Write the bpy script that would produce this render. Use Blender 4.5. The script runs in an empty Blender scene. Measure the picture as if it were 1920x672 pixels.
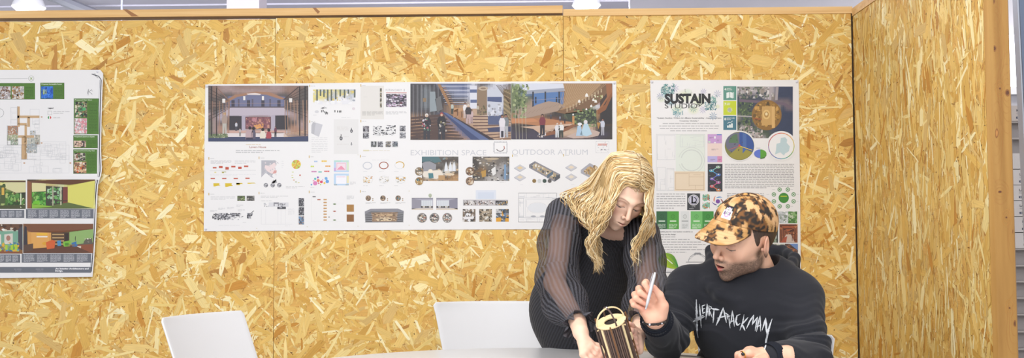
import bpy, math, random
import numpy as np
from mathutils import Vector, Matrix
from mathutils.bvhtree import BVHTree
C = bpy.context.scene.collection
PI = math.pi

# ------------------------------------------------------------------ camera
FPX = 1950.0
CAM = Vector((0.0, -4.38, 1.13))
PITCH, YAW, ROLL = math.radians(3.0), math.radians(1.5), math.radians(0.22)
RC = (Matrix.Rotation(YAW, 3, 'Z') @ Matrix.Rotation(PI/2 + PITCH, 3, 'X') @ Matrix.Rotation(-ROLL, 3, 'Z'))
cam_data = bpy.data.cameras.new('camera')
cam_data.sensor_width = 36.0
cam_data.sensor_fit = 'HORIZONTAL'
cam_data.lens = FPX/1920*36.0
cam_data.clip_start = 0.05
camera = bpy.data.objects.new('camera', cam_data)
C.objects.link(camera)
camera.matrix_world = Matrix.Translation(CAM) @ RC.to_4x4()
bpy.context.scene.camera = camera

def ray(px, py):
    return RC @ Vector(((px-960)/FPX, (336-py)/FPX, -1.0))
def W(px, py, Y):
    """world point seen at photo pixel (px,py) on the plane y=Y"""
    d = ray(px, py)
    t = (Y-CAM.y)/d.y
    return CAM + d*t
def WZ(px, py, Z):
    d = ray(px, py)
    return CAM + d*((Z-CAM.z)/d.z)
def WX(px, py, X):
    d = ray(px, py)
    return CAM + d*((X-CAM.x)/d.x)

# ------------------------------------------------------------------ colour
def lin(c):
    if isinstance(c, str):
        c = c.lstrip('#')
        c = tuple(int(c[i:i+2], 16) for i in (0, 2, 4))
    out = []
    for v in c[:3]:
        v = v/255.0
        out.append(v/12.92 if v <= 0.04045 else ((v+0.055)/1.055)**2.4)
    return (out[0], out[1], out[2], 1.0)

def mix(a, b, t):
    return tuple(a[i]*(1-t)+b[i]*t for i in range(3))

# ------------------------------------------------------------------ materials
def mat(name, col=None, rough=0.6, metal=0.0, spec=0.5, vc=False, bump=None, alpha=None, sss=0.0, emit=None, estr=0.0, coat=0.0, gain=1.0, sheen=0.0):
    m = bpy.data.materials.new(name)
    m.use_nodes = True
    nt = m.node_tree
    b = nt.nodes['Principled BSDF']
    b.inputs['Roughness'].default_value = rough
    b.inputs['Metallic'].default_value = metal
    b.inputs['Specular IOR Level'].default_value = spec
    if coat: b.inputs['Coat Weight'].default_value = coat
    if sheen:
        b.inputs['Sheen Weight'].default_value = sheen
    if col is not None:
        b.inputs['Base Color'].default_value = lin(col)
    if vc:
        a = nt.nodes.new('ShaderNodeAttribute'); a.attribute_name = 'Col'
        nt.links.new(a.outputs['Color'], b.inputs['Base Color'])
    if sss:
        b.inputs['Subsurface Weight'].default_value = sss
        b.inputs['Subsurface Radius'].default_value = (0.012, 0.005, 0.003)
        b.inputs['Subsurface Scale'].default_value = 1.0
    if alpha is not None:
        b.inputs['Alpha'].default_value = alpha
    if emit is not None:
        b.inputs['Emission Color'].default_value = lin(emit)
        b.inputs['Emission Strength'].default_value = estr
    if bump:
        sc, st, dist = bump
        tc = nt.nodes.new('ShaderNodeTexCoord')
        n = nt.nodes.new('ShaderNodeTexNoise'); n.inputs['Scale'].default_value = sc
        n.inputs['Detail'].default_value = 6
        bp = nt.nodes.new('ShaderNodeBump'); bp.inputs['Strength'].default_value = st
        bp.inputs['Distance'].default_value = dist
        nt.links.new(tc.outputs['Object'], n.inputs['Vector'])
        nt.links.new(n.outputs['Fac'], bp.inputs['Height'])
        nt.links.new(bp.outputs['Normal'], b.inputs['Normal'])
    return m

# ------------------------------------------------------------------ objects
def tag(o, label=None, cat=None, group=None, kind=None):
    if label: o['label'] = label
    if cat: o['category'] = cat
    if group: o['group'] = group
    if kind: o['kind'] = kind
    return o
def empty(name, loc=(0, 0, 0), rz=0.0):
    o = bpy.data.objects.new(name, None); C.objects.link(o)
    o.empty_display_size = 0.05
    o.location = loc; o.rotation_euler = (0, 0, rz)
    return o

class MB:
    """mesh collector; points are given in WORLD space"""
    def __init__(s):
        s.v = []; s.f = []; s.c = []; s.uv = []; s.mi = []; s.hasuv = False
    def add(s, pts, faces, col=(1, 1, 1, 1), mi=0, uvs=None):
        o = len(s.v)
        s.v.extend([tuple(p) for p in pts])
        for i, f in enumerate(faces):
            s.f.append([o+k for k in f])
            if isinstance(col, list): s.c.append(col[i])
            else: s.c.append(col)
            s.mi.append(mi)
            s.uv.append([uvs[k] for k in f] if uvs else None)
            if uvs: s.hasuv = True
    def box(s, x0, y0, z0, x1, y1, z1, col=(1, 1, 1, 1), mi=0, M=None):
        p = [Vector((x, y, z)) for x in (x0, x1) for y in (y0, y1) for z in (z0, z1)]
        if M is not None: p = [M @ q for q in p]
        s.add(p, [(0, 1, 3, 2), (4, 6, 7, 5), (0, 4, 5, 1), (2, 3, 7, 6), (0, 2, 6, 4), (1, 5, 7, 3)], col, mi)
    def tube(s, pts, rad, n=10, col=(1, 1, 1, 1), mi=0, cap=True, flat=1.0):
        pts = [Vector(p) for p in pts]
        if not hasattr(rad, '__len__'): rad = [rad]*len(pts)
        rings = []; up = None
        for i, p in enumerate(pts):
            t = (pts[min(i+1, len(pts)-1)]-pts[max(i-1, 0)])
            if t.length < 1e-9: t = Vector((0, 0, 1))
            t.normalize()
            if up is None:
                a = Vector((0, 0, 1)) if abs(t.z) < 0.9 else Vector((0, 1, 0))
                up = (a - t*a.dot(t)).normalized()
            else:
                up = (up - t*up.dot(t))
                up = up.normalized() if up.length > 1e-6 else Vector((1, 0, 0))
            sd = t.cross(up)
            rings.append([p + (up*math.cos(2*PI*k/n)*flat + sd*math.sin(2*PI*k/n))*rad[i] for k in range(n)])
        P = [q for r in rings for q in r]
        F = []
        for i in range(len(rings)-1):
            for k in range(n):
                k2 = (k+1) % n
                F.append((i*n+k, i*n+k2, (i+1)*n+k2, (i+1)*n+k))
        if cap:
            F.append(tuple(range(n-1, -1, -1)))
            F.append(tuple((len(rings)-1)*n+k for k in range(n)))
        if isinstance(col, list):   # per ring
            cl = []
            for i in range(len(rings)-1): cl += [col[i]]*n
            if cap: cl += [col[0], col[-1]]
            col = cl
        s.add(P, F, col, mi)
    def lathe(s, prof, M, n=32, col=(1, 1, 1, 1), mi=0, closed=False):
        """prof: list of (r,z) in local frame M"""
        P = []
        for r, z in prof:
            for k in range(n):
                a = 2*PI*k/n
                P.append(M @ Vector((r*math.cos(a), r*math.sin(a), z)))
        F = []; m = len(prof)
        for i in range(m-1 if not closed else m):
            j = (i+1) % m
            for k in range(n):
                k2 = (k+1) % n
                F.append((i*n+k, i*n+k2, j*n+k2, j*n+k))
        if not closed:
            F.append(tuple(range(n-1, -1, -1))); F.append(tuple((m-1)*n+k for k in range(n)))
        s.add(P, F, col, mi)
    def build(s, name, mats, parent=None, smooth=False, angle=None):
        me = bpy.data.meshes.new(name)
        me.from_pydata(s.v, [], s.f)
        if not isinstance(mats, (list, tuple)): mats = [mats]
        for m in mats: me.materials.append(m)
        nl = [len(f) for f in s.f]
        ca = me.color_attributes.new('Col', 'FLOAT_COLOR', 'CORNER')
        arr = np.repeat(np.array([c if len(c) == 4 else (*c, 1) for c in s.c], dtype=np.float32), nl, axis=0)
        ca.data.foreach_set('color', arr.ravel())
        if s.hasuv:
            uvl = me.uv_layers.new(name='UVMap')
            u = []
            for f, q in zip(s.f, s.uv):
                u += (q if q else [(0, 0)]*len(f))
            uvl.data.foreach_set('uv', np.array(u, dtype=np.float32).ravel())
        me.polygons.foreach_set('material_index', s.mi)
        me.polygons.foreach_set('use_smooth', [smooth]*len(s.f))
        me.update()
        if smooth and angle:
            try: me.set_sharp_from_angle(angle=math.radians(angle))
            except Exception: pass
        o = bpy.data.objects.new(name, me); C.objects.link(o)
        if parent is not None:
            o.parent = parent
            bpy.context.view_layer.update()
            o.matrix_parent_inverse = parent.matrix_world.inverted()
        return o

def npmesh(name, V, F, mats, parent=None, col=None, smooth=True, mi=None):
    """V (n,3) F (m,4|3) numpy, col per-vertex (n,3)"""
    me = bpy.data.meshes.new(name)
    me.from_pydata(V.tolist(), [], F.tolist() if hasattr(F, 'tolist') else F)
    if not isinstance(mats, (list, tuple)): mats = [mats]
    for m in mats: me.materials.append(m)
    if col is not None:
        ca = me.color_attributes.new('Col', 'FLOAT_COLOR', 'POINT')
        a = np.ones((len(V), 4), np.float32); a[:, :3] = col[:, :3]
        ca.data.foreach_set('color', a.ravel())
    me.polygons.foreach_set('use_smooth', [smooth]*len(me.polygons))
    if mi is not None: me.polygons.foreach_set('material_index', mi)
    me.update()
    o = bpy.data.objects.new(name, me); C.objects.link(o)
    if parent is not None:
        o.parent = parent
        bpy.context.view_layer.update()
        o.matrix_parent_inverse = parent.matrix_world.inverted()
    return o

# ------------------------------------------------------------------ text outlines
_txt = {}
def text_mesh(s, bold=0.0, spacing=1.0):
    key = (s, bold, spacing)
    if key in _txt: return _txt[key]
    cu = bpy.data.curves.new('t', 'FONT'); cu.body = s; cu.size = 1.0
    cu.offset = bold; cu.space_character = spacing; cu.resolution_u = 3
    cu.fill_mode = 'FRONT' if hasattr(cu, 'fill_mode') else cu.fill_mode
    o = bpy.data.objects.new('t', cu); C.objects.link(o)
    dg = bpy.context.evaluated_depsgraph_get()
    me = bpy.data.meshes.new_from_object(o.evaluated_get(dg))
    V = [(v.co.x, v.co.y) for v in me.vertices]
    F = [tuple(p.vertices) for p in me.polygons if abs(p.normal.z) > 0.5]
    bpy.data.objects.remove(o); bpy.data.curves.remove(cu); bpy.data.meshes.remove(me)
    xs = [v[0] for v in V] or [0]; ys = [v[1] for v in V] or [0]
    _txt[key] = (V, F, min(xs), max(xs), min(ys), max(ys))
    return _txt[key]
# ================================================================== ROOM
random.seed(7); np.random.seed(7)
M_osb = mat('osb_strands', rough=0.62, spec=0.35, vc=True)
# grain along every strand: noise stretched along the strand's own UV direction
nt = M_osb.node_tree; b = nt.nodes['Principled BSDF']
att = [n for n in nt.nodes if n.type == 'ATTRIBUTE'][0]
uv = nt.nodes.new('ShaderNodeUVMap'); mp = nt.nodes.new('ShaderNodeMapping')
mp.inputs['Scale'].default_value = (14, 330, 1)
nz = nt.nodes.new('ShaderNodeTexNoise'); nz.inputs['Scale'].default_value = 1.0; nz.inputs['Detail'].default_value = 4
rmp = nt.nodes.new('ShaderNodeMapRange'); rmp.inputs['From Min'].default_value = 0.25; rmp.inputs['From Max'].default_value = 0.75
rmp.inputs['To Min'].default_value = 0.84; rmp.inputs['To Max'].default_value = 1.12
mm = nt.nodes.new('ShaderNodeVectorMath'); mm.operation = 'MULTIPLY'
nt.links.new(uv.outputs[0], mp.inputs[0]); nt.links.new(mp.outputs[0], nz.inputs['Vector'])
nt.links.new(nz.outputs['Fac'], rmp.inputs['Value'])
nt.links.new(att.outputs['Color'], mm.inputs[0]); nt.links.new(rmp.outputs[0], mm.inputs[1])
nt.links.new(mm.outputs[0], b.inputs['Base Color'])
bp = nt.nodes.new('ShaderNodeBump'); bp.inputs['Strength'].default_value = 0.25; bp.inputs['Distance'].default_value = 0.001
nt.links.new(nz.outputs['Fac'], bp.inputs['Height']); nt.links.new(bp.outputs['Normal'], b.inputs['Normal'])

PAL = [('E2BC74', 9), ('DEB66A', 9), ('E6C480', 8), ('E8CA8C', 6), ('D8AE62', 7), ('EED69E', 4.5), ('D0A256', 3), ('F2E0B4', 2.2), ('C48C42', 1.1), ('D6B47A', 5), ('B8864A', .45), ('F6EACA', .8)]
def honey(h, k=1.0):
    c = lin(h); return (min(1, c[0]*0.97), c[1]*0.955, c[2]*0.78, 1)
PALW = [p[1] for p in PAL]; PALC = [honey(p[0]) for p in PAL]
SMALLC = [honey(c) for c in ('C4965A', 'CE9E5C', 'B4844A', 'E6C484', 'EED6A0', 'DAB068', '986A36', 'B88446', 'F0DCAC', 'D2A664', 'E2BC74', 'DEB66A')]
DARKC = [lin(c) for c in ('4A3018', '5E3E1E', '382412', '7A5228')]

def osb_panel(mb, origin, ux, uz, nrm, w, h, z0, thick, dens=1.0, orient=None, seed=1, stop=None):
    """origin: bottom corner; ux,uz unit vectors in board plane; nrm pointing out of the face."""
    R = random.Random(seed)
    o = Vector(origin); ux = Vector(ux); uz = Vector(uz); nrm = Vector(nrm)
    P = [o, o+ux*w, o+ux*w+uz*h, o+uz*h]
    B = [p-nrm*thick for p in P]
    base = honey('DAAC66')
    mb.add(P+B, [(0, 1, 2, 3), (7, 6, 5, 4), (0, 4, 5, 1), (1, 5, 6, 2), (2, 6, 7, 3), (3, 7, 4, 0)],
           [base, base, lin('B98A4A'), lin('B98A4A'), lin('B98A4A'), lin('B98A4A')],
           uvs=[(0, 0), (w, 0), (w, h), (0, h)]*2)
    area = w*(h-z0)
    def flake(L, Wd, col, lev, ang, jag):
        a = R.uniform(0, w); c = R.uniform(z0, h)
        n = R.choice((5, 6, 7))
        top = []; bot = []
        for i in range(n):
            t = -L/2 + L*i/(n-1)
            tp = 1.0
            if i in (0, n-1): tp = R.choice((R.uniform(0.0, 0.3), R.uniform(0.5, 1.0), 1.0))
            sk = max(-.3*L/(n-1), min(.3*L/(n-1), Wd*R.uniform(-.6, .6)))*(i in (0, n-1)); top.append((t+sk, Wd/2*tp+R.uniform(-1, 1)*jag))
            bot.append((t-sk, -Wd/2*tp+R.uniform(-1, 1)*jag))
        loop = top+bot[::-1]
        ca, sa = math.cos(ang), math.sin(ang)
        pts = []; uvs = []
        ou, ov = R.uniform(0, 50), R.uniform(0, 50)
        for (p, q) in loop:
            x = a+p*ca-q*sa; z = c+p*sa+q*ca
            x = min(max(x, 0.0), w); z = min(max(z, max(0, z0-0.1)), h)
            pts.append(o+ux*x+uz*z+nrm*lev)
            uvs.append((p+ou, q+ov))
        m = len(top)
        F = [(i, 2*m-1-i, 2*m-2-i, i+1) for i in range(m-1)]
        mb.add(pts, F, col, uvs=uvs)
    def ang():
        if orient is None: return R.uniform(0, PI)
        return orient+R.gauss(0, 0.22) if R.random() < 0.8 else R.uniform(0, PI)
    lev = 0.00006
    nL = int(area*dens*330)
    nM = int(area*dens*1100); nS = int(area*dens*4200)
    items = []
    for i in range(nL): items.append(('L', R.random()))
    for i in range(nM): items.append(('M', R.random()))
    for i in range(nS): items.append(('S', R.random()*1.06))
    for i in range(int(nL*0.30)): items.append(('L', 0.75+R.random()*0.27))
    for i in range(int(area*dens*230)): items.append(('T', 0.3+R.random()*0.75))
    items.sort(key=lambda q: q[1])
    for i, (k, _) in enumerate(items):
        lv = 0.00005+0.0011*i/len(items)
        if k == 'L':
            col = R.choices(PALC, PALW)[0]
            g = R.uniform(0.92, 1.06); col = (col[0]*g, col[1]*g, col[2]*g, 1)
            flake(R.triangular(0.05, 0.17, 0.085), R.triangular(0.010, 0.045, 0.018), col, lv, ang(), 0.0016)
        elif k == 'T':
            col = R.choices([honey(h) for h in ('F4E6C2', 'EED9A4', 'E8CC8A', 'C48C42', 'F8EED4')], [3, 4, 3, 1.2, 1])[0]
            flake(R.uniform(0.05, 0.15), R.uniform(0.004, 0.013), col, lv, ang(), 0.0011)
        elif k == 'M':
            col = R.choices(PALC, PALW)[0]
            flake(R.uniform(0.025, 0.08), R.uniform(0.004, 0.014), col, lv, ang(), 0.001)
        else:
            col = R.choice(SMALLC)
            flake(R.uniform(0.006, 0.028), R.uniform(0.0008, 0.0036), col, lv, ang()+R.uniform(-.6, .6), 0.0005)
    for i in range(int(area*dens*110)):
        flake(R.uniform(0.003, 0.008), R.uniform(0.0015, 0.0035), R.choice(DARKC), 0.0013, R.uniform(0, PI), 0.0004)

def wx(px): return W(px, 336, 0).x
zt_panel = W(960, 30, 0).z
xs = [wx(515), wx(1058), wx(1603)]
pw = (xs[2]-xs[0])/2
back = empty('wall_back', (0, 0, 0)); tag(back, kind='structure')
HP = zt_panel
GAP = 0.0016
panels = [(xs[0]-2*pw, pw, 31), (xs[0]-pw, pw, 32), (xs[0], xs[1]-xs[0], 33), (xs[1], xs[2]-xs[1], 34)]
for i, (x0, w, sd) in enumerate(panels):
    mb = MB()
    top = HP-0.004 if i < 2 else HP
    osb_panel(mb, (x0+GAP/2, 0, 0), (1, 0, 0), (0, 0, 1), (0, -1, 0), w-GAP-(0.002 if i == 3 else 0), top, 0.35, 0.018, seed=sd)
    mb.build('panel', M_osb, back)
M_backing = mat('stud_frame_dark', '6A5030', rough=0.9)
mb = MB(); mb.box(xs[0]-2*pw, 0.021, 0, xs[2]+0.01, 0.03, HP, lin('3A2C1C')); mb.build('backing_board', M_backing, back)
mb = MB(); mb.box(xs[2]-0.0015, 0.001, 0, xs[2]+0.03, 0.0209, HP, lin('3A2C1C')); mb.build('corner_light_stop', mat('dark_light_stop', '3A2C1C', rough=.9), back)  # dark strip added to block light leaking through the corner seam

# right wall: returns towards the camera from the corner
XR = xs[2]+0.004
yR = WX(1853, 336, XR).y
LR = -yR
right = empty('wall_right', (XR, 0, 0)); tag(right, kind='structure')
HR = WX(1643, 0.4, XR).z
mb = MB()
osb_panel(mb, (XR, -0.004, 0), (0, -1, 0), (0, 0, 1), (-1, 0, 0), LR-0.004, HR, 0.3, 0.018, seed=55, orient=PI/2, dens=1.1)
mb.build('panel', M_osb, right)

# pine: rails and post
def pine(name, base='E0B070', dark='B07A3C', sc=(2, 60, 60), knots=True, light='EBC890'):
    m = bpy.data.materials.new(name); m.use_nodes = True
    nt = m.node_tree; b = nt.nodes['Principled BSDF']; b.inputs['Roughness'].default_value = 0.5
    b.inputs['Specular IOR Level'].default_value = 0.35
    tc = nt.nodes.new('ShaderNodeTexCoord'); mp = nt.nodes.new('ShaderNodeMapping')
    mp.inputs['Scale'].default_value = sc
    nt.links.new(tc.outputs['Object'], mp.inputs[0])
    n1 = nt.nodes.new('ShaderNodeTexNoise'); n1.inputs['Scale'].default_value = 1; n1.inputs['Detail'].default_value = 5
    n1.inputs['Distortion'].default_value = 0.6
    nt.links.new(mp.outputs[0], n1.inputs['Vector'])
    cr = nt.nodes.new('ShaderNodeValToRGB')
    cr.color_ramp.elements[0].position = 0.3; cr.color_ramp.elements[0].color = lin(dark)
    cr.color_ramp.elements[1].position = 0.75; cr.color_ramp.elements[1].color = lin(light)
    e = cr.color_ramp.elements.new(0.52); e.color = lin(base)
    nt.links.new(n1.outputs['Fac'], cr.inputs['Fac'])
    nt.links.new(cr.outputs['Color'], b.inputs['Base Color'])
    return m
M_rail = pine('pine_rail', 'DDB478', 'CFA062', (1.2, 30, 45), light='E6C48E')
M_post = pine('pine_post', 'A67C40', '946B34', (18, 18, 1.1), light='B48C4E')
M_knot = mat('pine_knot', vc=True, rough=0.55)
def rail(name, p0, p1, zlo, zhi, yf, yb, knots=()):
    pass
# back rails: two lengths with a small step where they meet
zr1a, zr1b = W(500, 29, -0.006).z, W(500, 15.5, -0.006).z
t1 = empty('trim_1', (0, 0, HP)); tag(t1, kind='structure')
mb = MB()
xj = wx(1057)
mb.box(xs[0]-2*pw, -0.006, zr1a-0.001, xj, 0.06, zr1b); r1 = mb.build('rail', M_rail, t1)
t2 = empty('trim_2', (0, 0, HP)); tag(t2, kind='structure')
zr2a, zr2b = W(1330, 27.2, -0.006).z, W(1330, 14.5, -0.006).z
mb = MB(); mb.box(xj+0.002, -0.005, zr2a, XR-0.001, 0.06, zr2b); r2 = mb.build('rail', M_rail, t2)
kb = MB()
def quadpx(mb, pts, Y, col):
    mb.add([W(a, c, Y) for a, c in pts], [tuple(range(len(pts)))], col)
for pts in ([(231, 17.5), (238, 17.5), (260, 30.5), (247, 31)], [(586, 14.5), (592, 14.5), (600, 22), (596, 26)]):
    quadpx(kb, pts, -0.0065, lin('9A683A'))
kb.build('knot', M_knot, t1)
# right rail over the return wall
t3 = empty('trim_3', (XR, 0, HR)); tag(t3, kind='structure')
zr3 = WX(1621.6, 0, XR).z
mb = MB(); mb.box(XR-0.0035, -LR, HR+0.001, XR+0.06, -0.004, HR+0.034); mb.build('rail', M_rail, t3)

# end post
post = empty('trim_4', (XR, yR, 0)); tag(post, kind='structure')
xp1 = W(1896.5, 336, yR).x
mb = MB()
prof = [(XR+0.0006, yR+0.05), (XR+0.0006, yR-0.0005), (XR-0.0015, yR-0.004), (XR+0.008, yR-0.016), (xp1-0.004, yR-0.016), (xp1, yR-0.012), (xp1, yR+0.05)]
P = [Vector((x, y, 0)) for x, y in prof]+[Vector((x, y, 3.2)) for x, y in prof]
n = len(prof)
mb.add(P, [(i, (i+1) % n, n+(i+1) % n, n+i) for i in range(n)]+[tuple(range(n))[::-1], tuple(range(n, 2*n))])
mb.build('post', M_post, post)
# knots with the grain lines that bend around them (on the post's front face)
kb = MB(); YF = yR-0.0163
def knot(px, py, rx, ry, dark='5A341C', ringc='A87238', rings=7, spread=2.0):
    R = random.Random(int(px*7+py))
    def loop(rx, ry, n=28, wob=0.08):
        ph = R.uniform(0, 6)
        return [(px+rx*math.cos(a)*(1+wob*math.sin(3*a+ph)), py+ry*math.sin(a)*(1+wob*math.cos(2*a+ph))) for a in [2*PI*k/n for k in range(n)]]
    def clampx(p):
        L = 1866+ (p[1]/672)*4; Rr = 1888+(p[1]/672)*18
        return (min(max(p[0], L-3), Rr), p[1])
    for r in range(rings):
        k = 1+(r+1)*spread/rings*1.6
        a = loop(rx*k*1.0, ry*k*(1.6+r*0.25)); th = 0.45
        inn = [((x-px)*(1-th/(rx*k))+px, (y-py)*(1-th/(ry*k*(1.6+r*0.25)))+py) for x, y in a]
        m = len(a)
        P = [W(*clampx(q), YF-0.0001) for q in a]+[W(*clampx(q), YF-0.0001) for q in inn]
        kb.add(P, [(i, (i+1) % m, m+(i+1) % m, m+i) for i in range(m)], lin(ringc))
    a = loop(rx, ry); kb.add([W(*clampx(q), YF-0.0002) for q in a], [tuple(range(len(a)))], lin('8A5A2C'))
    a = loop(rx*.62, ry*.62); kb.add([W(*clampx(q), YF-0.0003) for q in a], [tuple(range(len(a)))], lin(dark))
knot(1864, 91, 4.5, 6); knot(1889, 174, 4.5, 6.5, rings=5); knot(1858.5, 236, 2.2, 5, rings=1)
knot(1875, 166, 2, 2.2, rings=2, ringc='B9813A'); knot(1887, 408, 2, 2, rings=2, ringc='B9813A'); knot(1875, 360, 4, 2.5, rings=3)
knot(1901, 434, 3, 6, rings=4); knot(1893, 578, 1.8, 2, rings=2, ringc='B9813A'); knot(1904, 607, 4, 7, rings=3)
knot(1862, 2, 4, 6, rings=3); knot(1869, 250, 3, 9, rings=4, dark='B07A3C')
kb.build('knot', M_knot, post)

# floor
M_floor = mat('grey_carpet_floor', '8C8A88', rough=0.95, bump=(300, 0.3, 0.002))
mb = MB(); mb.box(-12, -9, -0.05, 14, 24, 0.0, lin('8C8A88')); fl = mb.build('floor', M_floor); tag(fl, kind='structure')
# ceiling: corrugated white deck with purlins
M_ceil = mat('white_metal_deck', 'E4E2EE', rough=0.6)
ZC = 4.3
mb = MB()
y = -9.0
while y < 24:
    mb.box(-12, y, ZC, 14, y+0.55, ZC+0.03); mb.box(-12, y+0.55, ZC+0.02, 14, y+0.75, ZC+0.06)
    y += 0.75
cl = mb.build('ceiling', M_ceil); tag(cl, kind='structure')
mb = MB(); mb.box(-12, 24, 0, 14, 24.1, ZC+0.1); w3 = mb.build('wall_far', M_ceil); tag(w3, kind='structure')
# ================================================================== beyond the partition
M_lampw = mat('lamp_lens', 'FFFFFF', emit='FFFFFF', estr=9.0)
M_alu = mat('brushed_aluminium', 'C8CAD0', rough=0.35, metal=0.8)
M_grey = mat('grey_paint_steel', '8F93A0', rough=0.5)
M_white = mat('white_plastic', 'F0F0F2', rough=0.4)
M_galv = mat('galvanised_steel', 'A9ABB4', rough=0.5, metal=0.3)
def high_bay(px0, px1, py, Y, label):
    a = W(px0, py, Y); c = W(px1, py, Y)
    cx, r, z = (a.x+c.x)/2, (c.x-a.x)/2, a.z
    t = empty('ceiling_lamp', (cx, Y, ZC)); tag(t, label, 'lamp', None)
    mb = MB(); T = Matrix.Translation((cx, Y, z))
    mb.lathe([(0.03, 0.30), (0.07, 0.28), (r*0.45, 0.2), (r*0.8, 0.10), (r*0.99, 0.004), (r*0.985, 0.0), (r*0.78, 0.095), (r*0.4, 0.19)], T, 28, closed=True)
    mb.build('reflector', M_white, t, smooth=True)
    mb = MB(); mb.lathe([(r*0.9, 0.03), (r*0.96, 0.0), (r*0.6, -0.07), (r*0.2, -0.1)], T, 28)
    mb.build('lens', M_lampw, t, smooth=True)
    mb = MB(); mb.tube([(cx, Y, z+0.28), (cx, Y, ZC)], 0.012, 8); mb.build('rod', M_alu, t)
high_bay(24, 84, 14, 8.5, 'round white high bay lamp glowing above the timber rail over the plan poster')
high_bay(1072, 1127, 11, 8.5, 'round white high bay lamp glowing above the step in the timber rail')
# roof steel seen over the top of the partition
st = empty('trim_5', (0, 9, ZC)); tag(st, kind='structure')
mb = MB()
mb.box(-12, 7.2, ZC-0.16, 14, 7.3, ZC-0.001); mb.build('purlin', M_white, st)
mb = MB(); a = W(100, -6, 9.2); c = W(172, 22, 9.2)
mb.tube([a+Vector((-1.2, 0, .5)), c+Vector((.4, 0, -.18))], 0.07, 8); mb.build('brace', M_galv, st)
cb = MB(); a = W(229, -30, 6.0); cb.tube([(a.x, 6.0, ZC), (a.x, 6.0, 1.9)], 0.01, 6)
cable = cb.build('hanging_cable', M_grey); tag(cable, 'thin grey cable hanging from the ceiling behind the partition', 'cable')
db = MB(); a = W(425, 0, 8.0); c = W(486, 0, 8.0)
db.box(a.x, 8.0, 2.0, c.x, 8.35, ZC-0.01); colm = db.build('trim_6', mat('pale_pink_duct', 'C6BEC2', rough=0.6)); tag(colm, kind='structure')

# ---- storage shelf with white card boxes behind the end post
YS = 0.55
xs0 = W(1888, 336, YS).x; xs1 = xs0+0.52
def zz(py): return W(1905, py, YS).z
shelf = empty('storage_shelf', (xs0, YS, 0))
tag(shelf, 'grey open storage shelf stacked with white boxes behind the end post', 'shelf')
mb = MB()
M_sb = mat('shelf_board_grey', 'B9B3B0', rough=0.6)
for py in (228, 259, 288, 467, 498, 528, 559, 590, 622, 655):
    mb = MB(); z = zz(py); mb.box(xs0+0.012, YS+0.004, z-0.006, xs1-0.012, YS+0.049, z+0.002); mb.build('shelf_board', M_sb, shelf)
for x in (xs0, xs1-0.012):
    mb = MB(); mb.box(x, YS, 0, x+0.012, YS+0.062, zz(198)); mb.build('side_panel', mat('shelf_side', 'C9C5C4', rough=0.6), shelf)
mb = MB(); mb.box(xs0+0.012, YS+0.05, 0.02, xs1-0.012, YS+0.06, zz(198)); mb.build('back_panel', mat('shelf_back', 'A7A1A0', rough=0.7), shelf)
M_card = mat('white_card', 'DEDAD8', rough=0.7); M_print = mat('printed_ink', rough=0.6, vc=True)
def wtext(mb, s, x, z, size, Y, col, bold=0.0, width=None):
    V, F, x0, x1, y0, y1 = text_mesh(s, bold)
    k = size/(y1-y0); kx = k if width is None else width/(x1-x0)
    mb.add([(x+(u-x0)*kx, Y, z+(v-y0)*k) for u, v in V], F, col)
lab = ['second', 'third', 'fourth', 'fifth', 'sixth']
rows = [(288, 317, 9), (318, 347, 4), (347.5, 376.5, 1.5), (377, 406, 2), (407, 436, 9), (437, 466, 13)]
def carton(pa, pb, dx, label, dark='3A3F5A', top='LA', bar='ECO', tone=None):
    z0, z1 = zz(pb)+0.0005, zz(pa)-0.0005
    t = empty('archive_box', (xs0+.2, YS+.1, z0))
    tag(t, label, 'box', 'white boxes on the storage shelf')
    mb = MB(); xo = xs0+0.016
    mb.box(xo, YS-0.002, z0, xs1-0.02, YS+0.048, z1); mb.build('carton', tone or M_card, t)
    mb = MB(); xx = W(1911-0+dx*0.55, 400, YS).x; s = (z1-z0)/29
    mb.box(xx-0.002, YS-0.0026, z0+4.2*s, xx+0.052, YS-0.0022, z0+8.2*s, lin(dark))
    wtext(mb, top, xx, z0+17.5*s, 4.6*s, YS-0.0026, lin('3A3A48'), 0.03)
    wtext(mb, 'PAPER', xx, z0+13*s, 2.2*s, YS-0.0026, lin('8A8A92'))
    wtext(mb, bar, xx+0.003, z0+5*s, 2.4*s, YS-0.003, lin('E8E8F0'), 0.02)
    mb.build('label', M_print, t)
    return t
for i, (pa, pb, dx) in enumerate(rows):
    names = ['white labelled box on the storage shelf, topmost of the stack of six',
             'white labelled box on the storage shelf, second from the top of the stack',
             'white labelled box on the storage shelf, third from the top of the stack',
             'white labelled box on the storage shelf, fourth from the top of the stack',
             'white labelled box on the storage shelf, fifth from the top of the stack',
             'white labelled box on the storage shelf, bottom of the stack of six']
    carton(pa, pb, dx, names[i])
carton(198, 227.3, 0, 'beige box with a dark label bar standing on top of the storage shelf', top='K', bar='LTT', tone=mat('beige_card', 'CFC6C0', rough=.7))
# glazed screen edge close to the frame's right
YG = -0.35
gp = empty('window_1', (0, 0, 0)); tag(gp, kind='structure')
xg = W(1916, 100, YG).x
TG = Matrix.Translation((xg, YG, W(1916, 100, YG).z)) @ Matrix.Rotation(math.radians(-1.0), 4, 'Y') @ Matrix.Translation((-xg, -YG, -W(1916, 100, YG).z))
mb = MB(); mb.box(xg, YG, 0.02, xg+0.05, YG+0.05, 2.9, M=TG); mb.build('frame', mat('blue_grey_frame', '6E7C96', rough=0.4), gp)
mb = MB(); mb.box(xg-0.006, YG+0.004, 0.02, xg-0.0005, YG+0.045, 2.9, M=TG); mb.build('seal', mat('pale_seal', 'C4CCDC', rough=0.4), gp)
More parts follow.
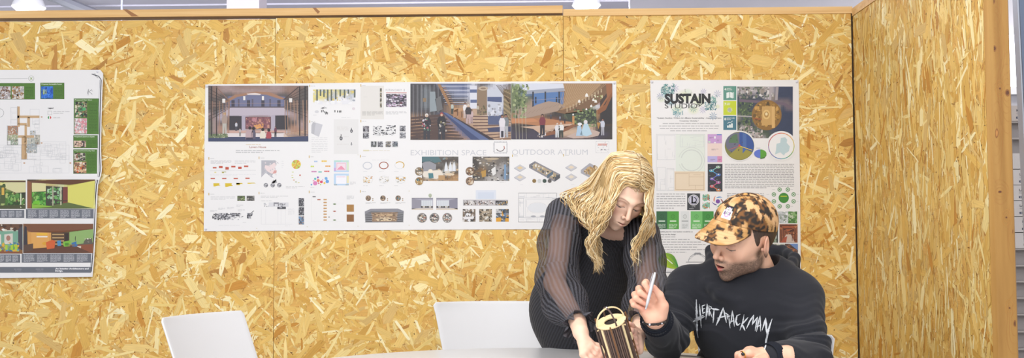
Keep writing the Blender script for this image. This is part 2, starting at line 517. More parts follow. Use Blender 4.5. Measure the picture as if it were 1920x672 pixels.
# bright window far behind
YW = 4.0
wn = empty('window_2', (0, 0, 0)); tag(wn, kind='structure')
a = W(1885, 66, YW); c = W(1945, 163, YW)
mb = MB(); mb.box(a.x, YW, c.z, c.x, YW+0.02, a.z); mb.build('pane', mat('daylight_pane', 'F4F6FF', emit='EEF0FF', estr=3.0), wn)
mb = MB()
for (x0, z0, x1, z1) in ((a.x-.06, c.z-.06, c.x+.06, c.z), (a.x-.06, a.z, c.x+.06, a.z+.06), (a.x-.06, c.z, a.x, a.z), (c.x, c.z, c.x+.06, a.z)):
    mb.box(x0, YW-0.02, z0, x1, YW+0.04, z1)
mb.build('frame', M_white, wn)
wl = MB(); wl.box(a.x-3, YW+0.05, 0, c.x+4, YW+0.15, 3.2); o = wl.build('wall_behind', mat('pale_wall', 'DAD8DE', rough=.8)); tag(o, kind='structure')
# ================================================================== TABLE
ZT = 0.74
M_top = mat('white_laminate', 'DADCDF', rough=0.32, spec=0.4)
M_edge = mat('pale_edge', 'D8D4CE', rough=0.5)
far = WZ(1000, 652.6, ZT)
TR = 0.86
TC = Vector((far.x, far.y-TR, 0))
table = empty('round_table', (TC.x, TC.y, 0))
tag(table, 'large round white meeting table the two people work at', 'table')
mb = MB(); T = Matrix.Translation((TC.x, TC.y, 0))
mb.lathe([(TR-0.006, ZT-0.025), (TR-0.001, ZT-0.021), (TR, ZT-0.018), (TR, ZT-0.004), (TR-0.0015, ZT-0.001), (TR-0.004, ZT), (0.001, ZT)], T, 160)
mb.build('tabletop', M_top, table, smooth=True, angle=40)
mb = MB(); mb.lathe([(0.05, 0.02), (0.045, 0.05), (0.04, 0.3), (0.04, ZT-0.04), (0.14, ZT-0.026)], T, 32); mb.build('pedestal', M_alu, table, smooth=True)
mb = MB(); mb.lathe([(0.34, 0.0), (0.34, 0.008), (0.30, 0.016), (0.05, 0.024)], T, 48); mb.build('base', M_alu, table, smooth=True)

# ================================================================== CHAIRS (white moulded shell, steel legs)
def make_chair(loc, rz, label, rec=12, W0=0.225, W1=0.20, H=0.86, curve=0.045):
    """local frame: sitter faces -Y, origin on the floor under the seat centre"""
    t = empty('moulded_chair', loc, rz)
    tag(t, label, 'chair', 'white moulded chairs round the table')
    M = Matrix.Translation(loc) @ Matrix.Rotation(rz, 4, 'Z')
    # side profile of shell: (y, z, halfwidth, dish)
    tn = math.tan(math.radians(rec))
    pr = [(-0.235, 0.425, 0.185, 0.0), (-0.225, 0.448, 0.20, 0.002), (-0.19, 0.455, 0.215, 0.008), (-0.08, 0.447, 0.222, 0.014), (0.06, 0.44, 0.222, 0.016),
          (0.14, 0.444, 0.214, 0.018), (0.185, 0.466, 0.204, 0.02), (0.208, 0.51, 0.196, 0.022)]
    z = 0.55; 
    while z < H-0.012:
        k = (z-0.55)/(H-0.55)
        pr.append((0.218+(z-0.55)*tn, z, W1*(1-k)+W0*k, 0.022+curve*k)); z += 0.04
    pr.append((0.218+(H-0.012-0.55)*tn, H-0.012, W0, 0.022+curve)); pr.append((0.218+(H-0.55)*tn, H, W0-0.010, 0.022+curve))
    n = 24; V = []
    for y, zz_, hw, dish in pr:
        back_ = zz_ > 0.48 and y > 0.15
        for i in range(n+1):
            u = -1+2*i/n
            x = u*hw
            if back_: V.append((x, y-dish*abs(u)**2.0*1.0+0.0, zz_))
            else: V.append((x, y, zz_+dish*abs(u)**2.2))
    F = []
    for r in range(len(pr)-1):
        for i in range(n):
            a = r*(n+1)+i
            F.append((a, a+1, a+n+2, a+n+1))
    mb = MB(); mb.add([M @ Vector(v) for v in V], F)
    o = mb.build('shell', M_shell, t, smooth=True)
    s = o.modifiers.new('thick', 'SOLIDIFY'); s.thickness = 0.007; s.offset = 0
    bv = o.modifiers.new('round', 'BEVEL'); bv.width = 0.0028; bv.segments = 2; bv.limit_method = 'ANGLE'; bv.angle_limit = math.radians(50)
    for sx in (-1, 1):
        for (y0, y1) in ((-0.14, -0.22), (0.12, 0.24)):
            mb = MB(); mb.tube([M @ Vector((sx*0.10, y0*0.6, 0.430)), M @ Vector((sx*0.165, y0, 0.425)), M @ Vector((sx*0.20, y1*0.97, 0.2)), M @ Vector((sx*0.225, y1, 0.006))], 0.0105, 12)
            mb.build('leg', M_chrome, t, smooth=True)
    mb = MB(); mb.box(-0.13, -0.12, 0.424, 0.13, 0.12, 0.436, M=M); mb.build('seat_plate', M_chrome, t)
    return t
M_shell = mat('white_polypropylene', 'D6D6D8', rough=0.42, spec=0.4)
M_chrome = mat('chrome_tube', 'D0D2D6', rough=0.18, metal=1.0)
make_chair((-0.16, -0.68, 0), math.radians(0), 'white moulded chair behind the table beside the standing woman', rec=14, W0=0.242, W1=0.175, H=0.872)
make_chair((-0.838, -1.03, 0), math.radians(62), 'white moulded chair standing alone by the wall under the long poster', rec=26, W0=0.185, W1=0.18, H=0.862, curve=0.008)
make_chair((0.66, -1.10, 0), math.radians(-22), 'white moulded chair the man in the cap is sitting on', rec=12, H=0.80)
# ================================================================== POSTERS
M_paper = mat('poster_paper', rough=0.38, vc=True, spec=0.35)
def ink(col):
    c = lin(col) if isinstance(col, str) else col
    return tuple(v*0.86+0.010 for v in c[:3])+(1,)
class Sheet:
    """flat printed paper on the back wall; drawing coordinates are laid on the wall plane y=Y"""
    def __init__(s, Y=-0.004, warp=None):
        s.mb = MB(); s.Y = Y; s.warp = warp; s.lev = 1; s.clip = None
    def P(s, x, y, lev):
        yy = s.Y-0.00012*lev
        if s.clip: x = min(max(x, s.clip[0]), s.clip[2]); y = min(max(y, s.clip[1]), s.clip[3])
        if s.warp: yy += s.warp(x, y)
        return W(x, y, yy)
    def poly(s, pts, col, lev=None):
        if lev is None: lev = s.lev
        s.mb.add([s.P(a, b, lev) for a, b in pts], [tuple(range(len(pts)))[::-1]], ink(col) if lev > 0 else lin(col))
    def rect(s, x0, y0, x1, y1, col, lev=None):
        if s.warp and (x1-x0 > 9 or y1-y0 > 9):      # follow the buckled paper
            gx = [x0]+[v for v in range(-180, 200, 8) if x0 < v < x1]+[x1]; gy = [y0]+[v for v in range(120, 530, 6) if y0 < v < y1]+[y1]
            for a, b in zip(gx, gx[1:]):
                for c, d in zip(gy, gy[1:]): s.poly([(a, c), (b, c), (b, d), (a, d)], col, lev)
            return
        s.poly([(x0, y0), (x1, y0), (x1, y1), (x0, y1)], col, lev)
    def frame(s, x0, y0, x1, y1, w, col, lev=None):
        s.rect(x0, y0, x1, y0+w, col, lev); s.rect(x0, y1-w, x1, y1, col, lev)
        s.rect(x0, y0+w, x0+w, y1-w, col, lev); s.rect(x1-w, y0+w, x1, y1-w, col, lev)
    def line(s, x0, y0, x1, y1, w, col, lev=None):
        d = math.hypot(x1-x0, y1-y0) or 1; nx, ny = -(y1-y0)/d*w/2, (x1-x0)/d*w/2
        s.poly([(x0+nx, y0+ny), (x1+nx, y1+ny), (x1-nx, y1-ny), (x0-nx, y0-ny)], col, lev)
    def path(s, pts, w, col, lev=None):
        for (a, b), (c, d) in zip(pts, pts[1:]): s.line(a, b, c, d, w, col, lev)
    def ell(s, cx, cy, rx, ry, col, lev=None, n=24, a0=0, a1=2*PI, rot=0):
        full = abs(a1-a0-2*PI) < 1e-6
        P = [] if full else [(cx, cy)]
        for k in range(n if full else n+1):
            a = a0+(a1-a0)*k/n; x, y = rx*math.cos(a), ry*math.sin(a)
            P.append((cx+x*math.cos(rot)-y*math.sin(rot), cy+x*math.sin(rot)+y*math.cos(rot)))
        s.poly(P, col, lev)
    def ring(s, cx, cy, r, w, col, lev=None, n=32, a0=0, a1=2*PI, ry=None):
        k0 = (ry or r)/r
        if lev is None: lev = s.lev
        P = []
        for k in range(n+1):
            a = a0+(a1-a0)*k/n
            P.append((cx+(r+w/2)*math.cos(a), cy+(r+w/2)*math.sin(a)*k0)); P.append((cx+(r-w/2)*math.cos(a), cy+(r-w/2)*math.sin(a)*k0))
        cols = [ink(col(k/n)) if callable(col) else ink(col) for k in range(n)]
        s.mb.add([s.P(a, b, lev) for a, b in P], [(2*k, 2*k+1, 2*k+3, 2*k+2) for k in range(n)], cols)
    def text(s, t, x, y, h, col, lev=None, width=None, bold=0.0, rot=0.0, sx=1.0, align='l'):
        """baseline left at x,y; h = height of a capital"""
        if lev is None: lev = s.lev
        V, F, x0, x1, y0, y1 = text_mesh(t, bold)
        k = h/0.73; kx = k*sx
        if width is not None: kx = width/(x1-x0)
        if align == 'c': x = x-(x1-x0)*kx/2
        c, sn = math.cos(rot), math.sin(rot)
        P = []
        for u, v in V:
            a, b = (u-x0)*kx, -v*k
            P.append(s.P(x+a*c-b*sn, y+a*sn+b*c, lev))
        s.mb.add(P, F, ink(col))
    def words(s, x0, y0, x1, y1, n, col='A8A8AA', lev=None, w=None, last=0.6, seed=1, justify=True, gap=(1.0, 1.6), wl=(3, 11), center=False):
        R = random.Random(seed+int(x0*13+y0*7))
        st = (y1-y0)/n; w = w or st*0.42
        for i in range(n):
            yy = y0+st*(i+.5); xe = x1 if (justify and i < n-1) else x0+(x1-x0)*(R.uniform(.75, 1) if i < n-1 else last)
            off = (x1-xe)/2 if center else 0
            x = x0+off; xe += off
            while x < xe-1:
                L = min(R.uniform(*wl), xe-x)
                s.rect(x, yy-w/2, x+L, yy+w/2, col, lev); x += L+R.uniform(*gap)
    def smooth(s, x0, y0, x1, y1, rows, pal, lev=None, jit=0.0, seed=3, sub=3):
        """soft picture ground: colour grid, blended between the grid points"""
        if lev is None: lev = s.lev
        R = random.Random(seed)
        ny, nx = len(rows), len(rows[0])
        G = [[lin(pal[ch]) for ch in r] for r in rows]
        NX, NY = (nx-1)*sub, (ny-1)*sub
        def at(u, v):
            u = min(max(u, 0), nx-1.0001); v = min(max(v, 0), ny-1.0001)
            i, j = int(u), int(v); a, b = u-i, v-j
            return tuple((G[j][i][k]*(1-a)+G[j][i+1][k]*a)*(1-b)+(G[j+1][i][k]*(1-a)+G[j+1][i+1][k]*a)*b for k in range(3))
        for j in range(NY):
            for i in range(NX):
                c = at((i+.5)/sub, (j+.5)/sub)
                g = 1+R.uniform(-jit, jit)
                c = tuple(min(1, q*g) for q in c)
                X0, X1 = x0+(x1-x0)*i/NX, x0+(x1-x0)*(i+1)/NX
                Y0, Y1 = y0+(y1-y0)*j/NY, y0+(y1-y0)*(j+1)/NY
                s.rect(X0, Y0, X1, Y1, c, lev)
    def flecks(s, x0, y0, x1, y1, n, cols, sz=(1, 3), lev=None, seed=1, inside=None, asp=(0.4, 1.6)):
        R = random.Random(seed)
        for i in range(n):
            a, b = R.uniform(x0, x1), R.uniform(y0, y1)
            if inside and not inside(a, b): continue
            w = R.uniform(*sz); h = w*R.uniform(*asp); t = R.uniform(0, PI)
            P = []
            for k in range(5):
                q = t+2*PI*k/5+R.uniform(-.3, .3)
                P.append((min(max(a+w*math.cos(q)/2, x0), x1), min(max(b+h*math.sin(q)/2, y0), y1)))
            s.poly(P, R.choice(cols), (lev if lev is not None else s.lev)+R.random()*0.7)
    def person(s, x, y0, y1, top, bottom, skin='A07060', hair='2A2220', lev=None, w=None, wide=1.0):
        h = y1-y0; w = (w or h*0.26)*wide; lev = lev if lev is not None else s.lev
        s.ell(x, y0+h*.07, h*.065, h*.075, hair, lev+.5, 10)
        s.ell(x, y0+h*.095, h*.045, h*.05, skin, lev+.7, 8)
        s.poly([(x-w*.3, y0+h*.15), (x+w*.3, y0+h*.15), (x+w*.5, y0+h*.3), (x+w*.42, y0+h*.52), (x-w*.42, y0+h*.52), (x-w*.5, y0+h*.3)], top, lev+.6)
        s.poly([(x-w*.36, y0+h*.5), (x+w*.36, y0+h*.5), (x+w*.36, y1), (x+w*.08, y1), (x, y0+h*.62), (x-w*.08, y1), (x-w*.36, y1)], bottom, lev+.5)
    def build(s, name, parent, mat_=None):
        return s.mb.build(name, mat_ or M_paper, parent)
def paper_back(parent, pts, Y, name='sheet', col='DFDEDE', warp=None, th=0.0006):
    s = Sheet(Y, warp); s.poly(pts, col, 0)
    m = s.mb; n = len(pts)
    P = [s.P(a, b, 0)+Vector((0, th, 0)) for a, b in pts]; m.add(P, [tuple(range(n))], lin(col))
    for i in range(n):
        j = (i+1) % n
        m.add([s.P(*pts[i], 0), s.P(*pts[j], 0), s.P(*pts[j], 0)+Vector((0, th, 0)), s.P(*pts[i], 0)+Vector((0, th, 0))], [(0, 1, 2, 3)], lin(col))
    return s
def pin(parent, px, py, Y, name='pin'):
    mb = MB(); c = W(px, py, Y)
    mb.lathe([(0.0045, 0.0), (0.005, 0.001), (0.0045, 0.0022), (0.002, 0.003)], Matrix.Translation(c) @ Matrix.Rotation(PI/2, 4, 'X'), 14, lin('D2D2DA'))
    mb.build(name, M_paper, parent, smooth=True)
YP = -0.004
# ------------------------------------------------------------------ long poster
p1 = empty('poster', W(770, 434, YP)); tag(p1, 'long white landscape design poster of building renderings and diagrams behind the woman', 'poster')
sh = paper_back(p1, [(385, 158.5), (770, 154), (1155.5, 152), (1156.5, 291), (1157, 429.5), (770, 431.5), (382, 434), (383, 296)], YP)
s = sh
GR, LG, MG = 'B4B4B6', 'C8C8CA', '9A9A9C'
def tick(x, y): s.rect(x, y, x+1.4, y+4.6, 'C8A850'); s.words(x+3, y+1.6, x+16, y+3.6, 1, LG, w=1.0)
for x, y in ((580, 159), (676, 158), (580, 226), (676, 225), (391, 295), (485, 294), (579, 292), (675, 291), (391, 362), (485, 360), (579, 358), (675, 357), (960, 290), (1056, 289)): tick(x, y)
# caption under first picture
s.words(461, 270, 507, 272.5, 1, 'D8C8A8', w=1.0); s.text('Lovers House', 468, 278, 4.4, 'A86A5A', bold=0.01, width=31)
s.words(442, 281, 526, 287.5, 2, 'BEBEC0', w=1.6)
# big faint titles
s.text('EXHIBITION SPACE', 770, 291.5, 10.5, 'C9CAD0', width=142)
s.text('OUTDOOR ATRIUM', 960, 290.5, 10.5, 'C9CAD0', width=142)
s.words(770, 291, 775, 291, 1)
# key plans beside the titles
s.frame(926, 267, 951, 287, .5, 'C4C4C8'); 
for i in range(9): s.rect(927+i*2.7, 265.5, 928.6+i*2.7, 267.5, 'B0B0B6'); s.rect(927+i*2.7, 286, 928.6+i*2.7, 288, 'B0B0B6')
for i in range(7): s.rect(925, 268+i*2.6, 927.5, 269.4+i*2.6, 'B0B0B6'); s.rect(949.5, 268+i*2.6, 951.5, 269.4+i*2.6, 'B0B0B6')
s.ring(938, 276, 8, 1.3, '5A4A4E', a0=.3, a1=2.6, n=14); s.line(944.8, 274, 946, 279, 1.4, 'B06050')
s.frame(1117, 265, 1142, 287, .5, 'C8C8CC'); s.rect(1121, 269.5, 1138, 273.5, 'D8A8A0'); s.ell(1128, 281, 2, 1, '8A8A90'); s.ell(1134, 281, 2, .8, '8A8A90')
s.flecks(1118, 266, 1141, 286, 26, ['C4C4C8', 'B8B8C0'], (.8, 2), 1.5)
# panel A: timeline
s.words(395, 301, 434, 307.5, 4, LG, w=.8); s.words(440, 301, 479, 307.5, 3, LG, w=.8)
for x, y, w_, h_ in ((399, 313.6, 7, 2.6), (410.5, 311.6, 7, 4), (422.5, 313.4, 6.5, 5), (433.5, 311.2, 8, 3), (446.5, 313, 6.5, 4), (457.5, 310.6, 8, 3), (395, 334, 8, 2), (416.5, 334, 8, 2), (438, 334, 8, 2), (460, 333.6, 8, 2)):
    s.rect(x, y, x+w_, y+h_, 'BE5038')
s.line(394, 320.4, 480, 319.6, .5, LG); s.rect(402, 322.5, 405.5, 324.5, 'E0D890'); s.rect(416, 322.3, 424, 323.4, 'A0A040'); s.rect(416, 322.3, 420, 324.8, 'B0AA50')
for x, y, w_, h_ in ((400, 344, 11.5, 6), (422, 344, 13, 7), (443, 343.4, 12, 2.6), (464, 343, 14, 2)):
    s.poly([(x, y), (x+w_, y), (x+w_-1, y+h_*.4), (x+w_+2, y+h_*.7), (x+w_*.6, y+h_*.8), (x+w_*.3, y+h_), (x+.3, y+h_)], 'D8BC2C')
s.rect(443, 343.4, 450, 347.6, 'D8BC2C')
s.words(394, 326, 480, 331, 2, 'DCDCDE', w=.6)
# panel B: map, wheel
s.poly([(490, 301), (516, 301), (523, 307), (519, 306), (515, 312), (517, 318), (510, 330), (513, 334), (509, 333), (498, 324), (490, 333)], 'B4B4BC')
s.poly([(497, 310), (503, 311), (509, 309), (514, 305), (519, 309), (515, 316), (519, 322), (516, 326), (509, 326), (502, 322), (496, 316)], 'EAD8D8', 2)
s.poly([(514, 320), (519, 320), (518, 325), (511, 326)], 'D8A09A', 3); s.flecks(492, 303, 520, 330, 20, ['E8E4E6', 'C4C4CA', 'D8D0D2'], (1.5, 4), 2.2)
for x in (498.5, 511.3, 523.6):
    s.ell(x, 347.6, 4.1, 4.1, '8A8A90'); s.flecks(x-3, 344.6, x+3, 350.6, 12, ['3E3E44', 'C8C8CC', '5A5A60', 'A0A0A6'], (1.5, 3), 2)
s.poly([(516, 344), (513, 337), (509, 343), (518, 341), (518, 336), (519.5, 343)], 'A8A8AC')
wc = ['D8D050', 'B8D060', 'E8C850', 'D87848', 'E09050', 'C8D870', 'D8C048', 'E8B848', 'B8C858', 'E0D860', 'A8C868', 'D89850']
for k in range(24): s.ell(555.5, 308.6, 8.6, 8.6, wc[(k*5) % 12], 1, 3, k*2*PI/24, (k+1)*2*PI/24)
s.flecks(549, 302, 562, 315, 24, wc+['C86848', 'E4E090'], (1, 2.6), 2, inside=lambda a, b: math.hypot(a-555.5, b-308.6) < 7)
s.ell(562.5, 328.8, 1.5, 1.5, 'C05840')
for x, y, c in ((549, 323, 'C8D070'), (548, 329, 'D8D080'), (548.4, 333.5, 'B8C860'), (551, 338, 'D09050'), (555, 341.5, '8AA050'), (560, 343, 'D0C850')): s.rect(x-1.6, y-.6, x+1.6, y+.6, c)
s.words(536, 349, 571, 354, 2, GR, w=.7)
s.words(528, 301, 532, 316, 4, 'DADADC', w=.8)
# panel C: bubbles and plans
for x, y, n_, c in ((589, 301.8, 2, 'A8C0E0'), (603, 301.2, 3, 'E8C030'), (582.5, 311, 2, 'C8D850'), (610, 310.6, 3, 'E0A040'), (584, 320.8, 3, 'C880B0'), (597, 321.4, 2, '70C0B8'), (608, 320.4, 3, 'D86060')):
    for k in range(n_): s.rect(x+k*3.3, y, x+k*3.3+2.9, y+2.6, c)
for x, y, r, c in ((596, 333, 1.9, '9060C0'), (591, 335.7, 2.2, '60C0C0'), (596.6, 339, 2.9, 'E08060'), (588, 339, 1.6, 'E8A0C0'), (591, 344, 4, 'D880B8'), (602.6, 341.4, 2.7, 'D84868'), (597.6, 344, 1.6, 'D86888'), (611.4, 335, 2.8, '70A8E0'), (613.6, 340.6, 3.3, '68A0E0'), (608.4, 343.6, 2, 'F0C850'), (601, 346.4, 1.4, 'B8D880'), (584, 346.6, 1.6, '70A8D8'), (605, 337.6, 1.2, 'C8A0E0')):
    s.ell(x, y, r, r, c, 1+.1*r, 14)
s.words(582, 351, 594, 352.5, 1, LG, w=.8)
for y0, mid in ((301, 'EEDCE4'), (326, 'F0F0F6')):
    s.rect(626, y0, 654, y0+22, 'BCD4EC'); s.rect(630, y0+3.5, 649.5, y0+19, mid, 2)
    s.frame(631.5, y0+5, 648, y0+17.5, .6, 'E0A0B8', 2.5) if y0 < 310 else s.line(631, y0+6, 648, y0+6, .8, 'E0A0B8', 2.5)
s.rect(627, 301, 640, 304, 'B8DCD0', 2); s.rect(642, 301, 653, 304, 'C0E0D4', 2); s.rect(650, 304, 654, 320, 'D4E4C8', 2); s.rect(626, 315, 630, 321, 'C8A8D8', 2)
s.poly([(632, 318), (636, 314), (640, 311), (643, 314), (647, 318)], 'E898B0', 3); s.rect(650, 330, 654, 344, 'E8E0B8', 2); s.rect(626, 345.5, 632, 348, 'A8B8C0', 2); s.rect(648, 345.5, 654, 348, 'A8B8C0', 2)
s.words(656, 341, 667, 347, 4, LG, w=.6)
# panel D: ring gallery
for x, y, c1, c2 in ((689, 311, 'B8BCC8', 'D0D4DC'), (719.5, 310.5, '9A4A30', 'C0704A'), (749.5, 310, 'D0A030', 'E8C848'), (690, 337, 'C89040', 'E0C890'), (720, 337.4, '9A9488', 'C8BCA8'), (751, 337.4, '9A7430', 'D8A838')):
    s.ring(x, y, 9, .5, 'C8CCD2', ry=7)
    a0, a1 = (0, 2*PI) if x < 700 or 715 < x < 725 and y < 320 else (-2.6, .8)
    if y < 320: s.ring(x, y, 8, 1.6 if c1 != 'B8BCC8' else .7, c1, 2, a0=a0, a1=a1, ry=6.4); s.ring(x, y, 7.6, .6, c2, 2.5, a0=a0, a1=a1, ry=5.8)
    else: s.flecks(x-9, y-6, x+9, y+6, 26, [c1, c2, 'E8E4DC', 'B8B4AC', c2], (2, 5), 2, seed=int(x), asp=(.3, .7))
s.words(698, 299.5, 752, 301, 1, 'D4D4D6', w=.7)
for x in (681, 711, 739):
    s.words(x, 321.4, x+14, 322.6, 1, 'D0D0D2', w=.7); s.words(x, 348, x+14, 349.2, 1, 'D0D0D2', w=.7)
# panel E bottom-left: exploded axonometric
s.words(395, 368.5, 441, 375.5, 3, LG, w=.8)
for x0, x1, c in ((445, 459.5, '5E7040'), (462.5, 477, '5A5854')):
    s.rect(x0, 367.5, x1, 377, c); s.flecks(x0, 367.5, x1, 377, 26, ['8AA060', '3A4A2C', 'A8B088', '6A6A60', '4A4644'] if x0 < 450 else ['8A8680', '3A3A3A', '6A6A6A', 'A8A49C'], (2, 5), 2, asp=(.3, .7))
G4 = ['4E4E54', '76767C', '9A9AA0', '3A3A40', 'B4B4BA']
s.flecks(399, 400, 456, 408, 110, G4, (2, 5), 1.5, seed=5, asp=(.4, .9)); s.flecks(398, 403, 425, 412, 34, G4, (2, 4.5), 1.5, seed=6)
s.flecks(408, 407, 432, 413, 26, G4, (2, 4.5), 1.5, seed=8); s.flecks(434, 407, 448, 413, 12, ['B0B0B4', 'C0C0C4'], (2, 4), 1.5, seed=9)
s.flecks(463, 400, 474, 410, 20, G4, (2, 5), 1.5, seed=11); s.line(464, 406, 476, 395.5, 1.2, '5A5A60', 2)
for x, y in ((394, 394), (409, 390), (426, 388.5), (443, 384), (446, 393)): s.words(x, y, x+13, y+4, 3, 'D4D4D6', w=.8)
s.words(410, 422, 478, 424, 1, 'D8D8DA', w=.6); s.words(455, 417, 466, 418.3, 1, LG, w=.6)
# panel F
s.words(489, 367, 541, 371.5, 2, LG, w=.9)
s.flecks(489, 381, 504, 388, 22, ['6A6A70', '8A8A90', 'A8A8AE', 'C4C4C8'], (2, 4), 1.5, seed=21, inside=lambda a, b: b > 388-(1-abs(a-497)/8)*7)
s.rect(504, 380, 541, 388, 'DADADE'); s.rect(513, 380, 523, 387, '8E8E94', 2); s.rect(515, 383, 521, 388, 'DCDCE0', 2.5); s.flecks(521, 381, 535, 390, 18, ['8A8A90', 'A8A8AE', 'C8C8CC'], (2, 4), 2, seed=22)
s.rect(520, 388, 536, 392.5, '4E4E54', 3); s.rect(524, 388, 529, 391, '9A9AA0', 4)
s.words(490, 376, 522, 378, 1, LG, w=.7)
for x in (490, 498, 521, 527, 535): s.line(x, 393, x, 421, .4, 'D4D4D8')
s.line(490, 421, 548, 421, .4, 'D0D0D4'); s.words(540, 391, 552, 404, 7, 'D8D8DA', w=.6); s.words(534, 423, 550, 425, 1, 'D4D4D6', w=.6)
s.line(559, 372, 559, 420, .4, 'DCDCE0')
for y0, y1, cs in ((372, 387.5, G4), (389, 404.5, G4+['C8C8CC']), (406, 421.5, ['6A88A8', '88A8C8', 'A88868', '5A5A64', 'C89868', '48586A'])):
    s.rect(560, y0, 570, y1, cs[0]); s.flecks(560, y0, 570, y1, 40, cs, (1.5, 3.5), 2, seed=int(y0))
# panel G flow chart
s.rect(586, 368.4, 592, 370, '4A4A4A'); s.rect(595, 373.7, 601, 375.8, 'B05840')
for k in range(8): s.rect(606.5, 373.5+k*5.48, 612.7, 375.9+k*5.48, 'C89A60'); s.line(609, 376+k*5.48, 609, 379+k*5.48, .3, LG)
for y, c in ((382, '5A7A40'), (395.5, 'B05840'), (412, '5A7A40')): s.poly([(624, y+1), (626, y), (628.5, y), (630.5, y+1), (628.5, y+2.2), (626, y+2.2)], c)
s.ell(617, 407.5, 1.6, 1.1, '9A9A9A')
s.line(584, 369, 584, 416, .3, 'D4D4D6'); s.line(584, 416, 645, 416, .3, 'DCDCDE'); s.line(630, 383, 645, 383, .3, 'DCDCDE')
s.words(650, 367, 663.5, 374.5, 5, LG, w=.7)
for y0, c, c2 in ((384, 'A87A40', 'BC9050'), (402.6, '8A5C34', '9E7044')):
    s.rect(650, y0, 663.6, y0+13.5, c)
    for k in range(1, 5): s.line(650+k*2.7, y0, 650+k*2.7, y0+13.5, .35, c2, 2); s.line(650, y0+k*2.7, 663.6, y0+k*2.7, .35, c2, 2)
# panel H material dots and pavilion section
for x in (690.5, 718, 746.5):
    s.ell(x, 372, 5.2, 5.2, '8A7460'); s.flecks(x-4, 368, x+4, 376, 22, ['6A5A4C', 'A89078', '4A423C', 'C0A88C', '5A7880' if x > 740 else '9A8468'], (1.5, 3.5), 2, seed=int(x), inside=lambda a, b, x=x: math.hypot(a-x, b-372) < 4)
    s.ell(x+8.5, 373.2, 1.1, 1.1, '9A8A70'); s.ell(x+8.5, 376.4, 1, 1, 'B89878'); s.words(x-5, 379.6, x+14, 383, 2, 'C8C8CA', w=.9)
s.poly([(684, 397), (695, 392), (746, 391.5), (757, 396), (756, 416.5), (685, 417)], '707074')
s.poly([(684, 397), (695, 392), (746, 391.5), (757, 396), (756, 399), (696, 396.5), (685, 401)], '8A8A92', 2)
s.poly([(696, 399), (746, 398), (744, 415.5), (698, 416)], '9A8068', 2); s.poly([(703, 402), (738, 401.5), (736, 405), (705, 405)], 'C8AC88', 3)
s.poly([(704, 410), (720, 407), (736, 410), (733, 415), (708, 415)], 'D8C4A4', 3); s.flecks(697, 399, 745, 415, 90, ['7A6450', 'B8987A', '54483E', 'C8B090', '8A7460'], (2, 6), 3.5, seed=33, asp=(.2, .5))
for y in (401, 405, 409, 413): s.line(685, y+.5, 699, y+1.5, .7, 'A8A8AE', 3); s.line(742, y+1, 756, y, .7, 'A8A8AE', 3); s.line(686, y+2, 698, y+3, .6, '4A4A4E', 3); s.line(743, y+3, 755, y+2, .6, '4A4A4E', 3)
s.line(684, 417.6, 757, 417, .6, '9A9AA0', 3)
# upper small panels
x0, y0 = 587, 168

s.smooth(587, 168, 667, 192, ['yygyygsss', 'yyyysygss', 'yyysswwsw', 'ywwwwwwww'], {'y': 'E0D48C', 'g': 'B8BC90', 's': 'BCC0C8', 'w': 'EAEAEC'}, 2, .05)
s.flecks(587, 169, 667, 190, 70, ['E4D070', 'DCC878', 'A8AEB8', 'C8CCD4', 'E8E8EA', 'C4C49A'], (2, 5), 3, seed=41)
for x, h_ in ((593, 22), (599.5, 12), (606, 14), (613, 21), (620, 27), (628, 18.5), (636.5, 13), (644.5, 16), (651.5, 8), (663.5, 15)): s.rect(x, 168, x+2.9, 168+h_, '5E665E', 5)
s.flecks(590, 189, 660, 196, 26, ['F0F0F2', 'E6E6EA'], (4, 9), 5)
s.flecks(600, 200.5, 613, 204.5, 12, ['2A2A2C', '4A4A4C'], (2, 4.5), 2, seed=42, asp=(.2, .5))
for x, y in ((603, 209), (606, 208.6), (609, 210.6), (612, 211.6), (614, 213), (611, 213), (628, 209), (633, 209.4), (636.6, 209.6), (639, 209.4)): s.person(x, y-2.6, y+2, '2E2E30', '3A3A3C', '4A4A4C', lev=2, w=2)
s.ell(594, 209.6, 4, 2.6, 'D4D4D8'); s.ell(663, 204, 3, 2.6, 'DCD4D8'); s.words(587, 215, 598, 217, 1, LG, w=.7); s.words(640, 220, 668, 221.5, 1, LG, w=.6)
s.rect(676, 161, 720, 224, 'E2DFDA', .5)
for i in range(4):
    s.rect(712.4, 165.5+i*9.4, 715.8, 173.5+i*9.4, '6A6458'); s.flecks(712.4, 165.5+i*9.4, 715.8, 173.5+i*9.4, 10, ['2A2A28', 'A8986A', 'C8C0A8', '4A4438'], (1, 2.4), 2, seed=i)
s.words(681, 181, 696, 183, 1, 'D4D2CE', w=.7); s.words(679, 208.5, 718, 217, 4, 'B8B6B2', w=1.0); 
s.text('FUTAN DAILY', 723.5, 171, 4, 'A8A8AC', width=30); s.rect(723.5, 173.7, 762.5, 175, 'B8503A'); s.rect(757, 167, 759, 171.5, 'C8C8CA')
s.rect(723.8, 176.3, 762.2, 200.8, '55505A'); s.flecks(723.8, 176.3, 762.2, 200.8, 170, ['D8D4DC', '2E2E36', 'A890B8', '8A8490', 'B8B0BC', '6A3A44', 'C8A8C8', '4A4A54', 'ECE8F0'], (2, 6), 2, seed=44, asp=(.25, .6))
s.words(723.5, 208.5, 762.5, 215, 3, 'BEBEC0', w=.9)
s.poly([(587, 229), (605, 234), (598, 257), (583.6, 250), (584, 235)], 'B8B8BE'); s.poly([(592, 231), (605, 234), (598, 257), (589, 252)], 'C8C8CE', 2)
s.words(584, 257, 614, 287, 9, 'D0D0D2', w=.9); s.rect(626, 224, 672, 289, 'E4E3E2', .5)
for y in (238, 256, 270, 240, 243): s.words(632, y, 668, y+1.5, 1, 'D4D0CE', w=.7)
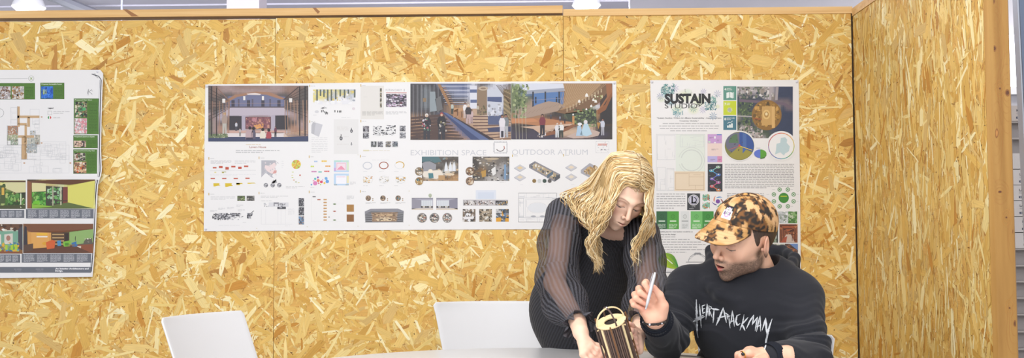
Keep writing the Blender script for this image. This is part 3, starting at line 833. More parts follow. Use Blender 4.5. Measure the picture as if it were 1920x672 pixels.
for x, y, r in ((659, 246, 2.6), (639.5, 259.5, 3.1), (659, 271, 1.6)):
    s.ell(x, y, r*.9, r*1.3, '4A4A50' if r > 2 else '8A8A90'); s.rect(x-.6, y-r*2.4, x+.6, y-r, '4A4A50'); s.ell(x, y+.3, r*.4, r*.6, 'B0B0B4', 2)
def gray(x0, y0, x1, y1, seed, cs=G4, base='6E6E74', n=None):
    s.rect(x0, y0, x1, y1, base); s.flecks(x0, y0, x1, y1, n or int((x1-x0)*(y1-y0)*.35), cs+['C8C8CC'], (1.6, 4.5), 2, seed=seed, asp=(.3, .8))
gray(680.5, 236.5, 692, 247.5, 1, base='7A7078'); gray(680.5, 249, 692, 260, 2); gray(749.5, 236, 760.5, 246.6, 3); gray(749.5, 248.5, 760.5, 259.6, 4)
gray(695.5, 265.5, 706, 276, 5, ['4A504A', '6A706A', '38403C']); gray(708, 265.5, 718, 276, 6); gray(723, 265.5, 733.5, 276, 7, ['8A8070', '5A5A54', 'A89C88']); gray(735.5, 265.5, 746, 276, 8, ['6A7480', '48505A', '9AA4A0'])
s.flecks(699, 235, 742, 254, 120, ['2E2E32', '4A4A4E', '6A6A6E', '8A8A8E', 'D8D8DA', 'B0B0B4'], (2, 6), 2, seed=50, asp=(.25, .7), inside=lambda a, b: abs(a-720) > 4 or b > 243)
for a in range(6): s.line(715+a*2, 246, 700+a*8, 256, .8, 'E8E8EA', 4)
s.rect(681, 281.4, 692, 284, 'DCD4B0'); s.words(692, 282, 760, 283.4, 1, 'D8D0BC', w=.8)
# room pictures, lower right block
def picture(x0, y0, x1, y1, rows, pal, n, cs, seed, lev=1, sz=(2, 6), asp=(.25, .9), jit=.05):
    s.smooth(x0, y0, x1, y1, rows, pal, lev, jit, seed); s.flecks(x0, y0, x1, y1, n, cs, sz, lev+1, seed, asp=asp)
picture(791, 294, 859.5, 339.6, ['ttgggggg', 'gttgbbbb', 'llgggbwb', 'llbbbwwb', 'lwwwwwkk', 'kwtwkknn', 'knnnnnnn'],
        {'t': '4A6A70', 'g': '66625E', 'b': '4E4640', 'l': '8E8E92', 'w': 'DCD4C8', 'k': '5A4A3A', 'n': 'B08A60'}, 60, ['5A544E', '8A7A68', 'C8B090', '3A3632', '7A8A8C'], 61)
s.poly([(791, 294), (822, 294), (828, 303), (815, 306), (808, 300), (791, 306)], '54747A', 4); s.poly([(791, 304), (806, 303), (818, 309), (817, 318), (795, 322)], '96969C', 4)
s.poly([(791, 322), (826, 319), (832, 330), (818, 336), (794, 332)], 'E4DCD0', 5); s.poly([(803, 325), (812, 325), (813, 334), (804, 335)], '4E8088', 6); s.ell(807, 320.5, 4, 3, 'F0E4D0', 6)
for x in (834, 842, 849): s.poly([(x, 312), (x+2.4, 303), (x+5, 312), (x+5.6, 321), (x-1, 321)], 'E0E4EA', 5)
s.ell(843, 327.5, 9, 2.6, 'E0CCB0', 6); s.rect(822, 329, 834, 338, 'B89468', 6); s.line(840, 329, 838, 337, 1, '9A7448', 7); s.line(846, 329, 849, 337, 1, '9A7448', 7)
s.ell(786, 321.7, 8, 8, '8A7A68', 8); s.flecks(780, 316, 792, 328, 30, ['3E6A78', 'C8B8A0', '6A5644', 'E0D8CC', '9A8058'], (2, 5), 9, 62, inside=lambda a, b: math.hypot(a-786, b-321.7) < 6.4)
s.ell(786, 340, 7.5, 7.5, '9A7C54', 8); s.flecks(780, 334.5, 792, 346, 30, ['3A6E7A', 'B8965C', '6A5030', 'D8C8A8'], (2, 5), 9, 63, inside=lambda a, b: math.hypot(a-786, b-340) < 6)
picture(886, 294, 955, 339.6, ['bggggggb', 'bbngnggb', 'bbngggwb', 'kboggwwu', 'kookgwgu', 'kkgwwwuu', 'kggwwwwu'],
        {'b': '4A4642', 'g': '6E6862', 'n': '8A8074', 'k': '3E3E3E', 'o': '8A6A44', 'w': 'A8A4A2', 'u': '6A7888'}, 130, ['3A3634', '8A8276', 'B8B2A8', '5E564C', '9A8A70', 'D8D4D0', '4A4A4C'], 64)
s.ell(922, 298, 14, 2, 'B8A890', 4); s.ell(918, 302, 5, 1.6, '9A8A74', 4); s.poly([(902, 322), (911, 319), (911, 331), (904, 333)], 'B89048', 4); s.poly([(921, 318), (929, 312), (930, 326), (924, 330)], 'E0E0DE', 4); s.rect(945, 309, 949, 337, '7A98B8', 4)
s.ell(881, 321.4, 8, 8, '7A5E48', 8); s.flecks(875, 316, 887, 328, 30, ['C8B8A0', '5A4434', 'E8E0D0', '9A7858'], (2, 5), 9, 65, inside=lambda a, b: math.hypot(a-881, b-321.4) < 6.4)
s.ell(881, 340, 7.8, 7.8, '8A705C', 8); s.flecks(875, 334.5, 887, 346, 30, ['B89878', '5A4434', 'D8C8B0', '6A6058'], (2, 5), 9, 66, inside=lambda a, b: math.hypot(a-881, b-340) < 6.2)
s.words(937, 341.4, 955, 342.6, 1, LG, w=.7)
for a0, fl in ((772, 0), (818, 1)):
    x1 = a0+40
    s.rect(a0, 372, x1, 393, 'A8A6B4'); s.rect(a0, 391, x1, 394, 'D8CCBC', 2)
    m0, m1 = (a0+18, x1-1) if not fl else (a0+1, x1-16)
    s.rect(m0, 376, m1, 389, 'D6DAE0', 2)
    s.poly([(a0 if not fl else x1, 372), (m0 if not fl else m1, 376), (m0 if not fl else m1, 389), (a0 if not fl else x1, 393)], '8A8898' if fl else '94929E', 2)
    for k in range(6): s.line(m0+k*(m1-m0)/6, 376, m0+k*(m1-m0)/6, 389, .4, 'A8AEB8', 3)
    for k in range(6): s.ell(m0+1+k*(m1-m0-2)/5, 388.4, 2, 1.8, ['4A443E', 'C8C0B4', '5A5448'][k % 3], 4, 10)
    s.line(a0, 372, x1, 372, .8, '5A5A60', 4)
s.ell(806.5, 367, 3.2, 3.6, 'B0B8A0'); s.rect(806, 368, 807, 372, '9A9A88', 2)
for x in (791.4, 814.5, 838.6):
    s.ell(x, 409, 9.2, 9.2, '8E8884', 2); s.flecks(x-7.5, 401.5, x+7.5, 416.5, 70, ['D8D4CC', '4A4A48', 'B8A48C', '6A747A', 'E8E6E0', '3A3634', 'A87868'], (2, 5), 3, int(x), inside=lambda a, b, x=x: math.hypot(a-x, b-409) < 7.6, asp=(.3, .9))
s.rect(892, 357, 930, 374, 'DADFEA'); s.rect(896, 361, 926, 373, 'D0D8E6', 2)
s.rect(868, 375, 952.5, 386, 'B8B4B8')
for a0, a1_, cs in ((870, 893, ['E8E4E0', '8A7468', 'D4D0D0', '5A5450']), (896, 927, ['E8E4E4', '9A8478', 'C8C4C8', '5A5458']), (929, 952, ['3A3A3C', 'B8965A', '6A6A6E', 'D8D4D0'])):
    s.rect(a0, 376.5, a1_, 385, 'C4BEBC' if a0 < 920 else '58585C', 2); s.flecks(a0, 376.5, a1_, 385, 46, cs, (1.6, 4), 3, a0, asp=(.5, 1.8))
for a0, cs, b_ in ((867.5, ['5A5048', 'D8D4D0', '8A7A6C', '3E3A38', 'E8E8EA'], '7A6A58'), (898.5, ['8A7A64', 'B8A890', 'D8D4CC', '4A443C'], '8A7E6C'), (930, ['D89A2C', '3A3C40', '5A7898', 'C8C8C8', '8A8A8C'], '5E5E5E')):
    s.rect(a0, 392.5, a0+24, 416, b_); s.flecks(a0, 392.5, a0+24, 416, 90, cs, (2, 6), 2, int(a0), asp=(.3, 1.4))
    if a0 > 920: s.poly([(a0, 409), (a0+9, 408), (a0+9, 416), (a0, 416)], 'DCA030', 4); s.poly([(a0+18, 409), (a0+24, 410), (a0+24, 416), (a0+17, 416)], 'DCA030', 4)
    elif a0 < 880: s.poly([(a0, 407), (a0+22, 406), (a0+20, 411), (a0+2, 412)], 'E4E2E4', 4)
# axonometrics at the right
def iso(x, y, w_, h_, c, c2, lev=1): s.poly([(x, y-h_), (x+w_, y), (x, y+h_), (x-w_, y)], c, lev); s.poly([(x, y-h_*.5), (x+w_*.55, y), (x, y+h_*.5), (x-w_*.55, y)], c2, lev+1)
for x, y, c in ((975, 315, 'E0C9A0'), (975, 332.6, 'E0D0B4'), (1071, 314, 'E4D4BC'), (1071, 332, 'E4D8C4')): iso(x, y, 11, 6.5, 'C8C8CE', c); s.poly([(x-11, y), (x, y+6.5), (x, y+8), (x-11, y+1.5)], 'B0B0B8'); s.poly([(x+11, y), (x, y+6.5), (x, y+8), (x+11, y+1.5)], 'BCBCC2')
s.poly([(992, 309), (1003, 302.5), (1050, 327), (1050, 334), (1039, 341), (992, 315)], '8C8A90', 1)
s.poly([(994, 313), (1004, 306), (1048, 329), (1039, 337)], 'B4A284', 2); s.flecks(994, 305, 1048, 338, 120, ['5A6470', '8A8A92', 'C8B48C', '4A4642', 'D8D0C4', '6A7A88', 'E4E0DC'], (2, 5), 3, 71, inside=lambda a, b: abs(b-(309+(a-996)*.52)) < 6)
s.poly([(992, 309), (1003, 302.5), (1003, 307), (992, 314)], '7C7C84', 5); s.poly([(1026, 328), (1037, 321), (1037, 327), (1026, 335)], '5A6C7C', 5); s.poly([(1040, 333), (1050, 327), (1050, 334), (1040, 341)], '54565C', 5)
for x, c in ((1001.7, '8A7040'), (1011.5, 'D0D2D2'), (1021, '3E5048'), (1030.6, '5E5A58')): s.ell(x, 339.6, 3.7, 3.7, c, 6, 18)
s.poly([(1089, 319), (1106, 306), (1130, 320), (1130, 325), (1112, 337), (1089, 325)], 'A8A8B0', 1); s.poly([(1094, 321), (1106, 312), (1127, 322), (1112, 333)], 'B08E5C', 2)
s.flecks(1095, 308, 1127, 332, 60, ['C8A878', '8A6C44', 'D8C09A', '9A8A78'], (2, 6), 3, 72, inside=lambda a, b: abs(a-1110)+abs(b-321)*1.6 < 18, asp=(.8, 2))
for x in (975, 1020, 1071, 1100): s.words(x, 346, x+10, 347.4, 1, 'D4D4D6', w=.6)
# floor plan linework
def plan(x0, y0, x1, y1, seed, col='C0C2C8', n=40):
    R = random.Random(seed); s.frame(x0, y0, x1, y1, .6, col)
    for i in range(n):
        if R.random() < .5: x = R.uniform(x0, x1); a = R.uniform(y0, y1-6); s.line(x, a, x, a+R.uniform(4, 14) if a < y1-14 else y1, .4, col, 1.3)
        else: y = R.uniform(y0, y1); a = R.uniform(x0, x1-6); s.line(a, y, min(x1, a+R.uniform(4, 14)), y, .4, col, 1.3)
plan(972, 362, 1044, 417, 5, n=14)
for (a, b, c, d) in ((972, 362, 1044, 372), (972, 408, 1044, 417), (972, 372, 982, 408), (1036, 372, 1044, 408)): plan(a, b, c, d, int(a+b), n=10)
s.frame(985, 374, 1034, 407, .5, 'C8CAD0'); s.ell(1008, 390, 19, 9, 'E2E4E8', 1.2, 24); s.ring(1008, 390, 18, .5, 'C4C6CC', ry=10); s.ell(1000, 406, 5, 1.6, 'A8AAB2', 2); s.ell(1017, 406, 5, 1.6, 'A8AAB2', 2)
s.words(984, 410, 1042, 412, 1, 'D8D8DC', w=.5)
for x, y in ((575, 425), (670, 424), (766, 422), (480, 428), (766, 358), (670, 290)): s.words(x, y, x+4, y+1.5, 1, 'D0C8A8', w=.8)
sh.build('sheet', p1)
for a, b in ((388, 162), (1152, 156), (1153, 426), (386, 430)): pin(p1, a, b, YP-0.0005)

# ---- rendering pictures (printed photographs) as parts of the long poster
s = Sheet(YP-0.0008); s.clip = (390.5, 161, 578, 265.5)
pal = {'r': '8A6E62', 'p': 'A08A88', 'u': '6A6E8C', 'w': 'B4AAB8', 'd': '3A3438', 'n': '4A4450', 'b': '3E4664', 'o': 'A8806A', 'k': '57504E', 'g': '5E6450', 'l': 'C4B4B0'}
s.smooth(390.5, 161, 578, 265.5, ['krpprrrrrpprrrk', 'krppppppppprrkk', 'krkkrrorrrkkrkk', 'kkkuuuuuuuukkkk', 'krkudududuukrkk', 'kkkwwwwwwwwkkkk', 'pkwwwwwwwwwwpkp', 'kpwddwrrrwddpkp', 'gpkddwrorwddkpp', 'gpoddwrrrwddopp', 'gpolllolollloop', 'bbbbbbbbbbbbbbb', 'bbbbbbbbbbbbbbb'], pal, 1, .06, 4)
s.poly([(420, 190), (440, 178), (480, 172), (505, 173), (535, 185), (528, 187), (500, 178), (478, 176), (445, 182), (424, 193)], 'A07860', 2)
s.poly([(462, 176), (478, 174.5), (490, 176.5), (487, 178.5), (465, 178)], 'E0D4D0', 3)
s.poly([(428, 181), (480, 175), (535, 182), (533, 200), (428, 200)], '6C7090', 1.5)
for x in (434, 463, 490, 520): s.rect(x, 188, x+6, 200, '3C3A4A', 2)
for x in (446, 472, 505): s.rect(x, 186, x+3, 200, '5A5668', 2)
s.line(428, 194, 531, 194, .5, 'A88C88', 3)
s.poly([(424, 201), (535, 200), (533, 216), (424, 217)], 'BCB2BE', 3); s.rect(426, 200, 534, 202, '5A5058', 4)
s.rect(430, 218, 453, 244, '36323A', 3); s.rect(516, 217, 540, 243, '36323A', 3); s.rect(453, 217, 460, 245, 'B0A8B8', 3); s.rect(509, 217, 516, 245, 'B0A8B8', 3)
s.rect(460, 219, 508, 242, '8A5A5E', 3); s.flecks(461, 220, 507, 241, 60, ['A87070', '7A4A56', 'C08A78', '6A4050', 'B88088'], (2, 6), 4, 81); s.flecks(476, 232, 494, 242, 20, ['E0A868', 'D89858'], (2, 5), 5, 82); s.frame(460, 219, 508, 242, .7, '4A3A40', 5)
s.rect(424, 245, 535, 250, 'C8A498', 3); s.poly([(425, 250), (532, 249), (540, 257), (425, 257)], 'DCD4D4', 3)
for k in range(9):      # timber slats left and right
    s.line(391, 166+k*7.5, 431, 190+k*1.6, .9, '4A3A36', 4); s.line(577, 162+k*7.2, 533, 187+k*2, .9, '4A3A36', 4)
for x in (398, 406, 412, 418, 424, 428): s.line(x, 190, x-1, 250, 1.0, 'A8826A', 5)
for x in (534, 539, 545, 551, 557, 562, 568, 575): s.line(x, 188, x+1.2, 252, 1.1, 'B08C72', 5)
for x, w_ in ((396.5, 2), (406, 1.8), (562, 2), (572, 2)): s.line(x, 162, x, 255, w_, '26242A', 6)
s.line(405, 163, 431, 190, 1.6, '8A6A5C', 6); s.line(430, 190, 429, 250, 1.4, '9A7A6A', 6); s.line(560, 163, 532, 187, 1.8, '4A3A3A', 6)
for x, y in ((419.5, 189), (545, 188), (458, 184), (493, 184)): s.rect(x-2.8 if y > 186 else x-2, y-3.6, x+2.8 if y > 186 else x+2, y+4, 'E8E4E0', 7)
s.rect(390.5, 257, 578, 265.5, '3E4766', 4); s.poly([(391, 252), (425, 250), (428, 258), (391, 259)], '6A7858', 5); s.flecks(400, 251, 428, 259, 26, ['8A9A6A', '5A6A48', 'A8AA90'], (1.5, 3.5), 6, 83)
for k in range(4): s.line(532, 252+k*1.6, 577, 245+k*3, 1, 'C8AA90', 5)
s.person(421, 211, 251, 'A89488', 'B8B4AC', 'C0A088', 'B89860', 8, w=11); s.person(443, 228, 246, 'C8C8D0', '4A4A54', lev=8); s.person(450, 240, 256, 'B8B0B0', '8A8480', lev=8)
for x, y0, y1, c, ww in ((467.5, 236, 262, 'B8A0A4', 14), (475.5, 237, 261, '5A5468', 8), (492.8, 239, 260, 'E0D8C8', 11), (504, 240, 260, 'A84850', 10)):
    s.ell(x+ (1 if ww > 12 else 0), y0+4, 2.9, 3.2, '241E22', 10, 12); s.poly([(x-ww*.3, y0+7), (x+ww*.3, y0+7), (x+ww*.5, y0+13), (x+ww*.45, y1), (x-ww*.5, y1), (x-ww*.5, y0+13)], c, 9)
s.rect(461, 258, 474, 262, '34304A', 11); s.person(516.5, 237, 257, '6A3A4E', '2A2830', lev=9)
s.build('printed_picture', p1)

s = Sheet(YP-0.0008); s.clip = (769.5, 157, 958, 262.5)
s.smooth(769.5, 157, 958, 262.5, ['kkkdubbbwkkwwk', 'kkgkduubwrwwwr', 'kkgdkkuuwrwbwr', 'kkgdddkkwrwwwn', 'kkgkdnnlllwwwn', 'kkkkknnlllwwbn', 'onnkbnoolllbbl', 'ooooobnnllllll', 'doodoobbolllwl', 'odoodoobbolloo', 'ddoddodoblolol'],
         {'k': '4E4C50', 'd': '38343A', 'u': '8A90A8', 'b': '5A6488', 'w': 'C8CAD6', 'r': '8A7464', 'n': '8A6E58', 'g': '7A8288', 'o': 'A88468', 'l': 'B89C84'}, 1, .06, 5)
for k in range(15): x = 771+k*3.9; s.line(x, 159, x, 236-(k*1.9), 1.0, '7E7E84' if k % 2 else '34343A', 2)
for k in range(11): s.line(823+k*1.2, 158+k*3.8, 884+k*-1, 158+k*3.8, 1.0, 'C4C8D8' if k % 2 else '54607E', 2)
s.poly([(820, 158), (826, 158), (850, 206), (846, 208)], '9A7452', 4); s.poly([(826, 158), (833, 170), (850, 200), (845, 205), (832, 180)], '44382E', 3)
for k in range(12): s.line(827+k*2, 166+k*3.3, 836+k*1.8, 163+k*3.6, .9, 'B8885C', 5)
s.poly([(806, 172), (816, 172), (819, 208), (806, 210)], '8E989E', 4); s.poly([(816, 186), (826, 180), (830, 205), (820, 210)], '6A6A6C', 4); s.rect(793, 184, 799, 191, '8A745A', 5)
s.rect(881, 161, 894, 204, 'D6D8E2', 4); s.rect(881, 168, 894, 174, '5A668C', 5); s.rect(882, 187, 894, 193, '5A668C', 5); s.rect(894.5, 168, 913, 216, '8A745E', 4); s.flecks(895, 195, 913, 216, 20, ['5E5A40', '9A8A5E', '6A5A4A'], (2, 5), 5, 85)
s.poly([(914, 168), (943, 166), (941, 234), (915, 234)], 'C4C8D4', 4); s.poly([(914, 182), (941, 182), (941, 192), (914, 190)], '4C5880', 5); s.flecks(915, 195, 941, 218, 26, ['A8A8B0', 'D8DAE2', '8A8A92'], (3, 7), 5, 86); s.poly([(915, 218), (941, 216), (941, 234), (915, 234)], '525C7E', 5)
for k in range(11): s.line(930+k*2.6, 159, 958, 159+(11-k)*2.9*1.2+k*5, .9, '5A4430', 5)
s.rect(944, 168, 958, 224, '8A7C5E', 3)
for k in range(14): s.line(944, 166+k*4, 958, 172+k*4.6, .9, 'B49A72' if k % 2 else '5E4E36', 6)
s.ell(906, 166, 9, 4, 'B8A894', 5); s.ell(906, 166, 5, 1.6, '8A7460', 6)
s.poly([(828, 210), (838, 212), (920, 262.5), (884, 262.5)], '5A6890', 5); s.poly([(828, 210), (832, 211), (900, 262.5), (884, 262.5)], '3C4870', 6); s.poly([(838, 212), (848, 217), (928, 262.5), (918, 262.5)], '3A3038', 5)
for k in range(9):   # steps of shade across the deck
    y = 216+k*6; s.poly([(770, y+4), (828, y-2), (834+k*5, y+1), (834+k*5, y+3), (770, y+8)], '54423E', 4)
    s.poly([(868+k*6, 217+k*6), (958, 219+k*5), (958, 220.5+k*5), (870+k*6, 219+k*6)], '6A5048', 4)
s.poly([(914, 240), (958, 237), (958, 247), (916, 248)], '3E4262', 6)
for x, y in ((850, 208), (858, 211), (866, 214)): s.poly([(x, y), (x+9, y-4), (x+9, y+8), (x, y+13)], 'A87E5C', 6); s.poly([(x+7, y), (x+9, y-4), (x+9, y+8), (x+7, y+10)], '6A4A38', 7)
s.rect(851, 203, 868, 210, 'B8906C', 6)
s.person(800, 213, 262, '2E2C34', '3A3A42', 'C8A890', 'D8D4D0', 9, w=17); s.flecks(791, 222, 808, 246, 24, ['5A7A64', 'A85A64', 'B8B0B8', '3A3A44', 'E0DCE0'], (2, 5), 12, 87)
s.person(828, 211, 262, '2A2A32', '34343C', 'C8A890', '9A3A40', 9, w=17); s.flecks(820, 224, 838, 252, 22, ['7A7458', '26262C', 'B8B0A8', '4A4A52', 'E0E0E4'], (2, 5), 12, 88)
s.person(848, 193, 214, 'B0B8B0', '3A4440', lev=9); s.person(872, 192, 222, 'E0DCDC', 'C8B8B4', lev=9); s.person(878, 196, 232, '3A3438', 'B8A0A0', 'C8A890', 'D8D0C8', 9, w=12); s.person(884, 205, 232, 'C0A8A8', 'A89090', lev=8)
s.person(941.5, 215, 259, 'DCD8DE', 'D0CCD4', lev=10, w=12); s.person(948.5, 214, 258, '7A8084', 'B0B0B4', lev=9); s.rect(939.5, 246, 944, 257, '34323E', 13)
s.person(896, 196, 214, 'B8B0A0', '7A6A5A', lev=7); s.rect(940, 261, 943, 262, 'E0D8D0', 7)
s.build('printed_picture', p1)

s = Sheet(YP-0.0008); s.clip = (958.5, 156.5, 1148, 261.5)
s.smooth(958.5, 156.5, 1148, 261.5, ['gwwwwwoooooonok', 'gguuuuwooooonok', 'gguuuuuonoonkok', 'gggbukboooonkrk', 'gggmmmmoookgrrk', 'ggmmmmmookggwrk', 'gmmmmmkkkkggokk', 'oooookkdggggokk', 'oooooordddggkkk', 'ddddooddddlldkk', 'pddpdollllllddd', 'ppppppplllllppd', 'pppppppppppppdd'],
         {'g': '6E7A58', 'w': 'D8DCE6', 'u': '5E7AA6', 'b': '3E4458', 'o': '9C7658', 'n': '7A5A44', 'k': '3C3634', 'm': 'A08A7A', 'r': '8A5234', 'd': '3A3434', 'l': 'C4A890', 'p': '443E4E'}, 1, .05, 6)
s.poly([(980, 157), (1058, 157), (1060, 170), (980, 175)], 'D4D8E4', 2); s.poly([(985, 170), (1058, 165), (1058, 171), (985, 177)], '9AA0B0', 3)
s.poly([(998, 176), (1058, 172), (1056, 196), (1000, 200)], '5478AC', 3)
for x in (998, 1021, 1047): s.rect(x, 172, x+3, 202, '343844', 4)
for x in (1003, 1042): s.rect(x, 182, x+3, 194, '2E3444', 4)
s.line(997, 188, 1056, 184, .8, '8A8CA4', 5)
s.poly([(1056, 157), (1145, 157), (1135, 170), (1120, 190), (1098, 205), (1060, 212), (1048, 205), (1060, 190), (1060, 175)], 'A4835F', 5)
s.poly([(960, 222), (985, 208), (1005, 197), (1028, 190), (1045, 192), (1060, 200), (1044, 209), (1020, 214), (1000, 219), (975, 224)], 'A48E7E', 5)
s.poly([(1040, 210), (1075, 200), (1105, 180), (1128, 158), (1146, 157), (1140, 172), (1120, 196), (1092, 210), (1060, 214)], '7A5C42', 6)
for k in range(20): s.line(1060+k*4, 158, 1048+k*3.2, 203-k*1.2, .5, 'C4A67E', 6.5)
for k in range(12): s.line(965+k*8, 222-k*2.4, 972+k*8, 214-k*2, .4, '8A7464', 6)
for k in range(60):
    u = (k % 12)/12; v = (k//12)/5; x = 1062+u*70; y = 202-u*38+v*9*(1-.3*u); s.rect(x, y, x+2.6, y+.9, 'C8B494', 7)
for x, y, r in ((1100, 178.6, 3), (1086, 190, 2.6), (1113, 187, 2.6), (1108.6, 199, 2.2), (1099.5, 205, 1.8), (1074.6, 215, 1.6), (1117, 190, 2.6)): s.poly([(x-r, y+r), (x-r*.8, y-r*.4), (x, y-r*1.3), (x+r*.8, y-r*.4), (x+r, y+r)], 'ECE8E2', 9)
s.poly([(1060, 213), (1118, 205), (1118, 232), (1070, 234)], '3C4438', 6); s.flecks(1076, 204, 1118, 238, 80, ['5A6A44', '7A8A58', '2E342C', '48583C', '8A9A6A'], (2, 6), 7, 90); s.rect(1073, 218, 1077, 234, 'C08A54', 8)
s.poly([(1118, 208), (1135, 196), (1148, 165), (1148, 180), (1136, 206), (1120, 216)], '8A5634', 8); s.poly([(1126, 158), (1148, 157), (1148, 236), (1124, 238)], '443630', 5); s.poly([(1128, 196), (1148, 170), (1148, 232), (1126, 234)], '2E2A2C', 6)
s.poly([(1136, 157), (1147, 157), (1148, 172), (1130, 200), (1122, 206), (1138, 182)], '9A6440', 9); s.line(1120, 206, 1122, 240, 1.2, '9A7A50', 9); s.poly([(1119, 230), (1126, 230), (1122, 243)], 'B8884A', 9)
s.flecks(1113, 178, 1130, 188, 12, ['6A7A44', '9A9A58', 'D8D4B0'], (2, 5), 10, 91)
s.poly([(958.5, 222), (1020, 222), (1072, 229), (1072, 236), (1010, 236), (958.5, 230)], 'B07A54', 7); s.poly([(975, 238), (1076, 232), (1060, 240), (1014, 252), (1000, 242)], 'C8AA94', 8)
s.poly([(1020, 244), (1084, 233), (1066, 244), (1050, 250), (1020, 256)], '8A5A3E', 8); s.poly([(960, 224), (1000, 222), (1010, 228), (960, 232)], 'C0845C', 8)
s.poly([(1062, 256), (1090, 244), (1110, 243), (1125, 248), (1122, 255), (1100, 259), (1075, 260)], 'C0AAA0', 8); s.ring(1100, 250, 26, 1.2, '2E2A34', 9, a0=-.6, a1=1.8, ry=9)
s.flecks(960, 158, 994, 222, 170, ['5E6E44', '8A9A64', '48583A', 'A8B084', '74845A'], (2, 6), 9, 92, inside=lambda a, b: abs(a-975) < 16-(b-158)*.08)
for x in (966, 972, 978, 985): s.line(x, 200, x+2, 261, .7, 'B8B0A0', 10)
s.person(1017, 214, 254, '7A3440', '2A2630', lev=12, w=12); s.flecks(1008, 248, 1024, 258, 14, ['E0DCE0', 'B8A8A0'], (2, 4), 12, 93)
s.person(1045, 231, 258, 'D8D8DC', 'C8CCD0', 'C8A890', 'D8D0C8', 12, w=10); s.person(1052, 230, 258, 'E0E0DE', '3E443E', 'C8A890', 'D8D0C8', 12, w=11)
s.person(1050, 217, 228, '8A94A4', '4A4A5A', lev=11); s.person(1059, 221, 232, '34343C', '2A2A30', lev=11); s.person(1033, 213, 224, '4A505E', '3A3A44', lev=11)
s.poly([(1083, 236), (1089, 236), (1093, 255), (1080, 255)], 'A8C4DC', 12); s.ell(1087, 233, 4, 3, 'E4E4EA', 13)
s.poly([(1095, 232), (1102, 232), (1110, 252), (1100, 256), (1088, 253)], 'B4D0E0', 12); s.ell(1098, 229, 3.6, 4, 'DCD8DC', 13)
s.person(1130, 222, 254, 'C8CCDA', 'A8A8B2', lev=12, w=8); s.line(1124, 228, 1130, 232, 1.6, 'C8CCDA', 13)
s.build('printed_picture', p1)
# ------------------------------------------------------------------ portrait poster (SUSTAIN STUDIO)
p2 = empty('poster', W(1360, 550, YP)); tag(p2, 'tall white portrait poster headed SUSTAIN STUDIO on the wall behind the man in the cap', 'poster')
s = paper_back(p2, [(1219, 150.5), (1360, 150), (1497.5, 150), (1500, 350), (1502, 548), (1365, 548.5), (1229, 549), (1224, 350)], YP)
# watercolour leaves
for x, y, r, c in ((1247, 166, 8, 'D8E0D4'), (1250, 178, 12, 'C8DCDC'), (1240, 186, 9, 'DCE2D0'), (1285, 180, 16, 'E2E8CC'), (1310, 190, 14, 'E0E8CC'), (1270, 205, 13, 'DCE4D0'), (1300, 206, 12, 'E2E6CC'), (1330, 200, 10, 'D8E0D8'), (1345, 200, 6, 'E2E6CC'), (1258, 192, 10, 'B8D0D8'), (1290, 172, 8, 'DCE6D8')):
    for k in range(5): s.ell(x, y, r*(1-k*.13), r*(.8-k*.1), mix(lin('EDECEC'), lin(c), (k+1)/5), 1+k*.2+x*.0005, 16)
def burst(x, y, r, c, n=8, w=.9, lev=2.5):
    for k in range(n):
        a = 2*PI*k/n+.2; s.poly([(x, y), (x+r*.6*math.cos(a+.13), y+r*.6*math.sin(a+.13)), (x+r*math.cos(a), y+r*math.sin(a)), (x+r*.6*math.cos(a-.13), y+r*.6*math.sin(a-.13))], c, lev)
for x, y, r, c in ((1265, 166, 9, 'A8A4C8'), (1238, 181, 8, '8E94B8'), (1319, 172, 7, 'B0ACD0'), (1345, 176, 8.5, 'B0B4D0'), (1337, 218, 9, '7E9CB8'), (1318, 206, 8, 'B4AED0'), (1300, 204, 8, '7CA8A8'), (1270, 214, 8, '7AA4B0'), (1247, 172, 9, '4E7E80')): burst(x, y, r, c, 9)
R_ = random.Random(4)
for x0, y0, x1, y1, n_, cs in ((1239, 158, 1264, 176, 70, ['4C7C80', '6A9A9A', '3E6A74', '88B0AC']), (1322, 190, 1342, 206, 50, ['4C7C80', '7AA0A8', '5E8A94']), (1262, 204, 1280, 215, 26, ['6A9AA0', '8AB0B4']), (1333, 180, 1344, 192, 26, ['7CA8A0', '9AC0B8'])):
    for i in range(n_):
        x, y = R_.uniform(x0, x1), R_.uniform(y0, y1); a = R_.uniform(0, PI)
        s.ell(x, y, R_.uniform(1.5, 3.6), R_.uniform(.5, 1), R_.choice(cs), 3+R_.random(), 8, rot=a)
s.text('SUSTAIN', 1246, 193, 17.2, '1E2022', 6, width=86, bold=0.055)
s.text('STUDIO', 1246.5, 203.3, 9.6, '2C3032', 6.5, width=61, bold=0.0)
s.path([(1307, 197), (1312, 196), (1310, 200), (1318, 194)], 1.2, '2C3032', 6.5)
s.text('"Sustain Studios: Where Art Meets Sustainability - Inspiring Green', 1231.5, 222.6, 2.3, '5A5A5E', 2, width=121, bold=.02)
s.text('Creativity Globally."', 1274, 228, 2.3, '5A5A5E', 2, width=36, bold=.02)
s.words(1233, 229.6, 1351, 248, 4, 'B0B0B2', w=1.3, center=True, justify=False)
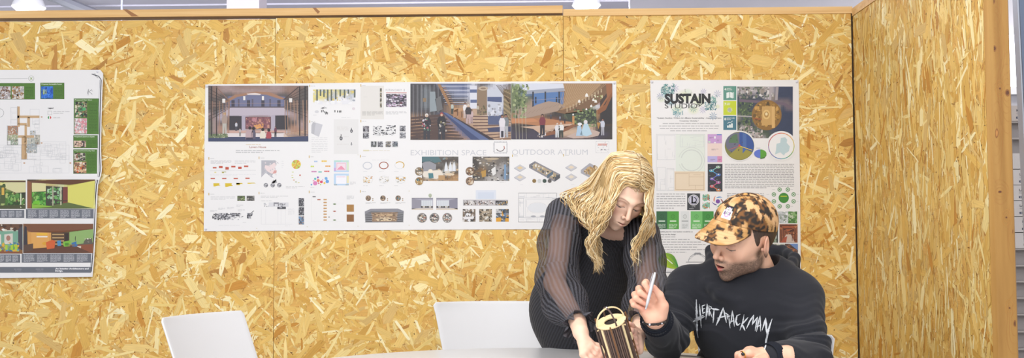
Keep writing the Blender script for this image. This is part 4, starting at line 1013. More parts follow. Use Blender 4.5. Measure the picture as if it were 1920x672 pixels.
# goal tiles and aerial photo
for y0, c, t, w2 in ((161.6, '5C9484', '4', ('QUALITY', 'EDUCATION')), (189.5, 'C6D42C', '7', ('CLEAN', 'ENERGY')), (217.5, '44788A', '8', ('DECENT WORK', 'GROWTH'))):
    s.rect(1356.3, y0, 1380.6, y0+26.4, c); s.text(t, 1358.3, y0+8, 4.6, 'F0F4F0', 2, bold=.03)
    s.text(w2[0], 1362.6, y0+5, 1.7, 'F0F4F0', 2, bold=.02, sx=.9); s.text(w2[1], 1362.6, y0+7.8, 1.7, 'F0F4F0', 2, bold=.02, sx=.75)
s.poly([(1362, 174), (1368, 172.6), (1368, 183), (1362, 184.6)], 'E8F0EC', 2); s.poly([(1369, 172.6), (1374, 174), (1374, 184.6), (1369, 183)], 'E8F0EC', 2); s.line(1375.6, 173, 1375.6, 184, 1, 'E8F0EC', 2)
s.ell(1368, 206.4, 4, 4, 'F4F8E0', 2); burst(1368, 206.4, 6, 'F0F4C8', 12, lev=2)
for k, h_ in enumerate((4, 6, 8)): s.rect(1363.4+k*3.7, 239.6-h_, 1366.4+k*3.7, 239.6, 'E8F0F0', 2)
s.path([(1364, 232), (1367, 229), (1369, 230.4), (1374, 227)], .8, 'E8F0F0', 2.5)
pal = {'b': '34405C', 'g': '4A5A48', 'r': '9A9080', 'd': '3A4250', 'w': 'B0AAB0', 'k': '444C5E', 'p': '786C74'}
s.smooth(1382.3, 162.4, 1486.6, 259.5, ['gwrwbrwwbbbb', 'wwrwwrwwbbbb', 'ddddkkwrbbbb', 'kggdkkpppppb', 'dggdkkrrrbpp', 'gggkrrrrkbbb', 'rkkkrrrrkbbb', 'gggdrrrkbbbb', 'gwrdggdkbbbb', 'wrrwwggkbbbb', 'grwwrwgkbbbb'], pal, 1, .05, 7)
s.flecks(1383, 163, 1450, 185, 120, ['B8B4B4', '5E6A5A', '8A8480', 'D8D4D4', '3E4A54', '6A7460'], (2, 6), 2, 101); s.flecks(1383, 188, 1412, 236, 90, ['5A6E48', '3E5040', '748A5A', '2E3A44'], (2, 6), 2, 102)
s.flecks(1383, 236, 1430, 259, 110, ['B4A8A4', '8A7C78', 'D0C8C4', '5A5E5A', '4A6048'], (2, 5), 2, 103)
s.poly([(1386, 186), (1470, 192), (1486, 201), (1486, 206), (1468, 197), (1386, 191)], '6E6070', 3); s.line(1382.5, 217.5, 1410, 219, 2.4, 'A8A4A4', 3)
s.poly([(1443, 163), (1448, 163), (1446, 188), (1441, 187)], 'B0A8AC', 3); s.poly([(1455, 163), (1460, 163), (1458, 188), (1453, 188)], 'A8A0A4', 3)
s.ell(1437.5, 216, 28, 28.5, '8E6A34', 4, 40); s.flecks(1412, 190, 1464, 243, 150, ['A8803C', '6A5430', 'C89C54', '54452C', 'B48C4A', '9A7438'], (2, 7), 5, 104, inside=lambda a, b: math.hypot(a-1437.5, b-216) < 25)
s.poly([(1429, 200), (1448, 199), (1449, 234), (1428, 236)], 'C8A060', 8); s.ell(1437, 215, 7, 9, 'E0BC78', 9); s.ell(1437, 215, 4.4, 5.6, 'B48C4C', 10); s.ell(1437, 214, 2.4, 3, 'ECD8A8', 11); s.rect(1447, 200, 1453, 240, 'D8B070', 8.5); s.line(1413, 222, 1428, 224, 3, '9A5A34', 8)
# circular diagrams (over the photo corner)
s.ell(1386.5, 274, 30, 28.5, 'EDECEC', 11, 40)
cx, cy = 1386.5, 274
s.ell(cx, cy, 27.6, 26.6, '7E8044', 12, 48); s.ell(cx-3, cy-5, 23, 20, '6A6C80', 13, 40)
s.ell(cx, cy, 27, 26, '34549A', 14, 24, -PI/2, .45); s.ell(cx-2, cy-6, 18, 17, '587858', 14.5, 20, PI, 1.45*PI); s.poly([(cx+6, cy-25), (cx+13, cy-22), (cx+13, cy+6), (cx+6, cy+14)], '4A6AA8', 15)
s.ell(cx, cy, 26.6, 25.6, '9C9440', 13.5, 16, .5, 2.4)
s.line(cx, cy, cx-20, cy+7, 1, 'B86A6A', 17); s.line(cx, cy, cx+24, cy+8, 1.3, 'E8C840', 17); s.ell(cx, cy-1, 2, 2, 'D05048', 18)
for a_ in range(10): s.ell(cx-16+(a_*7) % 24, cy-14+(a_*11) % 26, .9, .9, '4A3E48', 16)
s.ell(1425.5, 288.5, 11.6, 8, '6078D0', 12, 20, PI/2, 1.5*PI); s.ell(1425.5, 288.5, 11.6, 8, '5AA030', 12, 20, -PI/2, PI/2); s.poly([(1425.5, 296.5), (1433, 295), (1437, 290), (1437, 292), (1433, 297), (1425.5, 298.5)], '3E7028', 11.5); s.words(1418, 277, 1433, 279, 1, GR, 12, w=.8)
s.ell(1465, 274, 28.5, 28, 'EDECEC', 11, 48)
def rainbow(k):
    cs = ['B8C040', '5AA850', '40A8A0', '3A78B8', '5A5AA8', '8A5AA0', 'A83A50', 'C83A34', 'D85838', 'E08038', 'E8A83C', 'D8C040']
    return cs[int(k*12) % 12]
s.ring(1465, 274, 24, 1.3, rainbow, 13, 60)
s.ell(1465, 274, 23.2, 23.2, 'EEEEEE', 12.5, 40)
s.poly([(1464, 259), (1472, 257.5), (1476, 262), (1475, 268), (1481, 275), (1479, 284), (1472, 288), (1470, 292), (1463, 286), (1453, 290), (1455, 282), (1456, 270), (1463, 268)], 'BED4DA', 13)
s.flecks(1440, 250, 1490, 300, 60, ['C4C8CA'], (.8, 1.5), 13, 105, inside=lambda a, b: 25.4 < math.hypot(a-1465, b-274) < 27.4)
# site plan
s.rect(1267, 252, 1322, 322, 'E2E9E0'); s.frame(1230.5, 252, 1322, 358, .5, 'C6C8CA', 2)
def plan2(x0, y0, x1, y1, seed, n, col='CBCDD0'):
    R = random.Random(seed); s.frame(x0, y0, x1, y1, .5, col, 2)
    for i in range(n):
        if R.random() < .5: x = R.uniform(x0, x1); a = R.uniform(y0, y1-5); s.line(x, a, x, min(y1, a+R.uniform(5, 20)), .4, col, 2.2)
        else: y = R.uniform(y0, y1); a = R.uniform(x0, x1-5); s.line(a, y, min(x1, a+R.uniform(5, 20)), y, .4, col, 2.2)
plan2(1232, 254, 1266, 300, 1, 10); plan2(1232, 314, 1248, 357, 2, 8); plan2(1250, 316, 1264, 357, 3, 6); plan2(1275, 254, 1320, 276, 4, 12)
for r, w_ in ((24, .5), (20, .6), (19, .4)): s.ring(1296.5, 301, r, w_, 'C4C8C6', 2.5, 40, a0=-2.9, a1=PI-.3)
s.rect(1264.5, 321.6, 1322, 358.5, 'E8D6BC', 4); s.frame(1266.5, 324, 1320, 356, .6, 'C4A888', 5)
for a in ((1292, 325, 1292, 350), (1292, 332, 1320, 332), (1292, 348, 1319, 348), (1304, 348, 1304, 356), (1267, 326, 1290, 326), (1300, 328, 1314, 328)): s.line(*a, .5, 'C0A484', 5.5)
s.rect(1326.5, 251.6, 1354, 305, 'ECD6CE', 2); s.rect(1327, 252, 1353.6, 269, 'C8A0D4', 3); s.rect(1326.6, 293, 1345, 304.6, 'BCB4E4', 3); s.rect(1345, 293, 1354, 304.6, 'D890B8', 3); s.rect(1344, 252, 1353, 253.6, '4A78C8', 4)
s.ell(1340.5, 258, 1.8, 2.6, 'ECE8F0', 4); s.ell(1340.5, 267.6, 2, 1.2, 'ECE8F0', 4); s.rect(1328, 264.6, 1332, 268, 'C8E0C8', 4)
for x, y, n_ in ((1330, 257, 8), (1344, 262, 7), (1334, 279, 13), (1332, 298.5, 9), (1347, 298.5, 5)): s.words(x, y, x+n_, y+3, 2, '8A7488', 5, w=.6)
s.rect(1327, 307.5, 1354.6, 359.5, '34363E', 2)
nod = [(1346.6, 313.4, 'B8E0C0'), (1334, 320.4, '5AB8D8'), (1347, 328, '5A8AE0'), (1335, 335.6, '8A6AC8'), (1347, 342.4, 'C868A8'), (1335, 349.6, 'E86A6A'), (1347, 356.6, 'E89048')]
for (x, y, c), (x2, y2, c2) in zip(nod, nod[1:]): s.line(x, y, x2, y2, 1.2, mix(lin(c), lin(c2), .5), 3)
for x, y, c in nod: s.ell(x, y, 4.2, 2.6, c, 4); s.ell(x, y-.6, 2.6, 1.6, '3E4250', 5); s.ell(x, y-.6, 1.6, 1, 'D8E0E8', 6); s.words(1329 if x > 1340 else 1342, y+1, 1335 if x > 1340 else 1349, y+2, 1, '7A8088', 5, w=.6)
# text blocks
s.words(1359, 307, 1489, 354, 15, 'A4A4A6', w=1.35, gap=(.8, 1.2), wl=(3, 8)); s.words(1231, 362, 1285, 393, 7, 'A4A4A6', w=1.4); s.words(1363, 362, 1432, 374, 4, 'A4A4A6', w=1.3)
s.rect(1288.4, 363, 1312.6, 394.4, '3A3C40', 2); s.ring(1300.5, 375.6, 9.6, 1.3, 'DCDCE0', 3); s.ell(1300.5, 375.6, 8.4, 8.4, 'C8C6DC', 2.5)
s.rect(1296.4, 368.4, 1299.4, 382, '26282C', 4); s.rect(1296.4, 379.4, 1306, 382, '26282C', 4); s.ring(1301, 375.4, 4.6, 1.8, '26282C', 4, 20, a0=-PI/2, a1=PI/2); s.text('LA TRI', 1297, 389, 1.8, 'D8D8DC', 3); s.words(1292, 391, 1310, 392.4, 1, 'B8B8BC', 3, w=.9)
for y0 in (364, 379): s.poly([(1317, y0+5), (1327, y0), (1331, y0+3), (1331, y0+9), (1321, y0+14), (1317, y0+11)], '8ABCA4', 2); s.flecks(1317, y0+1, 1331, y0+13, 26, ['5A9A84', 'C8A05C', 'A8D0B8', '4A7C78', 'C86A54'], (1.5, 3.5), 3, int(y0), inside=lambda a, b, y0=y0: abs(b-y0-7) < 6)
for k, c in enumerate(('9A4A40', '58A060', '6A5A9A', 'D8703C', '4A90D0')):
    a0 = k*2*PI/5-.7
    P = []
    for i in range(9): t = i/8; a = a0+t*1.5; P.append((1346+math.cos(a)*(7.4+4.4*t), 378+math.sin(a)*(7.4+4.4*t)))
    for i in range(8, -1, -1): t = i/8; a = a0+t*1.5; P.append((1346+math.cos(a)*(7.4+4.4*t-2.2*math.sin(PI*min(1, t+.12))), 378+math.sin(a)*(7.4+4.4*t-2.2*math.sin(PI*min(1, t+.12)))))
    for i in range(8): s.poly([P[i], P[i+1], P[16-i], P[17-i]], c, 2)
s.ell(1346, 378, 4, 4, '7A4AA0', 3)
for x0, x1, c, tc in ((1230.7, 1251, '31633F', 'D8E8D8'), (1251, 1273, '4FA03C', 'E0F0D8'), (1276, 1292.5, 'DDE0E0', 'A8ACAC'), (1295, 1317, '6FBA68', 'E0F0D8'), (1317, 1338, '3E8F3C', 'D8ECD0')):
    s.rect(x0, 396.6, x1, 430, c, 2); m = (x0+x1)/2; s.ring(m, 406.5, 3.4, .7, mix(lin(c), lin('1A2A1A'), .45), 3, 12); s.line(m, 402, m, 411, .6, mix(lin(c), lin('1A2A1A'), .45), 3)
    s.rect(m-6, 414, m+6, 416, tc, 3); s.words(x0+3, 420, x1-3, 429, 5, tc, 3, w=.7)
s.text('A possible plan for intervention would be to', 1231, 436, 2.1, '6A6A6E', 2, width=68, bold=.03); s.text('following are the design', 1231, 441, 2.1, '6A6A6E', 2, width=36, bold=.03)
for k in range(7): s.words(1231, 443+k*4.8, 1231+(36, 62, 84, 92, 78, 100, 56)[k], 446.4+k*4.8, 1, 'A8A8AA', w=1.3, last=1)
# green hub diagram
s.ell(1469.5, 371.5, 9.6, 9.6, '3E8A34', 2, 28); s.rect(1463.5, 367.6, 1475.5, 369.2, 'C8D030', 3)
for k in range(8):
    a = 2*PI*k/8+.39; x, y = 1469.5+20*math.cos(a), 371.5+17*math.sin(a); s.ell(x, y, 4, 4, '4A8A48', 2, 16); s.ell(x, y, 2.7, 2.7, 'D8E4D8', 3, 12); s.rect(x-1.2, y-1, x+1.2, y+1, '4A8A48', 4)
    s.words(x+(5 if math.cos(a) > 0 else -14), y-1, x+(13 if math.cos(a) > 0 else -5), y+1, 1, 'C8C8CA', w=.7)
# drawn museum building at the foot
dk = '8A8E94'
s.line(1240, 511.5, 1300, 511.5, 1.4, '6A6E74', 2); s.line(1240, 509, 1320, 509, .6, dk, 2); s.line(1241, 538, 1330, 538, .8, dk, 2); s.rect(1243, 513, 1247, 537, 'C8CACE', 2)
for k in range(10): x = 1248+k*8; s.frame(x, 519, x+5.6, 524, .5, dk, 2); s.ell(x+2.8, 527.5, 2.5, 4, 'D4D6DA', 2); s.ring(x+2.8, 527.5, 2.4, .5, dk, 2.5, 14, ry=4); s.rect(x, 532, x+5.6, 534, 'A8ACB2', 2)
s.line(1286, 492, 1330, 492, 1, '6A6E74', 2); s.rect(1288, 496, 1292, 509, 'D0D2D6', 2)
for k in range(7): s.frame(1288+k*5, 497, 1291.4+k*5, 508, .4, dk, 2)
s.ring(1308, 491, 17, .8, dk, 2, 24, a0=PI, a1=2*PI, ry=15); s.poly([(1300, 478), (1316, 478), (1313, 474), (1303, 474)], 'B0B2B8', 2)
for k in range(7): a = PI+(k+.5)*PI/7; s.line(1308+16.6*math.cos(a), 491+14.6*math.sin(a), 1308+6*math.cos(a), 479, .5, 'A0A4AA', 2)
s.words(1261, 544, 1267, 547, 1, '8A8A8E', w=1)
s.build('sheet', p2)
# leaf emblem
s = Sheet(YP-0.0006)
N = 14
def leaf(x0, y0, x1, y1, bulge1, bulge2, ca, cb, lev):
    dx, dy = x1-x0, y1-y0; L = math.hypot(dx, dy); nx, ny = -dy/L, dx/L
    for k in range(N):
        t0, t1 = k/N, (k+1)/N
        def q(t, sd, b): return (x0+dx*t+nx*sd*b*math.sin(PI*t**.8), y0+dy*t+ny*sd*b*math.sin(PI*t**.8))
        for j in range(4):
            f0, f1 = -1+j*.5, -.5+j*.5
            b0 = bulge1 if f0 < 0 or f1 <= 0 else bulge2
            s.poly([q(t0, f0, b0), q(t1, f0, b0), q(t1, f1, b0), q(t0, f1, b0)], mix(lin(ca), lin(cb), min(1, (k/N)*.6+(3-j)/3*.5)), lev)
leaf(1239, 477, 1273, 505, 13, 13, 'C8DC20', '2E8A3E', 2)
leaf(1241, 477, 1241.6, 500, 7.4, 6.4, '5AA83C', 'DCE020', 3.5)
s.line(1241, 478, 1261, 495, 1.5, 'F0F4E8', 5)
s.build('leaf_emblem', p2)
s = Sheet(YP-0.0006)
def pic2(x0, y0, x1, y1, base, cs, n, seed): s.rect(x0, y0, x1, y1, base, 1); s.flecks(x0, y0, x1, y1, n, cs, (2, 7), 2, seed, asp=(.3, 1.2))
pic2(1447, 397, 1478, 419, 'C4C8CC', ['D8DCDE', 'A8B0B0', '8A988A', 'E8EAEC'], 40, 1); pic2(1478, 397, 1494.6, 419, '5A8A4A', ['3E6A34', '88B070', '4A7840', 'B8C8A8'], 50, 2)
pic2(1440, 421, 1459, 455.5, 'A8B4A4', ['D8DCD8', '5A6A54', '3A4038', '8A9A84'], 50, 3); s.rect(1456, 421, 1458.6, 455.5, '34383A', 6)
pic2(1461.4, 421, 1495.5, 455.5, '8A5238', ['6A3A28', 'A86848', '4A2C24', 'C08058'], 50, 4)
for k in range(5): s.poly([(1462+k*4, 422+k*3), (1495-k*4, 422+k*3), (1493-k*4, 424+k*3), (1464+k*4, 424+k*3)], 'B8603C' if k % 2 else '6A3828', 7)
for x in (1464, 1469, 1486, 1491): s.line(x, 430, x+(1478-x)*.1, 452, 1, '5A3024', 8)
s.poly([(1474, 440), (1483, 440), (1490, 455), (1466, 455)], 'C8B4A8', 7); s.poly([(1470, 446), (1476, 443), (1474, 455), (1464, 455)], 'A85038', 8)
pic2(1446, 457.5, 1471, 480, 'B0B4A8', ['D8DCD4', '8A9080', 'C8C8BC'], 40, 5); s.ring(1458, 478, 17, 1.4, 'C4B89C', 6, 16, a0=PI, a1=2*PI)
pic2(1471.6, 457.5, 1496, 491, '54403A', ['3A2A28', '7A5444', 'A86A48', '2E2828'], 40, 6)
s.poly([(1480, 457.5), (1496, 457.5), (1496, 470)], '6A8AC0', 6)
for k in range(5): s.line(1472, 462+k*5, 1494, 470+k*6, 1.1, 'B87048', 6)
pic2(1476, 494, 1497, 522, 'B0B0AC', ['D8D8D4', '8A8A88', 'D8C050', '6A6E6A', 'ECECE8'], 50, 7)
s.build('printed_picture', p2)
for a, b in ((1222.5, 154), (1494, 153.5), (1498.5, 544), (1232, 545)): pin(p2, a, b, YP-0.0005)

# ------------------------------------------------------------------ plan poster at the far end (curled edge)
YQ = -0.010
def warp(x, y):
    k = max(0, (x-120)/70)**2; b = math.exp(-((y-333)/9)**2)
    return -0.004*b*max(0, min(1, (x-60)/120))-0.006*k*(0.6+0.4*math.sin(y/55))
p3 = empty('poster', W(80, 520, YQ)); tag(p3, 'white poster with a curled edge showing a floor plan, green boxes and four interior views', 'poster')
Rt = [(188, 131), (193.5, 138), (192, 170), (190.5, 220), (189.5, 280), (191, 318), (190, 328), (184, 345), (182, 380), (180, 430), (177, 480), (173.5, 519.5)]
L0 = -175
def Lf(y): return L0
s = Sheet(YQ, warp)
# sheet skin subdivided so that it can buckle
ys = [131, 134, 138]+list(range(144, 519, 6))+[519.5]
def redge(y):
    for (xa, ya), (xb, yb) in zip(Rt, Rt[1:]):
        if ya <= y <= yb: return xa+(xb-xa)*(y-ya)/(yb-ya)
    return 180
xsq = [-175, -100]+list(range(-52, 188, 8))+[1e9]
for ya, yb in zip(ys, ys[1:]):
    for xa, xb in zip(xsq, xsq[1:]):
        P = []
        for x, y in ((xa, ya), (xb, ya), (xb, yb), (xa, yb)): P.append((min(x, redge(y)), y+(2.5 if y > 500 else 0)*(1-min(x, redge(y))/180)))
        if abs(P[0][0]-P[1][0]) > .01: s.poly(P, 'DFDEDE', 0)
# dark double border line close to the curled edge
for off, w_, c in ((3.2, 1.7, '2C2E3A'), (6.0, .5, '7A7C8C')):
    pts = [(redge(y)-off, y) for y in range(150, 512, 9)]
    s.path(pts, w_, c, 2)
s.path([(redge(150)-3.2, 150), (redge(150)-8, 143), (172, 139)], 1.4, '2C2E3A', 2)
s.text('Client', 175, 139.5, 3.4, '55555A', 2, rot=.75); s.path([(164, 176), (166, 167), (165, 179)], .7, '6A6A6E', 2); s.path([(172, 168), (167, 172), (173, 177)], .7, '6A6A6E', 2); s.path([(171, 170), (174, 171)], .6, '6A6A6E', 2)
s.line(-20, 148, 52, 147.4, .5, 'B0B0B2', 1); s.ring(58.5, 147.3, 5, .7, 'A8ACA4', 2); s.path([(56.4, 145.4), (60.6, 149.4)], 1, '8AAA50', 2.5); s.path([(60.6, 145.4), (56.4, 149.4)], 1, '8AAA50', 2.5); s.words(-30, 150, 20, 152, 1, 'C4C4C6', 1, w=.8)
GN = '4F7A2A'
def gbox(x0, y0, x1, y1, title, tw, imgs, words):
    s.rect(x0-.6, y0-.6, x1+.6, y1+.6, '3E5E26', 2); s.rect(x0, y0, x1, y1, GN, 2.5)
    s.text(title, x0+1.5, y0+3, 2.2, 'D8E4CC', 4, width=tw, bold=.02)
    for (a, b, c, d, base, cs) in imgs: s.rect(a, b, c, d, base, 4); s.flecks(a, b, c, d, int((c-a)*(d-b)*.22), cs, (2, 6), 5, int(a+b), asp=(.4, 1.5))
    for (a, b, c, d, n_) in words: s.words(a, b, c, d, n_, '35561C', 4, w=.8, gap=(.6, 1), wl=(2, 6))
gbox(-100, 156.5, 65, 186, 'Proposed Bedroom: Bed units and Spaces', 92, [(0, 162, 20, 186, 'C4C0C0', ['8A6A54', '6A5040', 'A8A0A0', 'DCD8D8']), (22, 162, 45, 186, 'C8C0B0', ['B0844C', '8A6A48', 'D8D4D0', 'A8A8A8'])], [(47.5, 163, 62, 184, 8)])
gbox(76.3, 156, 120, 185.5, 'Proposed Accessible Room', 38, [(77.3, 162, 99.5, 185, '1E5AB8', ['2E70D0', '1848A0', '3A80E0'])], [(102, 162.5, 118.5, 184, 8)])
for x in (81, 83.6, 86.2): s.line(x, 168, x+.4, 177, 1, 'C8E060', 7)
gbox(139, 185.5, 184.6, 251.5, 'Proposed Hair Salon', 32, [(140.6, 190.5, 163.5, 220, '6A6A50', ['3E4438', 'A8A484', '8A7C4C', '4A8A5A', 'D8D4B8', '2A2C28']), (139.8, 222, 163, 250.6, 'DCD4D4', ['E8B0B0', 'C8A0A4', 'E8E4E4', 'A89898', 'D88A94'])], [(166, 192, 182.5, 249, 20)])
s.poly([(155, 203), (160, 201), (161, 207), (156, 208)], '4CAA6A', 9)
gbox(138, 254.5, 182.5, 277.5, 'Proposed Library & Quiet', 38, [(138.6, 264, 161, 276.4, 'D0B4A0', ['E0C4B0', 'B89880', '4A403C'])], [(163.5, 263, 181, 276.4, 5)])
s.rect(156, 266, 158.5, 276, '34343C', 8)
gbox(138, 281, 181.5, 325.5, 'Proposed Community Hub', 38, [(138.6, 287, 160, 302, 'A0A088', ['C8C0B0', '6A7A5A', '8A5A44', '3E3A38', 'D8CCC0']), (138.6, 303.5, 162, 325, 'B08A64', ['C8602C', '8A6A54', 'D8B48A', '4A3A34', 'E8D8C8'])], [(163.5, 288, 180, 324, 13)])
s.text('Legend', 90, 204, 2.6, '3A3A3E', 2, bold=.04); s.frame(89.5, 208, 97.5, 215.6, .6, 'B0B4B0', 2); s.words(100, 208, 131, 214, 2, 'B4B4B6', 2, w=1)
s.ell(92.8, 220.6, 3.3, 2.9, 'D84A44', 2, 16); s.ell(92.8, 220.6, 3.3, 2.9, '3E9A54', 2.5, 10, PI*.5, PI*1.5); s.rect(92, 218, 93.6, 223.4, 'F0F0F0', 3); s.words(100, 220, 124, 222, 1, 'B4B4B6', 2, w=1)
s.ring(-1, 212, 8, .6, '8A8A8E', 2)
# plan
TN = 'C8A67C'
for r in ((32.5, 200, 37, 238), (32.5, 217, 74, 221.5), (51, 220, 56, 238), (34, 231, 50, 235.5), (46, 235, 50.5, 298), (34, 254, 64, 258.6), (40.5, 256, 49.5, 299)): s.rect(*r, TN, 3)
for r, c in (((14.5, 236, 34, 253), 'B08468'), ((13.5, 253, 34, 264), 'A8B08C'), ((20, 262, 34, 272), '98A894'), ((51, 258, 66, 270), 'B8BCB4'), ((66, 253, 75, 271), 'B8B4A8'), ((49, 270, 69.5, 287.5), 'A8B0B4'), ((56, 245, 67, 254), 'C4C8CC'), ((66, 264, 72, 271), 'C8A894')): s.rect(*r, c, 2.5); s.flecks(*r, int((r[2]-r[0])*(r[3]-r[1])*.16), ['E0DCD4', 'A09888', '8A8E8A', 'D0C8B8'], (1, 3), 3.2, int(sum(r)))
for r in ((32.5, 200, 74, 238), (14.5, 236, 75, 272), (40, 272, 70, 299), (13.5, 236, 34, 272)): 
    x0, y0, x1, y1 = r
    for k in range(int((x1-x0)/2.4)): 
        if r[0] > 30 or 1: s.rect(x0+k*2.4, y1-.4, x0+k*2.4+1.2, y1+.4, '6A6A6E', 4) if y1 > 270 else None
    for k in range(int((y1-y0)/2.4)): s.rect(x0-.3, y0+k*2.4, x0+.4, y0+k*2.4+1.2, '6A6A6E', 4)
def plan3(x0, y0, x1, y1, seed, n, col='D0D1D4'):
    R = random.Random(seed); s.frame(x0, y0, x1, y1, .5, col, 1)
    for i in range(n):
        x = R.uniform(x0, x1-8); y = R.uniform(y0, y1-8); s.frame(x, y, min(x1, x+R.uniform(5, 18)), min(y1, y+R.uniform(5, 14)), .45, col, 1.2)
plan3(20, 201, 32, 236, 1, 3); plan3(56, 205, 74, 250, 2, 5); plan3(-40, 272, 130, 325, 3, 46); plan3(75, 266, 124, 300, 4, 10); plan3(-30, 277, 40, 320, 5, 14)
for x, y in ((78, 219.5), (78, 268.4), (45.5, 306), (132, 306)): s.rect(x-1.6, y-1, x+1.6, y+1, 'C4946C', 3)
# rendering captions and footer
SB = '6A6E78'
for (x0, y0, x1, y1, nb) in ((-70, 394, 45.5, 409, 8), (48.5, 392.6, 175.5, 410, 6), (-70, 477.5, 38, 493, 8), (40.5, 476, 171, 493, 5)):
    s.rect(x0, y0, x1, y1, SB, 2)
    for k in range(nb): a = x0+4+(x1-x0-6)*k/nb; s.words(a, y0+1.6, a+(x1-x0-6)/nb*.8, y1-1, 8, 'B8BAC0', 3, w=.9, gap=(.6, 1), wl=(2, 7))
s.rect(-120, 501, 171, 512, SB, 2); s.text('An Interior Architecture and', 103.5, 505.6, 2.9, 'E8E8EC', 3, width=63, bold=.06); s.text('Design.', 103.5, 509.6, 2.9, 'E8E8EC', 3, width=14.5, bold=.06)
for x in (26, 67): s.words(x, 504.5, x+24, 505.7, 1, 'B0B2BA', 3, w=.8); s.words(x+2, 508, x+22, 509.2, 1, '9A9CA4', 3, w=.8)
s.build('sheet', p3)
for a, b in ((183, 135),): pin(p3, a, b, YQ-0.003)
# four interior renderings
def cafe(x0, y0, x1, y1, rows, pal, extra):
    global s
    s = Sheet(YQ-0.0006, warp); s.clip = (x0, y0, x1, y1); s.smooth(x0, y0, x1, y1, rows, pal, 1, .05, int(x0+y0)+7); extra(s); s.build('printed_picture', p3)
pal = {'y': 'D4CC60', 'Y': 'E0DC8C', 'g': '4A7A2C', 'k': '34302A', 'b': '6A4430', 'c': 'C8B87C', 'l': 'D8E0B0', 'o': 'C88440', 'O': 'D89A50', 't': '7AA88C', 'm': '8A5A34', 'w': 'D8D4C8', 'G': '8AB068'}
def e1(s):
    s.flecks(-60, 340, 48, 390, 120, ['4A7A34', '34502A', 'A8B870', '6A4A34', 'D8D4A8', '2A2A24'], (3, 8), 2, 1)
    s.poly([(9, 343), (48, 339), (48, 361), (30, 362), (12, 354)], 'D6D2A0', 4); s.rect(0, 348, 10, 382, '4A5A34', 4); s.rect(3, 352, 8, 366, 'D8B050', 5); s.flecks(14, 363, 44, 388, 60, ['3E7030', '5A9044', '2E4A24', '88B060'], (3, 7), 5, 2); s.poly([(0, 386), (48, 384), (48, 392), (0, 392)], '4A5030', 6)
    s.rect(38, 363, 40, 390, 'D8DCC0', 6); s.rect(-60, 339, 48, 342, '5A4430', 6)
cafe(-70, 338.5, 48, 392, ['kccyYYY', 'kmkcYYY', 'kggggkk', 'gggkggk', 'ggkkggk', 'kkkkkkk'], pal, e1)
def e2(s):
    s.rect(51, 340, 59, 391, '8A5A3C', 3); s.poly([(60, 342), (86, 345), (86, 359), (60, 360)], 'DCD6A0', 4); s.flecks(60, 360, 90, 388, 70, ['3E8A30', '5AA840', '346A2C', '88C060'], (3, 8), 4, 3)
    s.poly([(86, 349), (118, 351), (118, 385), (86, 386)], '3E3C34', 5); s.flecks(88, 352, 116, 382, 60, ['4A8A3C', '6AA858', '8AB488', '34502E', 'A8C8A8'], (3, 7), 6, 4); s.rect(98, 350, 100.4, 386, 'A8A48C', 8); s.rect(113, 350, 115.4, 386, 'C8C4A8', 8); s.rect(118, 351, 127, 384, '7A3E34', 6)
    s.poly([(60, 382), (100, 388), (60, 391)], '88B840', 7); s.poly([(62, 378), (74, 376), (74, 384), (62, 384)], '70C030', 7)
    s.poly([(127, 350), (178, 338), (175, 391), (127, 387)], 'DAD66C', 3); s.poly([(135, 358), (177, 340), (175, 391), (150, 388)], 'E0DE80', 3.5)
    s.poly([(140, 353), (160, 354), (160, 365), (140, 364)], '4A7A5C', 6); s.rect(142, 356, 158, 358.4, 'C8D8B8', 7); s.rect(140.4, 367, 156, 372.6, 'E8E4CC', 6); s.rect(142, 369, 154, 370.4, '8A5A54', 7); s.rect(140, 374, 158, 381.6, 'E8E4CC', 6); s.text('SANAI', 143, 380, 3.4, '6A4438', 7); s.ell(168, 350.6, 1.1, 1.1, '3A3A2A', 7)
    for x in (145, 153): s.ring(x, 352, 4, .5, '8A8A50', 6, 14, a0=PI, a1=2*PI)
    s.poly([(51, 339), (178, 336), (178, 340), (130, 347), (60, 343)], '6A4834', 6); s.poly([(85, 338), (128, 337), (120, 344)], '8A6A4C', 7); s.ell(91, 340, 3, 1.2, 'F4F0D8', 8); s.ell(133, 342, 3, 1.2, 'F4F0D8', 8); s.poly([(80, 388), (128, 380), (175, 391), (80, 392)], '5A6A38', 6); s.rect(108, 376, 127, 378, '4A3830', 8)
cafe(51, 337, 178.5, 391.5, ['kkcckkkyY', 'bccclyyYY', 'bgkkkbYYY', 'bgggkbYYY', 'bgggkbYYY', 'kggkkkkYY'], pal, e2)
def e3(s):
    s.rect(-70, 421, 42, 432, '6A4A38', 3); s.flecks(-60, 421, 42, 434, 30, ['8A6048', '4A342A', 'D8D0C0'], (3, 8), 4, 5); s.rect(-70, 434, 34, 462, '78A890', 3); s.poly([(8, 440), (24, 438), (24, 458), (8, 458)], 'D4CFC4', 5); s.ell(15.6, 447, 4, 5, 'A87A6A', 6); s.rect(-4, 440, 2, 460, 'D8D4C8', 5)
    s.flecks(-60, 455, 36, 472, 80, ['B8C840', '4A8AC0', '5AA850', 'E0A83C', 'D8D8D0', '3A6A9A'], (3, 8), 6, 6); s.rect(-60, 470, 38, 475.5, '8A5438', 6); s.poly([(34, 430), (42, 424), (42, 470), (34, 466)], '4A4650', 5); s.ell(6, 431, 3, 2, 'F0EEE8', 7)
    for x in (12, 22, 30): s.rect(x-2.5, 460, x+2.5, 469, 'A8C838', 8)
cafe(-70, 420.5, 42.5, 476, ['mmmmmm', 'ttttwt', 'ttwttt', 'GGttGG', 'mGGmGm', 'mmmmmm'], pal, e3)
